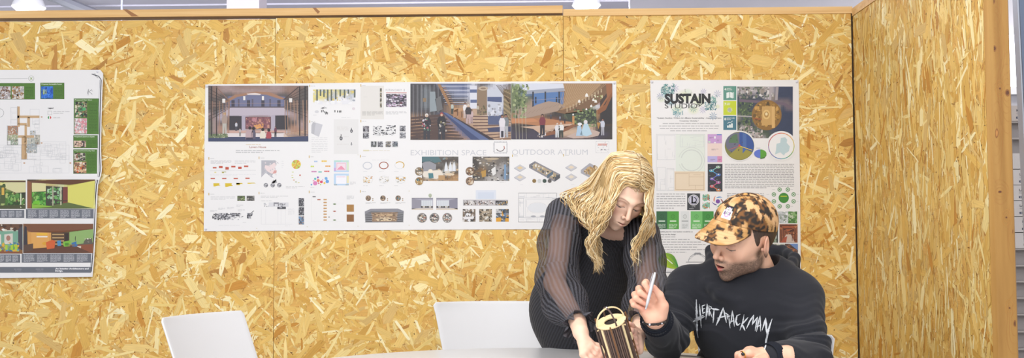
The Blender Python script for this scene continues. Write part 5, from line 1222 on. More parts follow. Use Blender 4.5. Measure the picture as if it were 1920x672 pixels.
def e4(s):
    s.poly([(46, 421), (174.5, 419), (174.5, 430), (110, 437), (58, 436), (46, 430)], '7A4E34', 3)
    for x in (60, 80, 100, 120, 140, 158): s.line(x, 421, x+6, 434, 1, '5A3828', 4)
    s.poly([(46, 424), (50, 426), (52, 472), (42, 474)], '38343C', 4); s.poly([(52, 436), (128, 436), (128, 466), (52, 468)], 'D49A50', 3); s.poly([(58, 436), (92, 436), (92, 466), (60, 467)], 'DCA458', 3.5)
    s.rect(68.6, 437.6, 89, 441.4, 'E8B83C', 6); s.rect(68.6, 443, 89, 445.6, 'ECE4D8', 6); s.rect(96, 436, 130, 464, '4E3828', 5)
    for k in range(4): s.rect(98, 439+k*6, 120, 441.4+k*6, 'B89868', 6)
    s.rect(122, 438, 128, 462, '2E2420', 6); s.poly([(130, 436), (174.5, 430), (174.5, 455), (130, 460)], '8EB06A', 4); s.rect(152, 434, 160, 447, '3E5A34', 6)
    s.poly([(142, 452), (172, 447), (174, 458), (140, 460)], '5E5A50', 6); s.poly([(140, 459), (173, 457), (172, 474), (144, 472)], '8A4E34', 6); s.poly([(144, 462), (168, 461), (167, 467), (146, 467)], 'D8C8B8', 7); s.flecks(146, 447, 170, 455, 20, ['C8C0B0', '7A7468', 'E0D8C8'], (2, 4), 8, 8)
    s.poly([(44, 468), (140, 460), (172, 474), (40, 475)], '5E3A28', 5); s.poly([(44, 460), (62, 457), (62, 470), (44, 474)], '5A4438', 6)
    s.poly([(86, 455), (98, 450), (104, 452), (102, 466), (88, 468)], 'D0602C', 8); s.ell(84, 457, 5, 3, 'D8A030', 7); s.poly([(118, 454), (132, 451), (131, 466), (120, 467)], '7CB83C', 8); s.rect(122, 456, 129, 461, '4A8A28', 9)
    s.poly([(107, 452), (114, 451), (115, 461), (108, 462)], '4A8ABA', 8); s.poly([(134, 456), (146, 452), (145, 462), (136, 464)], '3A70A8', 8); s.rect(126, 459, 140, 461, '8A6A48', 9)
    for x, y in ((92, 423), (118, 426), (123, 423), (134, 422), (143, 430), (150, 428), (161, 424)): s.ell(x, y, 3.2, 1.6, '2A2624', 8); s.ell(x, y+1.6, 1.6, 1, 'F0E8D8', 9)
    for x, y in ((80, 431), (104, 433), (125, 434)): s.ell(x, y, 2.6, 1, 'F4ECD8', 8)
    s.ell(143, 448, 2.4, 6, '2E2A26', 8)
cafe(43.5, 420, 175, 475, ['mmmmmmmm', 'kOOOmGGG', 'kOOObkGG', 'kOOObkmm', 'kmoomGmm', 'kmmmmmmm'], pal, e4)
# ================================================================== SDF sculpting (numpy) -> surface nets
def V3(*a): return np.array(a, dtype=np.float32)
def smin(a, b, k):
    h = np.maximum(k-np.abs(a-b), 0)/k
    return np.minimum(a, b)-h*h*k*0.25
def smax(a, b, k): return -smin(-a, -b, k)
def sph(p, c, r): return np.linalg.norm(p-np.asarray(c, np.float32), axis=1)-r
def cap(p, a, b, ra, rb=None):
    if rb is None: rb = ra
    a = np.asarray(a, np.float32); b = np.asarray(b, np.float32)
    pa = p-a; ba = b-a
    h = np.clip((pa@ba)/max(float(ba@ba), 1e-12), 0, 1)
    return np.linalg.norm(pa-h[:, None]*ba, axis=1)-(ra+(rb-ra)*h)
def ell(p, c, r, R=None):
    q = p-np.asarray(c, np.float32)
    if R is not None: q = q@R          # R: columns = local axes in world
    r = np.asarray(r, np.float32)
    k0 = np.linalg.norm(q/r, axis=1); k1 = np.linalg.norm(q/(r*r), axis=1)
    return k0*(k0-1)/np.maximum(k1, 1e-9)
def rbox(p, c, b, rad, R=None):
    q = p-np.asarray(c, np.float32)
    if R is not None: q = q@R
    q = np.abs(q)-(np.asarray(b, np.float32)-rad)
    return np.linalg.norm(np.maximum(q, 0), axis=1)+np.minimum(q.max(axis=1), 0)-rad
def chain(p, pts, rad, k=0.02):
    d = None
    for i in range(len(pts)-1):
        e = cap(p, pts[i], pts[i+1], rad[i], rad[i+1])
        d = e if d is None else smin(d, e, k)
    return d
def surf(f, lo, hi, h, slack=1.5, B=12):
    lo = np.asarray(lo, np.float32); hi = np.asarray(hi, np.float32)
    nb = np.ceil((hi-lo)/(B*h)).astype(int)
    I = np.stack(np.meshgrid(*[np.arange(n) for n in nb], indexing='ij'), -1).reshape(-1, 3)
    cen = lo+(I+0.5)*B*h
    d = f(cen.astype(np.float32))
    I = I[np.abs(d) < B*h*0.87*slack+h]
    N = nb*B+2
    def lid(ijk): return (ijk[..., 0].astype(np.int64)*N[1]+ijk[..., 1])*N[2]+ijk[..., 2]
    g = np.stack(np.meshgrid(*[np.arange(B+1)]*3, indexing='ij'), -1)
    cid = []; cv = []; quads = []
    CH = 60
    for s0 in range(0, len(I), CH):
        J = I[s0:s0+CH]
        base = J[:, None, None, None, :]*B
        ijk = base+g[None]
        pts = lo+ijk*h
        val = f(pts.reshape(-1, 3).astype(np.float32)).reshape(len(J), B+1, B+1, B+1)
        neg = val < 0
        acc = np.zeros((len(J), B, B, B, 3)); cnt = np.zeros((len(J), B, B, B))
        cut = lambda A, ox, oy, oz: A[:, ox:ox+B, oy:oy+B, oz:oz+B]
        for ax in range(3):
            o1, o2 = [(1, 2), (0, 2), (0, 1)][ax]
            for u in (0, 1):
                for v in (0, 1):
                    o = [0, 0, 0]; o[o1] = u; o[o2] = v
                    e = o.copy(); e[ax] = 1
                    a = cut(val, *o); b = cut(val, *e)
                    m = (a < 0) != (b < 0)
                    t = np.where(m, a/np.where(np.abs(a-b) < 1e-12, 1, a-b), 0)
                    off = np.zeros(a.shape+(3,)); off[..., 0] = o[0]; off[..., 1] = o[1]; off[..., 2] = o[2]
                    off[..., ax] = t
                    acc += off*m[..., None]; cnt += m
        act = cnt > 0
        w = np.argwhere(act)
        if len(w):
            cell = (J[w[:, 0]]*B+w[:, 1:])
            cid.append(lid(cell)); cv.append(lo+(cell+acc[act]/cnt[act][:, None])*h)
        for ax in range(3):
            o = [0, 0, 0]; o[ax] = 1
            a = cut(neg, 0, 0, 0); b = cut(neg, *o)
            w = np.argwhere(a != b)
            if not len(w): continue
            e = J[w[:, 0]]*B+w[:, 1:]
            s = a[tuple(w.T)]
            p, q = [(1, 2), (2, 0), (0, 1)][ax]
            dp = np.zeros(3, int); dp[p] = 1; dq = np.zeros(3, int); dq[q] = 1
            Q = np.stack([lid(e-dp-dq), lid(e-dq), lid(e), lid(e-dp)], 1)
            Q[~s] = Q[~s][:, ::-1]
            quads.append(Q)
    cid = np.concatenate(cid); cv = np.concatenate(cv); quads = np.concatenate(quads)
    u, ix = np.unique(cid, return_index=True)
    Vv = cv[ix]
    pos = np.searchsorted(u, quads); pos = np.clip(pos, 0, len(u)-1)
    ok = (u[pos] == quads).all(axis=1)
    return Vv, pos[ok]
def join(*ms):
    Vs = []; Fs = []; o = 0
    for v, f in ms: Vs.append(v); Fs.append(f+o); o += len(v)
    return np.concatenate(Vs), np.concatenate(Fs)
def npv(v): return np.array((v.x, v.y, v.z), np.float32)
def vnoise(p, s, seed=0):
    q = p*s+seed*17.3
    i = np.floor(q).astype(np.int64); f = (q-i); f = f*f*(3-2*f)
    def hsh(a, b, c):
        n = (a*73856093) ^ (b*19349663) ^ (c*83492791)
        n = (n ^ (n >> 13))*1274126177 & 0x7fffffff
        return (n % 100003)/100003.0
    x, y, z = i.T; fx, fy, fz = f.T
    r = 0
    for a in (0, 1):
        for b in (0, 1):
            for c in (0, 1):
                w = (fx if a else 1-fx)*(fy if b else 1-fy)*(fz if c else 1-fz)
                r = r+w*hsh(x+a, y+b, z+c)
    return r
def cmix(A, B, t): return A*(1-t[:, None])+B*t[:, None]
def sstep(a, b, x):
    t = np.clip((x-a)/(b-a), 0, 1); return t*t*(3-2*t)
def LC(h): return np.array(lin(h)[:3], np.float32)

# ---------------------------------------------------------------- head (local: face -Y, up Z, metres, origin between the ears at eye height)
def head_sdf(q, male, mouth=0.0):
    jw = 1.0 if male else 0.90
    d = ell(q, (0, 0.018, 0.030), (0.076, 0.096, 0.086))
    d = smin(d, ell(q, (0, -0.028, -0.012), (0.064*jw, 0.062, 0.075)), 0.03)
    d = smin(d, ell(q, (0, -0.034, -0.062), (0.050*jw, 0.046, 0.045)), 0.03)
    d = smin(d, sph(q, (0, -0.068, -0.098 if male else -0.092), 0.018 if male else 0.013), 0.028)
    for sx in (-1, 1):
        d = smin(d, sph(q, (sx*0.050*jw, -0.006, -0.066), 0.016), 0.03)         # jaw corner
        d = smin(d, sph(q, (sx*0.043*jw, -0.060, -0.020), 0.019), 0.022)        # cheekbone
        d = smin(d, cap(q, (sx*0.008, -0.089, 0.022), (sx*0.044, -0.076, 0.021), 0.0085 if male else 0.006, 0.007), 0.016)
        d = smax(d, -ell(q, (sx*0.031, -0.098, 0.004), (0.0165, 0.018, 0.0125)), 0.014)
        d = smin(d, ell(q, (sx*0.031, -0.0745, 0.0035), (0.0145, 0.0135, 0.0115)), 0.005)   # lidded eye
    # nose
    d = smin(d, cap(q, (0, -0.088, 0.016), (0, -0.112, -0.026), 0.0065, 0.0088 if male else 0.0078), 0.012)
    for sx in (-1, 1):
        d = smin(d, sph(q, (sx*0.0105, -0.1005, -0.031), 0.0072 if male else 0.006), 0.006)
        d = smax(d, -cap(q, (sx*0.006, -0.109, -0.040), (sx*0.006, -0.103, -0.034), 0.0026), 0.003)
    # muzzle, lips
    d = smin(d, ell(q, (0, -0.080, -0.056), (0.026, 0.020, 0.020)), 0.02)
    mz = -0.056
    up = cap(q, (-0.020, -0.0885, mz+0.001), (0, -0.0985, mz+0.0045), 0.0028, 0.0048)
    up = smin(up, cap(q, (0.020, -0.0885, mz+0.001), (0, -0.0985, mz+0.0045), 0.0028, 0.0048), 0.004)
    lo = cap(q, (-0.016, -0.088, mz-0.005-mouth), (0, -0.0965, mz-0.0085-mouth), 0.003, 0.0055)
    lo = smin(lo, cap(q, (0.016, -0.088, mz-0.005-mouth), (0, -0.0965, mz-0.0085-mouth), 0.003, 0.0055), 0.004)
    d = smin(d, up, 0.005); d = smin(d, lo, 0.005)
    gap = 0.0010+mouth*0.5
    d = smax(d, -ell(q, (0, -0.100, mz-0.0022-mouth*0.5), (0.0185, 0.016, gap+0.0008)), 0.0025)
    # ears
    for sx in ((-1, 1) if male else ()):
        R = np.array(Matrix.Rotation(sx*0.5, 3, 'Z') @ Matrix.Rotation(-0.18, 3, 'X'), np.float32)
        e = ell(q, (sx*0.0835, 0.013, -0.006), (0.0070, 0.0195, 0.033), R)
        e = smax(e, -ell(q, (sx*0.0925, 0.009, -0.002), (0.007, 0.012, 0.022), R), 0.004)
        e = smin(e, ell(q, (sx*0.0805, -0.002, -0.012), (0.0045, 0.004, 0.006)), 0.004)
        d = smin(d, e, 0.006)
    return d
def head_color(q, male, mouth=0.0):
    n = len(q); jw = 1.0 if male else 0.9
    skin = LC('E6B89C') if male else LC('EEC8B0')
    c = np.tile(skin, (n, 1))
    x, y, z = q.T
    nz_ = vnoise(q, 60, 3)
    c = c*(0.95+0.10*nz_[:, None])
    red = np.exp(-(((np.abs(x)-0.042)/0.018)**2+((z+0.025)/0.02)**2+((y+0.07)/0.03)**2))
    c = cmix(c, np.tile(LC('D08A76') if not male else LC('CC9278'), (n, 1)), red*0.55)
    nt_ = np.exp(-((x/0.013)**2+((z+0.03)/0.013)**2+((y+0.11)/0.016)**2)); c = cmix(c, np.tile(LC('CF8E78'), (n, 1)), nt_*0.45)
    ear = sstep(0.078, 0.085, np.abs(x))*(y > -0.03); c = cmix(c, np.tile(LC('D59A84'), (n, 1)), ear*0.5)
    # stubble
    if male:
        jaw = sstep(-0.030, -0.050, z-0.25*np.maximum(y, -0.1)*0)*sstep(0.045, 0.015, y)
        low = sstep(-0.02, -0.055, z+0.5*(y+0.03)*(y > -0.03)*-0.4)
        st = jaw*low
        st = st*(1-np.exp(-((x/0.022)**2+((z+0.058)/0.010)**2))*(y < -0.08))
        mus = np.exp(-((x/0.028)**4+((z+0.0445)/0.0065)**2))*(y < -0.075)
        chn = np.exp(-((x/0.03)**4+((z+0.093)/0.022)**2))*(y < -0.04)
        cheek = np.exp(-(((np.abs(x)-0.030)/0.012)**2+((z+0.03)/0.012)**2)); st = st*(1-0.8*cheek)
        side = np.exp(-(((y-0.0)/0.016)**2))*sstep(0.0, -0.03, z)*(np.abs(x) > 0.045)
        sp = vnoise(q, 420, 5)*0.6+vnoise(q, 800, 6)*0.4
        t = np.clip(np.maximum.reduce([st*0.85, mus*0.95, chn*0.85, side*0.9]), 0, 1)*(0.55+0.75*sp)
        c = cmix(c, np.tile(LC('433831'), (n, 1)), np.clip(t, 0, .85))
    mz = -0.056
    # lips
    up = np.minimum(cap(q, (-0.020, -0.0885, mz+0.001), (0, -0.0985, mz+0.0045), 0.003, 0.0050), cap(q, (0.020, -0.0885, mz+0.001), (0, -0.0985, mz+0.0045), 0.003, 0.0050))
    lo = np.minimum(cap(q, (-0.016, -0.088, mz-0.005-mouth), (0, -0.0965, mz-0.0085-mouth), 0.0032, 0.0058), cap(q, (0.016, -0.088, mz-0.005-mouth), (0, -0.0965, mz-0.0085-mouth), 0.0032, 0.0058))
    lip = sstep(0.0016, 0.0, np.minimum(up, lo))
    c = cmix(c, np.tile(LC('CC6664') if male else LC('C4605E'), (n, 1)), lip*0.85)
    inn = ell(q, (0, -0.098, mz-0.0022-mouth*0.5), (0.0175, 0.016, 0.0016+mouth*0.5))
    t = sstep(0.0008, -0.0006, inn); c = cmix(c, np.tile(LC('5A2420'), (n, 1)), t)
    # eyes: lid line, lashes, brow
    for sx in (-1, 1):
        ex, ez = sx*0.031, 0.0035
        dx = (x-ex)
        lidz = -0.0050-0.0022*(1-(dx/0.015)**2)
        front = (y < -0.060)
        ln = np.exp(-((z-ez-lidz)/0.0013)**2)*(np.abs(dx) < 0.0155)*front
        eh = 0.0030 if male else 0.0048
        eye = (z-ez < lidz)*(z-ez > lidz-eh*(1-(dx/0.0135)**2))*(np.abs(dx) < 0.0130)*front
        c = cmix(c, np.tile(LC('D8D2CC'), (n, 1)), eye*0.9)
        c = cmix(c, np.tile(LC('34383A'), (n, 1)), eye*np.exp(-(dx/0.0058)**4)*0.95)
        c = cmix(c, np.tile(LC('2E2420') if male else LC('3A2C26'), (n, 1)), np.clip(ln, 0, 1)*0.95)
        crease = np.exp(-((z-ez-0.0085+0.02*np.abs(dx))/0.0013)**2)*(np.abs(dx) < 0.015)*front
        c = cmix(c, np.tile(LC('A87460'), (n, 1)), crease*(0.5 if male else 0.35))
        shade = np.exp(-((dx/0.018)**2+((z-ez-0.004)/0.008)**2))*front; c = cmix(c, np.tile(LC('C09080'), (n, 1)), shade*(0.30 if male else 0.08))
        bz = 0.0215+0.006*(1-((np.abs(x)-0.034)/0.022)**2)
        br = np.exp(-((z-bz)/(0.0036 if male else 0.0024))**2)*sstep(0.009, 0.014, np.abs(x))*sstep(0.056, 0.045, np.abs(x))*(y < -0.045)*(x*sx > 0)
        c = cmix(c, np.tile(LC('3A2C24') if male else LC('7A5A44'), (n, 1)), br*(0.9 if male else 0.75)*(0.7+0.5*vnoise(q, 500, 8)))
    return c
def to_local(p, T):      # T: 4x4 Matrix (rotation+translation)
    R = np.array(T.to_3x3(), np.float32); t = np.array(T.translation, np.float32)
    return (p-t)@R
def to_world(p, T):
    R = np.array(T.to_3x3(), np.float32); t = np.array(T.translation, np.float32)
    return p@R.T+t
M_skin = mat('skin', rough=0.5, vc=True, sss=0.12, spec=0.35)
M_skinw = mat('skin_pale', rough=0.5, vc=True, sss=0.12, spec=0.35)
def hand_sdf(p, wrist, mcps, fingers, thumb, palm_r=0.0125, fr=1.0, palm_n=None):
    """wrist: point; mcps: 4 knuckle points; fingers: list of joint lists (starting at the knuckle); thumb: joints from the palm base"""
    d = None
    w = np.asarray(wrist, np.float32)
    for i, m in enumerate(mcps):
        a = w+(np.asarray(m)-w)*0.12
        e = cap(p, a, m, palm_r*1.05, palm_r*0.86)
        d = e if d is None else smin(d, e, 0.010)
    for i in range(3): d = smin(d, cap(p, mcps[i], mcps[i+1], palm_r*.8, palm_r*.8), 0.006)
    for i, f in enumerate(fingers):
        s = fr*(1.0, 1.05, 1.0, 0.88)[i]
        r = [0.0092*s, 0.0086*s, 0.0080*s, 0.0066*s][:len(f)]
        e = chain(p, f, r, 0.004)
        d = smin(d, e, 0.0045)
    th = chain(p, thumb, [0.0145*fr, 0.0118*fr, 0.0098*fr, 0.0082*fr][:len(thumb)], 0.006)
    return smin(d, th, 0.009)
# ================================================================== THE SEATED MAN
def Q(px, py, Y): return npv(W(px, py, Y))
man = empty('person', (0.64, -1.12, 0.0))
tag(man, 'seated person in a dark navy hoodie and bleached camouflage cap holding a silver pen', 'person')
Tm = Matrix.Translation(W(1391, 448.5, -1.33)) @ Matrix.Rotation(math.radians(22.6), 4, 'Y') @ Matrix.Rotation(math.radians(-48.6), 4, 'Z') @ Matrix.Rotation(math.radians(32.3), 4, 'X')
HS = 0.97
def man_head(p):
    q = to_local(p, Tm)/HS
    return head_sdf(q, True, 0.006)*HS
hb = npv(Tm @ Vector((0, 0.030, -0.055))); c7 = Q(1428, 545, -1.19)
def man_headneck(p):
    d = man_head(p)
    d = smin(d, cap(p, hb, c7, 0.054, 0.064), 0.03)
    return d
o_ = npv(Tm.translation)
Vh, Fh = surf(man_headneck, o_-0.19, o_+0.19, 0.0017)
cl = head_color(to_local(Vh, Tm)/HS, True, 0.006)
# neck stubble fades out
MR = dict(S=Q(1292, 541, -1.21), E=Q(1250, 637, -1.31), Wr=Q(1231, 601, -1.505))
ML = dict(S=Q(1497, 560, -1.29), E=Q(1520, 664, -1.42), Wr=Q(1447, 669, -1.565))
# right hand, palm open to the viewer, fingers curled round the pen
dY = -1.545
fR = [[Q(1228, 557, dY+.010), Q(1211, 530, dY+.004), Q(1209, 532, dY-.022), Q(1216, 546, dY-.030)],
      [Q(1220, 563, dY+.014), Q(1198, 542, dY+.006), Q(1200, 549, dY-.022), Q(1216, 559, dY-.026)],
      [Q(1213, 571, dY+.014), Q(1190, 553, dY+.006), Q(1192, 560, dY-.020), Q(1209, 570, dY-.020)],
      [Q(1208, 580, dY+.010), Q(1186, 566, dY+.004), Q(1188, 572, dY-.016), Q(1203, 579, dY-.014)]]
thR = [Q(1240, 592, dY-.002), Q(1244, 573, dY-.014), Q(1237, 554, dY-.024), Q(1226, 540, dY-.030)]
wrR = Q(1229, 600, dY+.006)
def man_handR(p):
    d = hand_sdf(p, wrR, [f[0] for f in fR], fR, thR, palm_r=0.0155)
    d = smin(d, ell(p, Q(1240, 580, dY-.006), (0.017, 0.015, 0.022)), 0.012)
    d = smin(d, cap(p, Q(1210, 586, dY-.002), Q(1222, 596, dY), 0.014, 0.018), 0.012)
    return smin(d, cap(p, wrR, MR['Wr']+np.array([0, .04, -.01], np.float32), 0.026, 0.028), 0.014)
# left hand, a loose fist on the table
fL = [[Q(1404, 664, -1.600), Q(1389, 668, -1.612), Q(1387, 681, -1.600), Q(1398, 686, -1.585)],
      [Q(1404, 660, -1.578), Q(1384, 666, -1.585), Q(1382, 680, -1.575), Q(1396, 685, -1.56)],
      [Q(1408, 659, -1.555), Q(1390, 664, -1.555), Q(1386, 678, -1.550), Q(1398, 683, -1.54)],
      [Q(1414, 661, -1.532), Q(1397, 667, -1.530), Q(1393, 679, -1.528), Q(1402, 683, -1.52)]]
thL = [Q(1432, 674, -1.60), Q(1418, 679, -1.625), Q(1404, 681, -1.63), Q(1393, 681, -1.622)]
wrL = Q(1440, 669, -1.568)
def man_handL(p):
    d = hand_sdf(p, wrL, [f[0] for f in fL], fL, thL, palm_r=0.0145)
    return smin(d, cap(p, wrL, ML['Wr']+np.array([.04, .0, .0], np.float32), 0.027, 0.03), 0.014)
def around(pts, m): a = np.array(pts); return a.min(0)-m, a.max(0)+m
lo, hi = around([wrR]+[q for f in fR for q in f]+thR+[MR['Wr']], 0.045); Vr, Fr = surf(man_handR, lo, hi, 0.0015)
lo, hi = around([wrL]+[q for f in fL for q in f]+thL+[ML['Wr']], 0.045); Vl, Fl = surf(man_handL, lo, hi, 0.0018)
def hand_col(V, fingers, thumb, base='E0AE94', tip='D98E7A'):
    c = np.tile(LC(base), (len(V), 1)); c *= (0.94+0.12*vnoise(V, 90, 2))[:, None]
    for f in fingers+[thumb]:
        for k, r in ((-1, 0.013), (1, 0.012), (2, 0.008)):
            if k >= len(f): continue
            t = np.exp(-(np.linalg.norm(V-f[k], axis=1)/r)**2); c = cmix(c, np.tile(LC(tip), (len(V), 1)), t*(0.55 if k == -1 else .38))
    return c
cr = hand_col(Vr, fR, thR); cL = hand_col(Vl, fL, thL)
# torso, arms and legs beneath the clothes (same figure)
hip = np.array([0.64, -1.11, 0.56], np.float32)
KR, KL = np.array([0.42, -1.52, 0.54], np.float32), np.array([0.74, -1.56, 0.54], np.float32)
FR_, FL_ = np.array([0.40, -1.50, 0.07], np.float32), np.array([0.76, -1.52, 0.07], np.float32)
def man_core(p):
    d = cap(p, c7-np.array([0, 0, .05], np.float32), hip, 0.085, 0.10)
    d = smin(d, cap(p, MR['S'], ML['S'], 0.045, 0.045), 0.05)
    for A in (MR, ML):
        d = smin(d, cap(p, A['S'], A['E'], 0.042, 0.034), 0.03); d = smin(d, cap(p, A['E'], A['Wr'], 0.032, 0.025), 0.02)
    for K, Fo in ((KR, FR_), (KL, FL_)):
        d = smin(d, cap(p, hip, K, 0.075, 0.05), 0.04); d = smin(d, cap(p, K, Fo, 0.045, 0.032), 0.03)
    return d
Vc, Fc = surf(man_core, (0.1, -1.8, 0.0), (1.1, -0.9, 1.15), 0.009)
Vb, Fb = join((Vh, Fh), (Vr, Fr), (Vl, Fl), (Vc, Fc))
Cb = np.concatenate([cl, cr, cL, np.tile(LC('DDB094'), (len(Vc), 1))])
npmesh('body', Vb, Fb, M_skin, man, Cb)
# teeth
mb = MB()
for k in range(-3, 4):
    a = k*0.0046
    mb.box(a-0.0021, -0.0945+abs(k)*0.0008, -0.0600, a+0.0021, -0.0915+abs(k)*0.0008, -0.0555, lin('E8E0D4'), M=Tm @ Matrix.Scale(HS, 4))
mb.build('teeth', mat('tooth_enamel', 'E8E0D4', rough=.3), man)

# ---------------------------------------------------------------- hoodie
hcen = np.array([0.645, -1.12, 0.60], np.float32)
chest = Q(1408, 600, -1.235)
rim = [Q(1396, 551, -1.335), Q(1368, 544, -1.325), Q(1349, 526, -1.29), Q(1337, 500, -1.235), Q(1333, 470, -1.16), Q(1362, 458, -1.09), Q(1420, 464, -1.06), Q(1468, 470, -1.08), Q(1490, 484, -1.165), Q(1479, 502, -1.225), Q(1447, 527, -1.285), Q(1420, 543, -1.32)]
basep = [Q(1386, 566, -1.35), Q(1350, 553, -1.33), Q(1326, 530, -1.28), Q(1318, 515, -1.22), Q(1330, 508, -1.15), Q(1368, 505, -1.11), Q(1425, 508, -1.09), Q(1468, 515, -1.11), Q(1492, 530, -1.17), Q(1482, 545, -1.23), Q(1452, 560, -1.29), Q(1418, 568, -1.335)]
Rt_ = np.array(Matrix.Rotation(math.radians(-14), 3, 'Z'), np.float32)
def arm(p, A, r0, r1, r2):
    d = cap(p, A['S'], A['E'], r0, r1)
    return smin(d, cap(p, A['E'], A['Wr'], r1*0.98, r2), 0.022)
def fold_field(p, A, amp, freq, seed):
    """ridges that run across a sleeve and fade away from the elbow"""
    ax = A['E']-A['S']; ax = ax/np.linalg.norm(ax)
    t = (p-A['E'])@ax
    wv = vnoise(p, 14, seed)*2.2
    s = np.sin((t*freq+wv*2.4)*1.0)
    fade = np.exp(-(np.linalg.norm(p-A['E'], axis=1)/0.13)**2)
    return -(amp*(s**3)*fade)
def hoodie(p):
    d = ell(p, chest+np.array([0.0, 0.0, 0.02], np.float32), (0.185, 0.128, 0.20), Rt_)
    d = smin(d, ell(p, hcen, (0.190, 0.135, 0.26), Rt_), 0.06)
    d = smin(d, cap(p, c7+np.array([0, 0.0, -0.02], np.float32), MR['S'], 0.072, 0.066), 0.045)
    d = smin(d, cap(p, c7+np.array([0, 0.0, -0.02], np.float32), ML['S'], 0.070, 0.064), 0.045)
    aR = arm(p, MR, 0.067, 0.056, 0.047)
    aL = arm(p, ML, 0.066, 0.052, 0.040)
    d = smin(d, smin(aR, aL, 0.001), 0.028)
    d = d+fold_field(p, MR, 0.009, 120, 1)+fold_field(p, ML, 0.009, 105, 2)
    d = d-0.010*(vnoise(p*np.array([1, 1, .40], np.float32), 15, 9)-0.5)-0.006*(vnoise(p, 7, 4)-0.5)
    # neck opening
    nk = cap(p, c7+np.array([-0.01, -0.03, -0.02], np.float32), hb+np.array([0.012, 0.01, 0.05], np.float32), 0.058, 0.079)
    # hood thrown back: rolled rim and the cloth down to the shoulders
    h = None
    for i in range(len(rim)):
        j = (i+1) % len(rim)
        e = cap(p, rim[i], rim[j], 0.0130, 0.0130)
        h = e if h is None else smin(h, e, 0.008)
        m1, m2 = rim[i], basep[i]
        h = smin(h, cap(p, m1, m2, 0.012, 0.018), 0.018)
        h = smin(h, cap(p, (rim[i]+rim[j])/2, (basep[i]+basep[j])/2, 0.012, 0.018), 0.018)
    lay = [Q(1322, 520, -1.22), Q(1348, 556, -1.315), Q(1390, 580, -1.352), Q(1440, 572, -1.325), Q(1482, 545, -1.24), Q(1500, 515, -1.15)]
    for i in range(5): h = smin(h, cap(p, lay[i], lay[i+1], 0.013, 0.013), 0.012)
    h = h-0.003*(vnoise(p, 22, 12)-0.5)
    d = smin(d, h, 0.018)
    d = smax(d, -nk, 0.008)
    # cuffs are open around the wrists
    for A, ww in ((MR, wrR), (ML, wrL)):
        dr = A['Wr']-A['E']; dr = dr/np.linalg.norm(dr)
        d = smax(d, (p-(A['Wr']+dr*0.008))@dr - 0.0 if False else d*0-1, 0.001)
    return d
Vo, Fo = surf(hoodie, (0.05, -1.75, 0.42), (1.12, -0.88, 1.22), 0.0036)
M_hood = mat('navy_fleece', '28292E', rough=0.95, spec=0.15, sheen=0.12, bump=(900, 0.25, 0.0008))
hd = npmesh('hoodie', Vo, Fo, M_hood, man)
bvh_h = BVHTree.FromPolygons([Vector(v) for v in Vo.tolist()], Fo.tolist())
# ribbed cuffs
M_rib = mat('navy_rib', '1F222A', rough=0.9, spec=0.15)
def cuff(A, r, ext, name='cuff'):
    dr = Vector((A['Wr']-A['E']).tolist()).normalized()
    Mx = Matrix.Translation(Vector(A['Wr'].tolist())+dr*(-0.005)) @ dr.to_track_quat('Z', 'Y').to_matrix().to_4x4()
    mb = MB(); n = 72; prof = [(r*0.98, 0.0), (r*0.90, 0.012), (r*0.88, ext), (r*0.84, ext+0.003), (r*0.78, ext), (r*0.78, 0.0)]
    P = []
    for rr, z in prof:
        for k in range(n): a = 2*PI*k/n; q = rr+(0.0009 if k % 2 else 0); P.append(Mx @ Vector((q*math.cos(a), q*math.sin(a), z)))
    F = [(i*n+k, i*n+(k+1) % n, (i+1)*n+(k+1) % n, (i+1)*n+k) for i in range(len(prof)-1) for k in range(n)]
    mb.add(P, F); mb.build(name, M_rib, man, smooth=True)
cuff(MR, 0.047, 0.028); cuff(ML, 0.040, 0.026)
# lettering across the chest
LT = [([(130, 112), (134, 300), (136, 420), (148, 480)], 19), ([(160, 155), (168, 260), (177, 385)], 13), ([(98, 325), (150, 300), (208, 276)], 22), ([(110, 300), (200, 262)], 10),
      ([(186, 168), (192, 248)], 10), ([(180, 176), (217, 164)], 9), ([(184, 208), (214, 197)], 8), ([(188, 247), (217, 232)], 9),
      ([(232, 152), (222, 305)], 10), ([(236, 155), (243, 270)], 9), ([(222, 234), (247, 224)], 8),
      ([(250, 168), (258, 272)], 9), ([(250, 172), (277, 188), (256, 216)], 8), ([(256, 215), (282, 288)], 8),
      ([(272, 200), (350, 212)], 17), ([(300, 202), (295, 270), (289, 338)], 13),
      ([(388, 188), (355, 280), (318, 362)], 18), ([(388, 192), (402, 260), (418, 335)], 13), ([(328, 292), (415, 268)], 13),
      ([(404, 238), (444, 268)], 9), ([(422, 250), (428, 305)], 8), ([(424, 280), (456, 268)], 9), ([(440, 274), (453, 388)], 9),
      ([(474, 216), (466, 300), (455, 345)], 11), ([(476, 222), (486, 300), (494, 372)], 11), ([(452, 328), (492, 312)], 9),
      ([(553, 252), (518, 268), (507, 318), (522, 362), (550, 340)], 16),
      ([(586, 255), (574, 330), (545, 408)], 12), ([(625, 282), (566, 352)], 13), ([(566, 346), (596, 412)], 15),
      ([(608, 392), (640, 320), (680, 258)], 14), ([(680, 262), (672, 310), (663, 358)], 12), ([(664, 352), (716, 278)], 12), ([(716, 280), (702, 350), (692, 415)], 12),
      ([(738, 268), (720, 340), (704, 422)], 12), ([(740, 272), (742, 350), (744, 420)], 11), ([(704, 372), (752, 356)], 10),
      ([(758, 408), (778, 340), (792, 286)], 13), ([(792, 288), (797, 360), (802, 445)], 18), ([(854, 296), (822, 390), (798, 500), (790, 560), (774, 612)], 19)]
mb = MB(); Rr = random.Random(5)
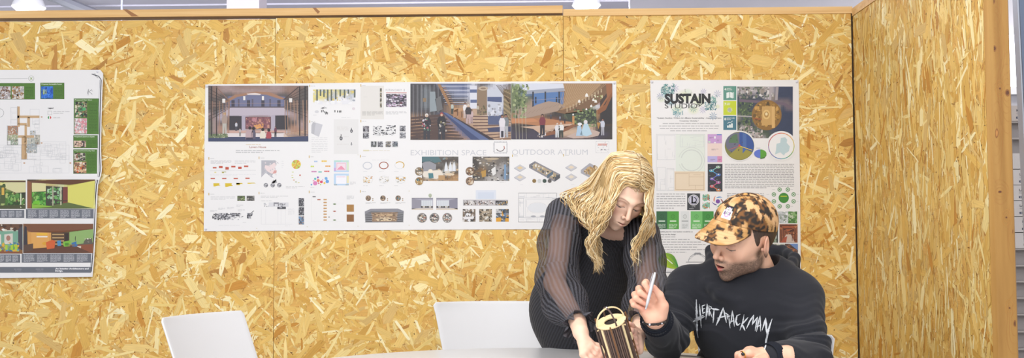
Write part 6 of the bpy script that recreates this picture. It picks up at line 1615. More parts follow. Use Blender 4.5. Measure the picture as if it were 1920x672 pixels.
for pts, wdt in LT:
    P = []
    L = [0]
    for a, b in zip(pts, pts[1:]): L.append(L[-1]+math.dist(a, b))
    n = max(6, int(L[-1]/7))
    for i in range(n+1):
        s_ = L[-1]*i/n; k = max(j for j in range(len(L)) if L[j] <= s_+1e-6); k = min(k, len(pts)-2)
        t = (s_-L[k])/(L[k+1]-L[k]); x = pts[k][0]*(1-t)+pts[k+1][0]*t; y = pts[k][1]*(1-t)+pts[k+1][1]*t
        dx, dy = pts[k+1][0]-pts[k][0], pts[k+1][1]-pts[k][1]; dd = math.hypot(dx, dy)
        e = min(1, .25+2.5*min(i, n-i)/n)
        wl_ = wdt/2*e*Rr.uniform(.75, 1.2); wr_ = wdt/2*e*Rr.uniform(.75, 1.2)
        P.append(((x-dy/dd*wl_, y+dx/dd*wl_), (x, y), (x+dy/dd*wr_, y-dx/dd*wr_)))
    vv = []; ok = True
    for tri in P:
        for (u, v) in tri:
            dv = ray(1280+u/5.089, 540+v/5.089).normalized(); hit, nrm, _, _ = bvh_h.ray_cast(CAM, dv)
            if hit is None: ok = False; break
            vv.append(hit-dv*0.0016)
        if not ok: break
    if ok: mb.add(vv, [(3*i, 3*i+1, 3*i+4, 3*i+3) for i in range(n)]+[(3*i+1, 3*i+2, 3*i+5, 3*i+4) for i in range(n)], lin('C6C9CE'))
mb.build('lettering', mat('printed_white', 'C9CCD0', rough=.8), man)

# ---------------------------------------------------------------- trousers and shoes
def trousers(p):
    d = ell(p, hip-np.array([0, 0, .03], np.float32), (0.18, 0.15, 0.10))
    for K, Fo_ in ((KR, FR_), (KL, FL_)):
        d = smin(d, cap(p, hip, K, 0.095, 0.075), 0.04); d = smin(d, cap(p, K, Fo_+np.array([0, 0, .05], np.float32), 0.072, 0.058), 0.03)
    return d
Vt, Ft = surf(trousers, (0.2, -1.75, 0.05), (1.0, -0.85, 0.75), 0.008)
M_trous = mat('dark_denim', '20232B', rough=0.9, spec=.2)
npmesh('trousers', Vt, Ft, M_trous, man)
def shoe(parent, foot, dirv, m):
    dv = np.array(dirv, np.float32); f = foot.copy(); f[2] = 0
    a = f+np.array([0, 0, .045], np.float32)-dv*.03
    def g(p):
        d = cap(p, a, f+dv*.10+np.array([0, 0, .038], np.float32), 0.042, 0.036); d = smin(d, cap(p, a, f+np.array([0, 0, .11], np.float32), .04, .042), .03)
        d = smin(d, cap(p, f+dv*.10+np.array([0, 0, .03], np.float32), f+dv*.16+np.array([0, 0, .028], np.float32), .036, .028), .02)
        return smax(d, -(p[:, 2]-0.003), .004)
    lo, hi = f-.25, f+.25; lo[2] = -.01; hi[2] = .2
    V_, F_ = surf(g, lo, hi, .005); npmesh('shoe', V_, F_, m, parent)
M_shoe = mat('black_shoe', '1C1C1E', rough=.5)
shoe(man, FR_, (0, -1, 0), M_shoe); shoe(man, FL_, (0, -1, 0), M_shoe)

# ---------------------------------------------------------------- short dark hair under the cap
def man_hair(p):
    q = to_local(p, Tm)/HS
    d = ell(q, (0, 0.022, 0.026), (0.0805, 0.099, 0.088))
    x, y, z = q.T
    d = smax(d, -(y+0.028+0.35*(0.02-z)*0), .004)                  # behind the temples
    d = smax(d, -(z+0.050-0.3*(y-.03)*0), .006)                       # above the nape
    e = np.sqrt(((y-0.008)/0.030)**2+((z+0.010)/0.038)**2)-1        # clear of the ears
    d = smax(d, -(e*0.03), .004)
    sb = ell(q, (0.0700, -0.012, 0.026), (0.0065, 0.012, 0.028)); sb = np.minimum(sb, ell(q, (-0.0700, -0.012, 0.026), (0.0065, 0.012, 0.028)))
    d = np.minimum(d, sb)
    return (d-0.0012*(vnoise(q, 300, 3)-.3))*HS
Va, Fa = surf(man_hair, o_-0.15, o_+0.15, 0.0025)
ca = np.tile(LC('44342A'), (len(Va), 1))*(0.6+0.9*vnoise(to_local(Va, Tm)*np.array([1, 1, .25], np.float32), 500, 3))[:, None]
npmesh('hair', Va, Fa, mat('dark_hair', rough=.6, vc=True), man, ca)

# ---------------------------------------------------------------- the bleached cap (a worn thing of the person: child)
S_ = Matrix.Scale(HS, 4)
Tc = Tm @ S_
capo = empty('cap'); capo.parent = man; bpy.context.view_layer.update(); capo.matrix_parent_inverse = man.matrix_world.inverted()
CC = Vector((0, 0.014, 0.040)); CR = (0.0865, 0.1085, 0.098)
def rimz(y): return 0.076-0.33*(y+0.09)
def cap_pt(az, k, off=0.0):
    """az: 0 = front (-Y); k: 0 at the rim .. 1 at the button"""
    cx_, cy_ = math.sin(az), -math.cos(az)
    # rim elevation where the plane meets the ellipsoid
    y0 = CC.y+cy_*CR[1]; z0 = rimz(y0)
    e0 = math.asin(max(-.9, min(.9, (z0-CC.z)/CR[2])))
    e = e0+(PI/2-e0)*k
    sq = 1+0.035*math.sin(min(1, k)*PI)
    ce, se = math.cos(e), math.sin(e)
    return Vector((CC.x+cx_*ce*(CR[0]*sq+off), CC.y+cy_*ce*(CR[1]*sq+off), CC.z+se*(CR[2]+off)))
def bleach(P):
    p = np.array(P, np.float32)
    w_ = p+0.012*np.stack([vnoise(p, 40, 1), vnoise(p, 40, 2), vnoise(p, 40, 3)], 1)
    a = vnoise(w_*np.array([1.5, 1.5, .26], np.float32), 48, 4)*.66+vnoise(w_*np.array([1.6, 1.6, .35], np.float32), 105, 5)*.26+vnoise(w_, 300, 6)*.12
    fr = sstep(-0.035, -0.085, p[:, 1])      # the front panel and peak are bleached almost clean
    t = sstep(0.455, 0.520, a-0.15*fr)
    b = vnoise(w_, 45, 8)
    tan = cmix(np.tile(LC('D6AC7E'), (len(p), 1)), np.tile(LC('B98D58'), (len(p), 1)), sstep(.35, .75, b))
    dk = cmix(np.tile(LC('35302C'), (len(p), 1)), np.tile(LC('7A5434'), (len(p), 1)), sstep(.38, .75, vnoise(w_, 130, 9)))
    return cmix(tan, dk, t)
NA, NK = 168, 60
V = [cap_pt(2*PI*i/NA, j/NK, -0.0007*(1 if i % 28 == 0 else 0)) for j in range(NK+1) for i in range(NA)]
F = [(j*NA+i, j*NA+(i+1) % NA, (j+1)*NA+(i+1) % NA, (j+1)*NA+i) for j in range(NK) for i in range(NA)]
Vn = np.array([list(v) for v in V], np.float32); colc = bleach(Vn)
inn = len(V)
Vin = np.array([list(cap_pt(2*PI*i/NA, 0, -0.004)) for i in range(NA)]+[list(cap_pt(2*PI*i/NA, .1, -0.006)) for i in range(NA)], np.float32)
F += [(inn+i, inn+(i+1) % NA, (i+1) % NA, i) for i in range(NA)]+[(inn+NA+i, inn+NA+(i+1) % NA, inn+(i+1) % NA, inn+i) for i in range(NA)]
Vall = np.concatenate([Vn, Vin]); call = np.concatenate([colc, np.tile(LC('C89A64'), (2*NA, 1))])
Vw = to_world(Vall*HS, Tm)
M_cap = mat('bleached_cotton', rough=.85, vc=True, spec=.2, bump=(1200, .2, .0006))
npmesh('crown', Vw, F, M_cap, capo, call)
# peak: seam line follows the rim over the front, outer edge reaches forward and bends down at the sides
NB, NR = 60, 22
AZ = 1.02
def peak(u, v, th=0):
    az = u*AZ
    a = cap_pt(az, 0.0, 0.0012)
    dirx = math.sin(az)*0.32; L = 0.078*(1-abs(u)**3.2)+0.001
    x = a.x+dirx*L*v; y = a.y-L*v
    bend = -0.40*L*v-0.004*v*v-(abs(x)/0.085)**2*0.013*min(1, v*2.5)
    return Vector((x, y, a.z+bend-th))
V = [peak(-1+2*i/NB, j/NR) for j in range(NR+1) for i in range(NB+1)]
V2 = [peak(-1+2*i/NB, j/NR, 0.0032) for j in range(NR+1) for i in range(NB+1)]
n1 = len(V); F = []
for j in range(NR):
    for i in range(NB):
        a = j*(NB+1)+i; F.append((a, a+NB+1, a+NB+2, a+1)); F.append((n1+a, n1+a+1, n1+a+NB+2, n1+a+NB+1))
for i in range(NB): a = NR*(NB+1)+i; F.append((a, n1+a, n1+a+1, a+1))
for j in range(NR):
    for i in (0, NB): a = j*(NB+1)+i; b_ = a+NB+1; F.append((a, n1+a, n1+b_, b_))
Vp = np.array([list(v) for v in V+V2], np.float32); cp = bleach(Vp*np.array([1, 1, 1], np.float32))
cp[n1:] = LC('8A6440')
for r_ in (6, 9, 12, 15, 18):     # rows of stitching
    for i in range(NB+1):
        cp[r_*(NB+1)+i] *= 0.86
npmesh('peak', to_world(Vp*HS, Tm), F, M_cap, capo, cp)
mb = MB(); b0 = cap_pt(0, 1, 0); mb.lathe([(0.0001, .003), (.005, .0022), (.007, 0), (.007, -.002)], Tc @ Matrix.Translation(b0+Vector((0, 0, .001))), 16, lin('C89A60')); mb.build('button', M_cap, capo, smooth=True)
# badge on the front panel
mb = MB(); azc = 0.10
def bd(u, v, lv): p = cap_pt(azc+u*0.22, 0.10+v*0.36, 0.0012+lv*0.0003); return Tc @ p
def bpoly(pts, col, lv): mb.add([bd(a, b, lv) for a, b in pts], [tuple(range(len(pts)))], lin(col))
for i in range(8):
    for j in range(8):
        u0, u1, v0, v1 = -1+i*.25, -1+(i+1)*.25, j/8, (j+1)/8
        bpoly([(u0, v0), (u1, v0), (u1, v1), (u0, v1)], 'F0F0F2' if v0 < .62 else '1E1E20', 0)
for k in range(20):
    a0, a1 = 2*PI*k/20, 2*PI*(k+1)/20
    bpoly([(.62*math.cos(a0), .5+.38*math.sin(a0)), (.62*math.cos(a1), .5+.38*math.sin(a1)), (.5*math.cos(a1), .5+.30*math.sin(a1)), (.5*math.cos(a0), .5+.30*math.sin(a0))], 'C088C8', 1)
R_ = random.Random(11)
for row, (v0, cc) in enumerate(((.66, 'F0F0F2'), (.38, '1A1A1C'))):
    for k in range(6):
        x = -.78+k*.27
        for m in range(3):
            xa, xb = x+R_.uniform(0, .16), x+R_.uniform(0, .2); ya, yb = v0-.1+R_.uniform(0, .06), v0+.14+R_.uniform(0, .06)
            bpoly([(xa, ya), (xa+.06, ya), (xb+.05, yb), (xb, yb)], cc, 2)
mb.build('badge', mat('cap_badge', rough=.7, vc=True), capo)

# ---------------------------------------------------------------- bracelets and rings
M_leather = mat('black_leather', '1E1A18', rough=.6); M_silver = mat('silver', 'C8C8CC', rough=.25, metal=1.0)
dr = Vector((wrR-MR['Wr']).tolist()); dr = (Vector(Q(1226, 580, dY).tolist())-Vector(wrR.tolist())).normalized()
Mw = Matrix.Translation(Vector(wrR.tolist())+dr*(-0.004)) @ dr.to_track_quat('Z', 'Y').to_matrix().to_4x4()
bl = empty('bracelet'); bl.parent = man; bpy.context.view_layer.update(); bl.matrix_parent_inverse = man.matrix_world.inverted()
mb = MB(); mb.tube([Mw @ Vector((0.0315*math.cos(a), 0.0285*math.sin(a), 0)) for a in [2*PI*k/40 for k in range(41)]], 0.0035, 8, cap=False, flat=1.0); mb.build('strap', M_leather, bl, smooth=True)
for k in range(9):
    a = -PI/2+(k-4)*.34; c = Mw @ Vector((0.0345*math.cos(a), 0.0315*math.sin(a), 0))
    mb = MB(); rr = .0042 if k % 2 == 0 else .003
    mb.lathe([(0.0002, -rr), (rr*.7, -rr*.7), (rr, 0), (rr*.7, rr*.7), (0.0002, rr)], Matrix.Translation(c), 10); mb.build('bead', M_silver if k % 3 == 1 else M_leather, bl, smooth=True)
def ring_on(f, k, t, r, m, name='ring', bead=None):
    a, b = Vector(f[k].tolist()), Vector(f[k+1].tolist()); c = a.lerp(b, t); d = (b-a).normalized()
    Mx = Matrix.Translation(c) @ d.to_track_quat('Z', 'Y').to_matrix().to_4x4()
    mb = MB(); mb.tube([Mx @ Vector((r*math.cos(q), r*math.sin(q), 0)) for q in [2*PI*k_/28 for k_ in range(29)]], 0.0016, 8, cap=False)
    o = mb.build(name, m, man, smooth=True)
    if bead:
        cc = W(*bead, c.y-0.013); mb = MB(); mb.lathe([(0.0002, -.0052), (.0036, -.0036), (.0052, 0), (.0036, .0036), (.0002, .0052)], Matrix.Translation(cc), 16); mb.build('black_bead', mat('jet', '15161A', rough=.15), man, smooth=True)
M_gold = mat('gold', 'D8AE5C', rough=.25, metal=1.0)
ring_on(fL[0], 0, .75, .0105, M_gold, bead=(1393, 664.5))

# ---------------------------------------------------------------- pen (held, a thing of its own)
pa, pb = Vector(Q(1228.5, 511, -1.590).tolist()), Vector(Q(1210.5, 582, -1.592).tolist())
pen = empty('pen', pa); tag(pen, 'silver metal ballpoint pen held in the raised hand of the seated man', 'pen')
M_pen = mat('satin_steel', 'CFCFD2', rough=.38, metal=.55)
L = (pb-pa).length; Mp = Matrix.Translation(pa) @ (pb-pa).normalized().to_track_quat('Z', 'Y').to_matrix().to_4x4()
mb = MB(); mb.lathe([(.0008, 0), (.0026, .0006), (.0042, .012), (.0047, L*.5), (.0043, L*.78), (.0030, L*.93)], Mp, 20); mb.build('barrel', M_pen, pen, smooth=True)
mb = MB(); mb.lathe([(.0029, L*.93), (.0012, L*.99), (.0005, L)], Mp, 16); mb.build('tip', M_silver, pen, smooth=True)
mb = MB(); mb.tube([Mp @ Vector((0, .0056, .004)), Mp @ Vector((0, .0064, .02)), Mp @ Vector((0, .0056, .04))], .0009, 6); mb.build('clip', M_silver, pen)
# ================================================================== THE STANDING WOMAN
wom = empty('person', (0.16, -0.74, 0.0))
tag(wom, 'standing person with long wavy blonde hair in a black pleated dress leaning over the table', 'person')
Tw = Matrix.Translation(W(1167.4, 361.6, -1.06)) @ Matrix.Rotation(math.radians(12.9), 4, 'Y') @ Matrix.Rotation(math.radians(22.5), 4, 'Z') @ Matrix.Rotation(math.radians(34.4), 4, 'X')
WS = 0.95
wo = npv(Tw.translation)
WR = dict(S=Q(1058, 402, -0.90), E=Q(1040, 530, -1.10), Wr=Q(1083, 604, -1.335))
WL = dict(S=Q(1204, 440, -0.99), E=Q(1216, 545, -1.17), Wr=Q(1200, 606, -1.36))
nb = npv(Tw @ Vector((0, 0.035, -0.055))); w7 = Q(1140, 402, -0.90)
def w_head(p):
    d = head_sdf(to_local(p, Tw)/WS, False, 0.0)*WS
    return smin(d, cap(p, nb, w7, 0.043, 0.052), 0.03)
Vh, Fh = surf(w_head, wo-0.20, wo+0.20, 0.0016)
ch = head_color(to_local(Vh, Tw)/WS, False, 0.0)
# right hand holds the foot of the lantern
yb = -1.44
gR = [[Q(1108, 650, yb-.005), Q(1122, 656, yb-.012), Q(1131, 661, yb-.014), Q(1139, 665, yb-.012)],
      [Q(1104, 656, yb-.015), Q(1117, 665, yb-.022), Q(1126, 670, yb-.022), Q(1134, 673, yb-.018)],
      [Q(1099, 661, yb-.025), Q(1110, 671, yb-.034), Q(1120, 677, yb-.034), Q(1128, 680, yb-.028)],
      [Q(1094, 665, yb-.032), Q(1102, 676, yb-.042), Q(1110, 682, yb-.042), Q(1117, 684, yb-.038)]]
gT = [Q(1094, 640, yb+.004), Q(1106, 645, yb+.010), Q(1120, 650, yb+.012), Q(1132, 657, yb+.008)]
gW = Q(1088, 622, yb+.035)
def w_handR(p):
    d = hand_sdf(p, gW, [f[0] for f in gR], gR, gT, palm_r=0.0125, fr=0.9)
    return smin(d, cap(p, gW, WR['Wr'], 0.022, 0.026), 0.014)
lo, hi = around([gW, WR['Wr']]+[q for f in gR for q in f], 0.045); Vr, Fr = surf(w_handR, lo, hi, 0.0017)
cr = hand_col(Vr, gR, gT, 'E8C0A8', 'DFA090')
# left hand steadies it from behind
yl = -1.47
lR = [[Q(1196, 632, yl), Q(1190, 622, yl-.018), Q(1184, 620, yl-.030), Q(1180, 624, yl-.036)],
      [Q(1197, 641, yl), Q(1190, 634, yl-.020), Q(1184, 633, yl-.032), Q(1181, 637, yl-.038)],
      [Q(1198, 650, yl), Q(1191, 645, yl-.020), Q(1186, 645, yl-.032), Q(1183, 649, yl-.038)],
      [Q(1199, 658, yl), Q(1194, 655, yl-.018), Q(1189, 656, yl-.028), Q(1187, 659, yl-.034)]]
lT = [Q(1196, 628, yl+.025), Q(1190, 620, yl+.015), Q(1184, 612, yl+.005), Q(1180, 608, yl-.004)]
lW = Q(1200, 620, yl+.05)
def w_handL(p):
    d = hand_sdf(p, lW, [f[0] for f in lR], lR, lT, palm_r=0.012, fr=0.88)
    return smin(d, cap(p, lW, WL['Wr'], 0.021, 0.024), 0.014)
lo, hi = around([lW, WL['Wr']]+[q for f in lR for q in f], 0.045); Vl, Fl = surf(w_handL, lo, hi, 0.002)
cL = hand_col(Vl, lR, lT, 'E8C0A8', 'DFA090')
whip = Q(1086, 590, -0.735)
wKR, wKL = np.array([0.125, -0.72, 0.48], np.float32), np.array([0.235, -0.80, 0.48], np.float32)
wFR, wFL = np.array([0.13, -0.66, 0.07], np.float32), np.array([0.25, -0.74, 0.07], np.float32)
wch = Q(1132, 480, -0.86)
def w_core(p):
    d = cap(p, w7, wch, 0.05, 0.085); d = smin(d, cap(p, wch, whip, 0.085, 0.10), 0.04)
    d = smin(d, cap(p, WR['S'], WL['S'], 0.038, 0.038), 0.04)
    for A in (WR, WL):
        d = smin(d, chain(p, [A['S'], A['E'], A['Wr']], [0.040, 0.033, 0.024], 0.015), 0.02)
    for K, Fo_ in ((wKR, wFR), (wKL, wFL)):
        d = smin(d, cap(p, whip+np.array([(K[0]-whip[0])*.5, 0, -.04], np.float32), K, 0.075, 0.046), 0.03); d = smin(d, cap(p, K, Fo_, 0.044, 0.028), 0.02)
    return d
Vc, Fc = surf(w_core, (-0.15, -1.5, 0.0), (0.6, -0.5, 1.25), 0.006)
Vb, Fb = join((Vh, Fh), (Vr, Fr), (Vl, Fl), (Vc, Fc))
npmesh('body', Vb, Fb, M_skinw, wom, np.concatenate([ch, cr, cL, np.tile(LC('E2B8A0'), (len(Vc), 1))]))

# ---------------------------------------------------------------- dress bodice and skirt
ax_t = (whip-wch); ax_t = ax_t/np.linalg.norm(ax_t)
Rb = np.array(Matrix.Rotation(math.radians(18), 3, 'Z'), np.float32)
def dress0(p):
    d = ell(p, wch+np.array([-.004, .005, .01], np.float32), (0.150, 0.108, 0.155), Rb)
    d = smin(d, ell(p, whip+np.array([-.005, .0, .02], np.float32), (0.168, 0.120, 0.17)), 0.07)
    d = smin(d, cap(p, (wch+whip)/2, (wch+whip)/2+0.01, 0.125, 0.125), 0.06)
    d = smin(d, cap(p, w7+np.array([0, 0, -.01], np.float32), WR['S']+np.array([0.01, 0, 0], np.float32), 0.052, 0.055), 0.04)
    d = smin(d, cap(p, w7+np.array([0, 0, -.01], np.float32), WL['S'], 0.052, 0.052), 0.04)
    d = smin(d, cap(p, w7, w7*.4+nb*.6, .058, .053), .02)
    sk = cap(p, whip+np.array([0, 0, -.02], np.float32), whip+np.array([0.045, 0.0, -.34], np.float32), 0.130, 0.115)
    return smin(d, sk, 0.05)
def pleats(p, c, ax, n, amp):
    q = p-c; a = np.asarray(ax, np.float32)
    e1 = np.cross(a, [0, 1, 0.001]); e1 /= np.linalg.norm(e1); e2 = np.cross(a, e1)
    th = np.arctan2(q@e2, q@e1)
    return amp*np.abs(np.sin(th*n*0.5+1.2*vnoise(p, 6, 3)))
def dress(p):
    d = dress0(p)
    d = d-pleats(p, wch, ax_t, 96, 0.0032)-0.006*(vnoise(p*np.array([1, 1, .35], np.float32), 13, 7)-.5)
    nk = cap(p, nb, w7*.4+nb*.6, 0.047, 0.049)
    return smax(d, -nk, 0.006)
Vd, Fd = surf(dress, (-0.2, -1.2, 0.42), (0.6, -0.45, 1.30), 0.0034)
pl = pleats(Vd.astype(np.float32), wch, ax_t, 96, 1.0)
cd = cmix(np.tile(LC('1D1D20'), (len(Vd), 1)), np.tile(LC('34343A'), (len(Vd), 1)), pl**2)  # pleat shading put into the colour: valleys darker, ridges lighter
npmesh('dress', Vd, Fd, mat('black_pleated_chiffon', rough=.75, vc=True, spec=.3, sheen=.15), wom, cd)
# ---------------------------------------------------------------- sheer pleated balloon sleeves
def sheer(name, op, c1='202024', c2='4A4A52'):
    m = bpy.data.materials.new(name); m.use_nodes = True; nt = m.node_tree; b = nt.nodes['Principled BSDF']; out = nt.nodes['Material Output']
    a = nt.nodes.new('ShaderNodeAttribute'); a.attribute_name = 'Col'
    sp = nt.nodes.new('ShaderNodeSeparateColor'); nt.links.new(a.outputs['Color'], sp.inputs[0])
    cr_ = nt.nodes.new('ShaderNodeMix'); cr_.data_type = 'RGBA'; cr_.inputs[6].default_value = lin(c1); cr_.inputs[7].default_value = lin(c2)
    nt.links.new(sp.outputs[0], cr_.inputs[0]); nt.links.new(cr_.outputs[2], b.inputs['Base Color'])
    b.inputs['Roughness'].default_value = .7; b.inputs['Specular IOR Level'].default_value = .3
    tr = nt.nodes.new('ShaderNodeBsdfTransparent'); tr.inputs[0].default_value = (.75, .74, .76, 1)
    mx = nt.nodes.new('ShaderNodeMixShader')
    mr = nt.nodes.new('ShaderNodeMapRange'); mr.inputs[3].default_value = op-.22; mr.inputs[4].default_value = min(1, op+.36)
    nt.links.new(sp.outputs[1], mr.inputs[0]); nt.links.new(mr.outputs[0], mx.inputs[0])
    nt.links.new(tr.outputs[0], mx.inputs[1]); nt.links.new(b.outputs[0], mx.inputs[2]); nt.links.new(mx.outputs[0], out.inputs[0])
    return m
M_sheer = sheer('sheer_chiffon', .55, '26262A', '6A6A72')
def sleeve(A, pts, rad, name, seed, npl=30):
    def f(p):
        d = chain(p, pts, rad, 0.03)
        return d-0.010*(vnoise(p, 11, seed)-.5)
    mid = np.array(pts).mean(0)
    def full(p):
        d = f(p)
        k = None; best = None
        # pleats run along each segment
        th_ = np.zeros(len(p), np.float32); bd_ = np.full(len(p), 9.0, np.float32)
        for i in range(len(pts)-1):
            a, b = pts[i], pts[i+1]; ax = (b-a)/np.linalg.norm(b-a)
            e1 = np.cross(ax, [0.2, 1, 0.1]); e1 /= np.linalg.norm(e1); e2 = np.cross(ax, e1); q = p-a
            dd = cap(p, a, b, rad[i], rad[i+1]); t = np.arctan2(q@e2, q@e1); m = dd < bd_; th_[m] = t[m]; bd_[m] = dd[m]
        return d, np.abs(np.sin(th_*npl/2+1.5*vnoise(p, 9, seed+5)))
    def g(p): d, w_ = full(p); return d-0.0028*w_
    lo, hi = around(pts, .12); V_, F_ = surf(g, lo, hi, 0.003)
    d_, w_ = full(V_.astype(np.float32))
    # open at the wrist: drop what lies beyond the gather
    e = pts[-1]; ax = (pts[-1]-pts[-2]); ax /= np.linalg.norm(ax); keep = ((V_-e)@ax) < 0.003
    fk = keep[F_].all(1)
    s0 = pts[0]; inside = (np.linalg.norm(V_-s0, axis=1) < .0)
    F_ = F_[fk]
    c_ = np.zeros((len(V_), 3), np.float32); c_[:, 0] = w_**2*.8  # red channel carries painted pleat shade, dark in the valleys
    # gathers at the shoulder and the elbow are denser (more layers of cloth)
    dens = np.exp(-(np.linalg.norm(V_-s0, axis=1)/.085)**2)+.7*np.exp(-(np.linalg.norm(V_-pts[2], axis=1)/.05)**2)+.45*np.exp(-(np.linalg.norm(V_-e, axis=1)/.03)**2)
    c_[:, 1] = np.clip(.35*w_+.9*dens+.5*(vnoise(V_.astype(np.float32), 14, seed+9)-.45), 0, 1)
    return npmesh(name, V_, F_, M_sheer, wom, c_)
up = np.array([0, 0, 1], np.float32)
sR = [WR['S']+np.array([.0, -.005, -.005], np.float32), WR['S']*.55+WR['E']*.45, WR['E']+np.array([.008, .005, .01], np.float32), WR['E']*.5+WR['Wr']*.5+np.array([0, .0, -.005], np.float32), WR['Wr']]
sleeve(WR, sR, [0.060, 0.064, 0.060, 0.062, 0.030], 'sleeve', 3)
sL = [WL['S'], WL['S']*.5+WL['E']*.5, WL['E'], WL['E']*.45+WL['Wr']*.55, WL['Wr']]
sleeve(WL, sL, [0.058, 0.060, 0.058, 0.055, 0.028], 'sleeve', 13)
def ruffle(A, name='ruffle'):
    ax = Vector((A['Wr']-A['E']).tolist()).normalized(); Mx = Matrix.Translation(Vector(A['Wr'].tolist())-ax*.004) @ ax.to_track_quat('Z', 'Y').to_matrix().to_4x4()
    mb = MB(); n = 120; P = []; m = 8
    for j in range(m+1):
        v = j/m
        for i in range(n):
            a = 2*PI*i/n; r = 0.030+0.017*v+v*(0.009*math.sin(7*a+1)+0.004*math.sin(13*a)); z = 0.036*v+v*0.008*math.sin(5*a+2)-.002
            P.append(Mx @ Vector((r*math.cos(a), r*math.sin(a), z)))
    F = [(j*n+i, j*n+(i+1) % n, (j+1)*n+(i+1) % n, (j+1)*n+i) for j in range(m) for i in range(n)]
    mb.add(P, F, [(0.45+.35*math.sin(k*.9), .75, 0, 1) for k in range(len(F))]); o = mb.build(name, M_sheer, wom, smooth=True)
    mb = MB(); mb.tube([Mx @ Vector((.0305*math.cos(a), .0305*math.sin(a), 0)) for a in [2*PI*k/30 for k in range(31)]], .003, 8, (.3, 1, 0, 1), cap=False); mb.build('wristband', M_sheer, wom, smooth=True)
ruffle(WR); ruffle(WL)
# trousers and shoes
def w_tr(p):
    d = ell(p, whip-np.array([0, 0, .10], np.float32), (.125, .10, .12))
    for K, Fo_ in ((wKR, wFR), (wKL, wFL)):
        d = smin(d, cap(p, whip+np.array([(K[0]-whip[0])*.5, 0, -.12], np.float32), K, 0.085, 0.062), 0.02); d = smin(d, cap(p, K, Fo_+np.array([0, 0, .04], np.float32), 0.062, 0.055), 0.02)
    return d
Vt, Ft = surf(w_tr, (-.1, -1.1, .04), (.5, -.45, .9), .008); npmesh('trousers', Vt, Ft, mat('black_trousers', '232326', rough=.9), wom)
shoe(wom, wFR, (0, -1, 0), M_shoe); shoe(wom, wFL, (0, -1, 0), M_shoe)

# ---------------------------------------------------------------- long wavy blonde hair
HC = Vector((0, 0.020, 0.032)); HR_ = (0.083, 0.104, 0.094)
def scalp(al, y, off=0.0):
    """al: angle from the parting (0 = top, + = her left side); y: front(-) to back(+)"""
    t = max(-.99, min(.99, (y-HC.y)/(HR_[1]+off))); r = math.sqrt(1-t*t)
    return Vector((math.sin(al)*(HR_[0]+off)*r, y, HC.z+math.cos(al)*(HR_[2]+off)*r))*WS
def Hl(v): return Tw @ v
def cr_spline(P, n):
    P = [P[0]]+P+[P[-1]]; out = []
    for i in range(1, len(P)-2):
        p0, p1, p2, p3 = P[i-1], P[i], P[i+1], P[i+2]
        for k in range(n):
            t = k/n; t2, t3 = t*t, t*t*t
            out.append(0.5*((2*p1)+(p2-p0)*t+(2*p0-5*p1+4*p2-p3)*t2+(3*p1-p0-3*p2+p3)*t3))
    out.append(P[-2]); return out
def U(px, py, Y): return W(px, py, Y)
# guides: (scalp y at the part, list of scalp angles with y drift, then world points)
GL = [  # her right side (image left), front lock first
    (-0.070, [(-.10, -.072), (-.55, -.070), (-.95, -.062)], [U(1156, 372, -1.165), U(1143, 396, -1.155), U(1131, 425, -1.13), U(1112, 452, -1.11), U(1110, 478, -1.11), U(1126, 494, -1.12), U(1125, 518, -1.12)]),
    (-0.055, [(-.10, -.055), (-.6, -.050), (-1.05, -.040)], [U(1146, 372, -1.13), U(1134, 398, -1.12), U(1124, 428, -1.10), U(1104, 450, -1.08), U(1108, 474, -1.08), U(1122, 492, -1.09), U(1118, 512, -1.10)]),
    (-0.030, [(-.10, -.030), (-.6, -.020), (-1.1, -.005)], [U(1134, 372, -1.09), U(1124, 400, -1.08), U(1118, 425, -1.07), U(1116, 448, -1.06), U(1122, 466, -1.06), U(1129, 482, -1.07)]),
    (-0.005, [(-.08, -.005), (-.6, .012), (-1.1, .030)], [U(1124, 370, -1.05), U(1112, 396, -1.03), U(1110, 420, -1.03), U(1118, 440, -1.04), U(1120, 462, -1.05), U(1106, 478, -1.06)]),
    (0.020, [(-.08, .025), (-.6, .050), (-1.1, .070)], [U(1112, 358, -1.00), U(1094, 376, -0.985), U(1086, 396, -.985), U(1092, 412, -1.0), U(1108, 420, -1.02), U(1122, 424, -1.03)]),
    (0.045, [(-.08, .050), (-.7, .075), (-1.1, .095)], [U(1104, 346, -.97), U(1080, 358, -.955), U(1070, 372, -.960), U(1080, 396, -.975), U(1098, 412, -.99), U(1114, 418, -1.0)]),
    (0.065, [(-.08, .075), (-.8, .100), (-1.2, .112)], [U(1098, 342, -.95), U(1068, 358, -.94), U(1050, 366, -.945), U(1062, 380, -.955), U(1078, 402, -.97), U(1096, 416, -.985)])]
GRt = [  # her left side (image right)
    (-0.070, [(.10, -.074), (.50, -.074), (.85, -.068)], [U(1211, 378, -1.17), U(1213, 402, -1.175), U(1204, 432, -1.16), U(1192, 458, -1.15), U(1188, 480, -1.15), U(1196, 494, -1.15), U(1184, 514, -1.15)]),
    (-0.055, [(.10, -.058), (.55, -.056), (1.0, -.046)], [U(1217, 384, -1.13), U(1219, 410, -1.13), U(1210, 440, -1.12), U(1198, 466, -1.12), U(1196, 486, -1.12), U(1206, 500, -1.12), U(1200, 516, -1.12)]),
    (-0.030, [(.10, -.032), (.6, -.026), (1.1, -.010)], [U(1221, 388, -1.09), U(1224, 414, -1.08), U(1219, 442, -1.08), U(1208, 466, -1.09), U(1204, 482, -1.10), U(1212, 494, -1.10)]),
    (0.000, [(.10, .0), (.6, .010), (1.15, .030)], [U(1219, 386, -1.05), U(1224, 416, -1.04), U(1224, 442, -1.05), U(1214, 462, -1.06), U(1208, 478, -1.07), U(1216, 488, -1.08)]),
    (0.040, [(.10, .045), (.6, .065), (1.15, .085)], [U(1200, 380, -.99), U(1208, 412, -.99), U(1212, 440, -1.0), U(1206, 462, -1.02), U(1196, 476, -1.03)])]
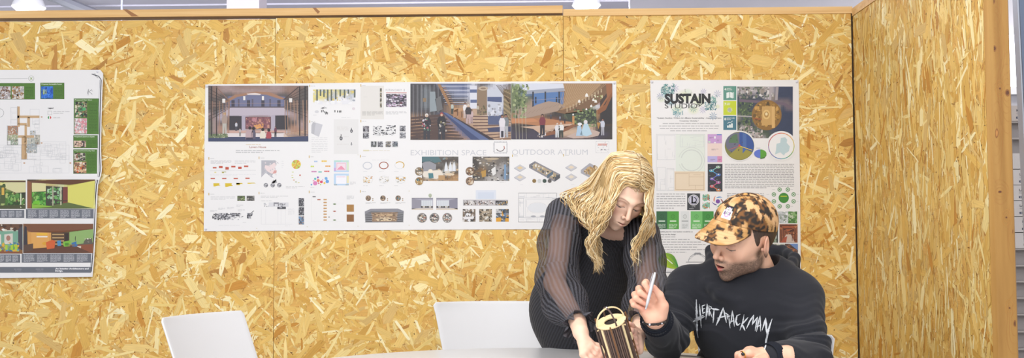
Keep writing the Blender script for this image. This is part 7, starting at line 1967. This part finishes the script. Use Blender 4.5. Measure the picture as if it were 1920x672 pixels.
BL = [lin(c) for c in ('E8CC98', 'DBB981', 'CBA66C', 'F0DCB0', 'AC8650', 'F6E8C8', 'D4B482', '90703E', 'E4C994')]
ROOT = [lin(c) for c in ('8A7A62', 'A08E72', '75664E', 'C8B690')]
hb_ = MB(); R_ = random.Random(17)
def strand(P, r0, c, rootc):
    n = len(P); rad = [r0*(0.75+0.25*min(1, i/4))*(1 if i < n*.6 else max(.12, 1-((i-n*.6)/(n*.4))**1.3*.92)) for i in range(n)]
    cols = []
    for i in range(n):
        t = min(1, i/(n*.22)); cols.append(tuple(rootc[k]*(1-t)+c[k]*t for k in range(3))+(1,))
    hb_.tube(P, rad, 5, cols, cap=True)
def grow(G, per, side):
    for gi in range(len(G)-1):
        A, B = G[gi], G[gi+1]
        m_ = per if not (side < 0 and gi >= 4) else int(per*.26)
        for s_ in range(m_):
            t = (s_+R_.random())/m_
            lift = R_.uniform(-0.006, 0.009); P = [Hl(scalp(0.02*side, A[0]*(1-t)+B[0]*t+R_.uniform(-.010, .010), lift*.5))]
            for (a1, y1), (a2, y2) in zip(A[1], B[1]): P.append(Hl(scalp(a1*(1-t)+a2*t, y1*(1-t)+y2*t+R_.uniform(-.006, .006), lift+.002)))
            nA, nB = len(A[2]), len(B[2]); m = min(nA, nB) if t > .5 and nB < nA or nA < nB and t <= .5 else max(nA, nB)
            def at(L, u):
                x = u*(len(L)-1); i = min(int(x), len(L)-2); return L[i].lerp(L[i+1], x-i)
            ph = R_.uniform(0, 6); amp = R_.uniform(.003, .008); cut = R_.uniform(.72, 1.0)
            tt = max(0, min(1, t+R_.uniform(-.25, .25)))
            for k in range(m):
                u = k/(m-1)*cut; q = at(A[2], u).lerp(at(B[2], u), tt)
                sp_ = .0035*(1+k*.5)
                P.append(q+Vector((R_.uniform(-1, 1), R_.uniform(-1, 1), R_.uniform(-1, 1)*.6))*sp_)
            S = cr_spline(P, 5)
            S = [p+Vector((amp*math.sin(i*.55+ph), amp*.6*math.cos(i*.5+ph), 0))*min(1, max(0, (i-12)/14)) for i, p in enumerate(S)]
            c = R_.choice(BL); strand(S, R_.uniform(.0008, .0018), c, tuple(x*.5+y*.5 for x, y in zip(R_.choice(ROOT), c)))
grow(GL, 115, -1); grow(GRt, 90, 1)
# back of the head: strands swept from the parting over the crown
for k in range(110):
    sd = R_.choice((-1, 1)); y0 = R_.uniform(.03, .085); P = []
    a1 = R_.uniform(.3, 1.5)*sd
    lift = R_.uniform(-.004, .008)
    for i in range(7):
        u = i/6; y = y0+(.122-y0)*u*.9; P.append(Hl(scalp(a1*u*1.2, min(y, .118), lift)))
    e = P[-1]; P += [e+Vector((-.02*(1 if sd < 0 else .2), .02, -.05)), U(1100+R_.uniform(-20, 60), 372+R_.uniform(-8, 16), -.93+R_.uniform(-.02, .02)), U(1098+R_.uniform(-30, 70), 402+R_.uniform(-10, 16), -.965+R_.uniform(-.02, .01))]
    c = R_.choice(BL[:5]); strand(cr_spline(P, 4), R_.uniform(.0012, .0022), c, R_.choice(ROOT))
hb_.build('hair', mat('blonde_hair', rough=.42, vc=True, spec=.5, sheen=.1), wom, smooth=True)
# hair mass beneath the strands
def w_cap(p):
    q = to_local(p, Tw)/WS
    d = ell(q, (0, 0.020, 0.032), (0.081, 0.102, 0.092)); x, y, z = q.T
    face = (y+0.040)+0.62*(0.030-z)*0+np.abs(x)*-.25
    d = smax(d, -np.where(z > 0.070, .02+0*y, y+0.030), .003)
    d = smax(d, -(z+0.060), .01)
    return d*WS
Va, Fa = surf(w_cap, wo-.16, wo+.16, .003)
npmesh('hair_base', Va, Fa, mat('blonde_hair_base', rough=.6, vc=True), wom, np.tile(LC('A88A58'), (len(Va), 1)))

# ================================================================== LANTERN MODEL on the table
ltop = W(1145, 603, -1.555)
tilt = Matrix.Rotation(math.radians(-17), 4, 'Y') @ Matrix.Rotation(math.radians(20), 4, 'X')
Ml = Matrix.Translation(ltop) @ tilt
lr = 0.0415; LL = 0.139
low = Ml @ Vector((0, 0, -LL))
lan = empty('lantern_model', (low.x, low.y, ZT)); tag(lan, 'small round wooden slatted lantern model held on the table by the woman', 'model')
M_ply = mat('laser_cut_ply', 'E6CFA0', rough=.6, bump=(200, .2, .0004)); M_burn = mat('dark_stained_slat', '4E3B34', rough=.6); M_burn2 = mat('dark_slat_edge', '6A5246', rough=.6); M_edge2 = mat('burnt_ply_edge', '7A5230', rough=.7)
def disc(z, r, rin, th, m, name):
    mb = MB(); mb.lathe([(rin, z), (r, z), (r, z-th), (rin, z-th)], Ml, 56, closed=True); mb.build(name, m, lan)
disc(0, lr, 0.0185, .003, M_ply, 'top_disc'); disc(-0.003, lr*.99, 0.020, .0012, M_edge2, 'disc_rim'); disc(-LL+.004, lr*1.0, 0.001, .004, M_ply, 'bottom_disc')
for k in range(44):
    a = 2*PI*k/44
    wide = k % 11 == 5
    mb = MB(); r = lr*(.93 if not wide else .955); w_ = .0020 if not wide else .0034
    Mx = Ml @ Matrix.Rotation(a, 4, 'Z') @ Matrix.Translation((r, 0, 0)); mb.box(-.0016, -w_, -LL+.004, .0014, w_, -.0042, M=Mx)
    mb.build('pale_slat' if wide else 'slat', M_ply if wide else (M_burn if k % 2 else M_burn2), lan)
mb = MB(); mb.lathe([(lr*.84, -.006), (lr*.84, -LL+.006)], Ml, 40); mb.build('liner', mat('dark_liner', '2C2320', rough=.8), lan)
for k in range(6):
    a = 2*PI*k/6+.35; Mx = Ml @ Matrix.Rotation(a, 4, 'Z')
    mb = MB(); mb.box(lr*1.12, -.0018, -LL-.004, lr*1.12+.0035, .0018, .006, M=Mx); mb.build('post', M_burn if k % 2 else M_edge2, lan)
    for z in (-.010, -LL+.012):
        mb = MB(); mb.box(lr*.96, -.0014, z, lr*1.15, .0014, z+.003, M=Mx); mb.build('bracket', M_ply, lan)
for i, (m, a) in enumerate(((M_ply, 0.25), (M_burn, 0.25+PI/2))):
    Mx = Ml @ Matrix.Rotation(a, 4, 'Z'); mb = MB(); P = []; n = 32
    for k in range(n+1):
        t = PI*k/n
        for rr in (lr*1.0, lr*.92):
            for yy in (-.0019, .0019): P.append(Mx @ Vector((rr*math.cos(t), yy, rr*math.sin(t)*1.0)))
    F = []
    for k in range(n):
        a0 = 4*k; b0 = a0+4
        F += [(a0, a0+1, b0+1, b0), (a0+2, b0+2, b0+3, a0+3), (a0, b0, b0+2, a0+2), (a0+1, a0+3, b0+3, b0+1)]
    F += [(0, 2, 3, 1), (4*n, 4*n+1, 4*n+3, 4*n+2)]
    mb.add(P, F); mb.build('arch', m, lan)
mb = MB(); mb.lathe([(.0001, lr+.003), (.0022, lr+.002), (.003, lr-.002), (.0022, lr-.006)], Ml, 16); mb.build('finial', M_silver, lan, smooth=True)
for (a, z) in ((-.35, -.052), (PI+.2, -.07)):
    Mx = Ml @ Matrix.Rotation(a, 4, 'Z') @ Matrix.Translation((lr*1.06, 0, z)) @ Matrix.Rotation(PI/2, 4, 'Y')
    mb = MB(); mb.lathe([(.0001, .0015), (.011, .0015), (.011, -.0015), (.0001, -.0015)], Mx, 24); mb.build('side_knob', M_ply, lan)

# ================================================================== THINGS ON THE TABLE
M_sheet = mat('white_sheet', 'F0F0F2', rough=.6)
def tb_poly(name, pts, z0, z1, m, parent=None):
    mb = MB(); P = [WZ(a, b, z1) for a, b in pts]; Bq = [Vector((p.x, p.y, z0)) for p in P]; n = len(P)
    mb.add(P+Bq, [tuple(range(n))[::-1], tuple(range(n, 2*n))]+[(i, (i+1) % n, n+(i+1) % n, n+i) for i in range(n)]); return mb.build(name, m, parent)
pp = empty('paper_sheet', WZ(1205, 668, ZT)); tag(pp, 'white sheet of paper lying under the lantern model on the table', 'paper')
tb_poly('sheet', [(1190, 660.5), (1226, 661.5), (1222, 700), (1120, 700), (1118, 664)], ZT+.0002, ZT+.0012, M_sheet, pp)
tab = empty('tablet', WZ(1300, 675, ZT)); tag(tab, 'dark tablet in a black case lying on the table in front of the man', 'tablet')
tb_poly('case', [(1228, 662), (1345, 671), (1330, 720), (1218, 705)], ZT+.0002, ZT+.009, mat('black_case', '2A2C32', rough=.5), tab)
tb_poly('screen', [(1254, 667.4), (1338, 673.5), (1325, 712), (1240, 700)], ZT+.0091, ZT+.0096, mat('dark_glass', '14161C', rough=.1), tab)
# ================================================================== LIGHT
w = bpy.data.worlds.new('world'); bpy.context.scene.world = w; w.use_nodes = True
w.node_tree.nodes['Background'].inputs[0].default_value = (0.93, 0.95, 1.0, 1)
w.node_tree.nodes['Background'].inputs[1].default_value = 1.35
M_led = mat('led_panel', 'FFFFFF', emit='FFFFFF', estr=3.0)
k = 0
for (x, y, e) in [(-2.6, -2.2, 60), (-0.6, -2.6, 52), (1.2, -2.6, 48), (-2.6, -4.8, 80), (-0.4, -5.4, 110), (2.0, -5.2, 110), (0.8, -7.4, 150), (-2.2, -7.4, 150), (-1.0, 3.0, 60), (3.5, 3.0, 60), (-4.5, 3.0, 60), (3.2, -2.0, 24), (0.15, -1.9, 36)]:  # rearmost pair added to fill the faces, last one to brighten right wall
    L = bpy.data.lights.new('panel_light', 'AREA'); L.shape = 'RECTANGLE'; L.size = 1.2; L.size_y = 0.9
    L.energy = e*0.45; L.color = (1, 0.985, 0.96)
    o = bpy.data.objects.new('panel_light', L); C.objects.link(o); o.location = (x, y, 3.25)
    t = empty('ceiling_and_fill_light', (x, y, ZC)); tag(t, 'square white LED ceiling light above the studio, some added as fill', 'lamp', 'ceiling lights over the studio')
    mb = MB(); mb.box(x-.6, y-.45, 3.27, x+.6, y+.45, 3.31); mb.build('housing', M_white, t)
    mb = MB(); mb.tube([(x, y, 3.31), (x, y, ZC+0.02)], 0.01, 6); mb.build('rod', M_alu, t)
L = bpy.data.lights.new('wall_fill', 'AREA'); L.shape = 'RECTANGLE'; L.size = 1.6; L.size_y = 1.2; L.energy = 46; L.color = (1, .985, .96)  # added fill without a fixture, tilted to brighten the right wall
o = bpy.data.objects.new('wall_fill', L); C.objects.link(o); o.location = (-1.9, -3.3, 3.1); o.rotation_euler = (-0.25, -0.95, 0)
for x in (-5.2, -2.6, 0.0, 2.6, 5.2):  # added fill lights without fixtures, aimed up to brighten the ceiling
    U = bpy.data.lights.new('ceiling_fill', 'AREA'); U.shape = 'RECTANGLE'; U.size = 2.2; U.size_y = 0.5; U.energy = 125; U.color = (0.93, 0.93, 1)
    u = bpy.data.objects.new('ceiling_fill', U); C.objects.link(u); u.location = (x, 4.2, 2.45); u.rotation_euler = (PI-0.75, 0, 0)
sc = bpy.context.scene
sc.view_settings.view_transform = 'Standard'
sc.view_settings.look = 'None'
sc.view_settings.exposure = 0.06
sc.view_settings.gamma = 1.0
sc.view_settings.use_curve_mapping = False
sc.cycles.max_bounces = 6; sc.cycles.diffuse_bounces = 3; sc.cycles.glossy_bounces = 3
sc.cycles.transparent_max_bounces = 16
sc.cycles.use_denoising = True
sc.cycles.use_adaptive_sampling = True
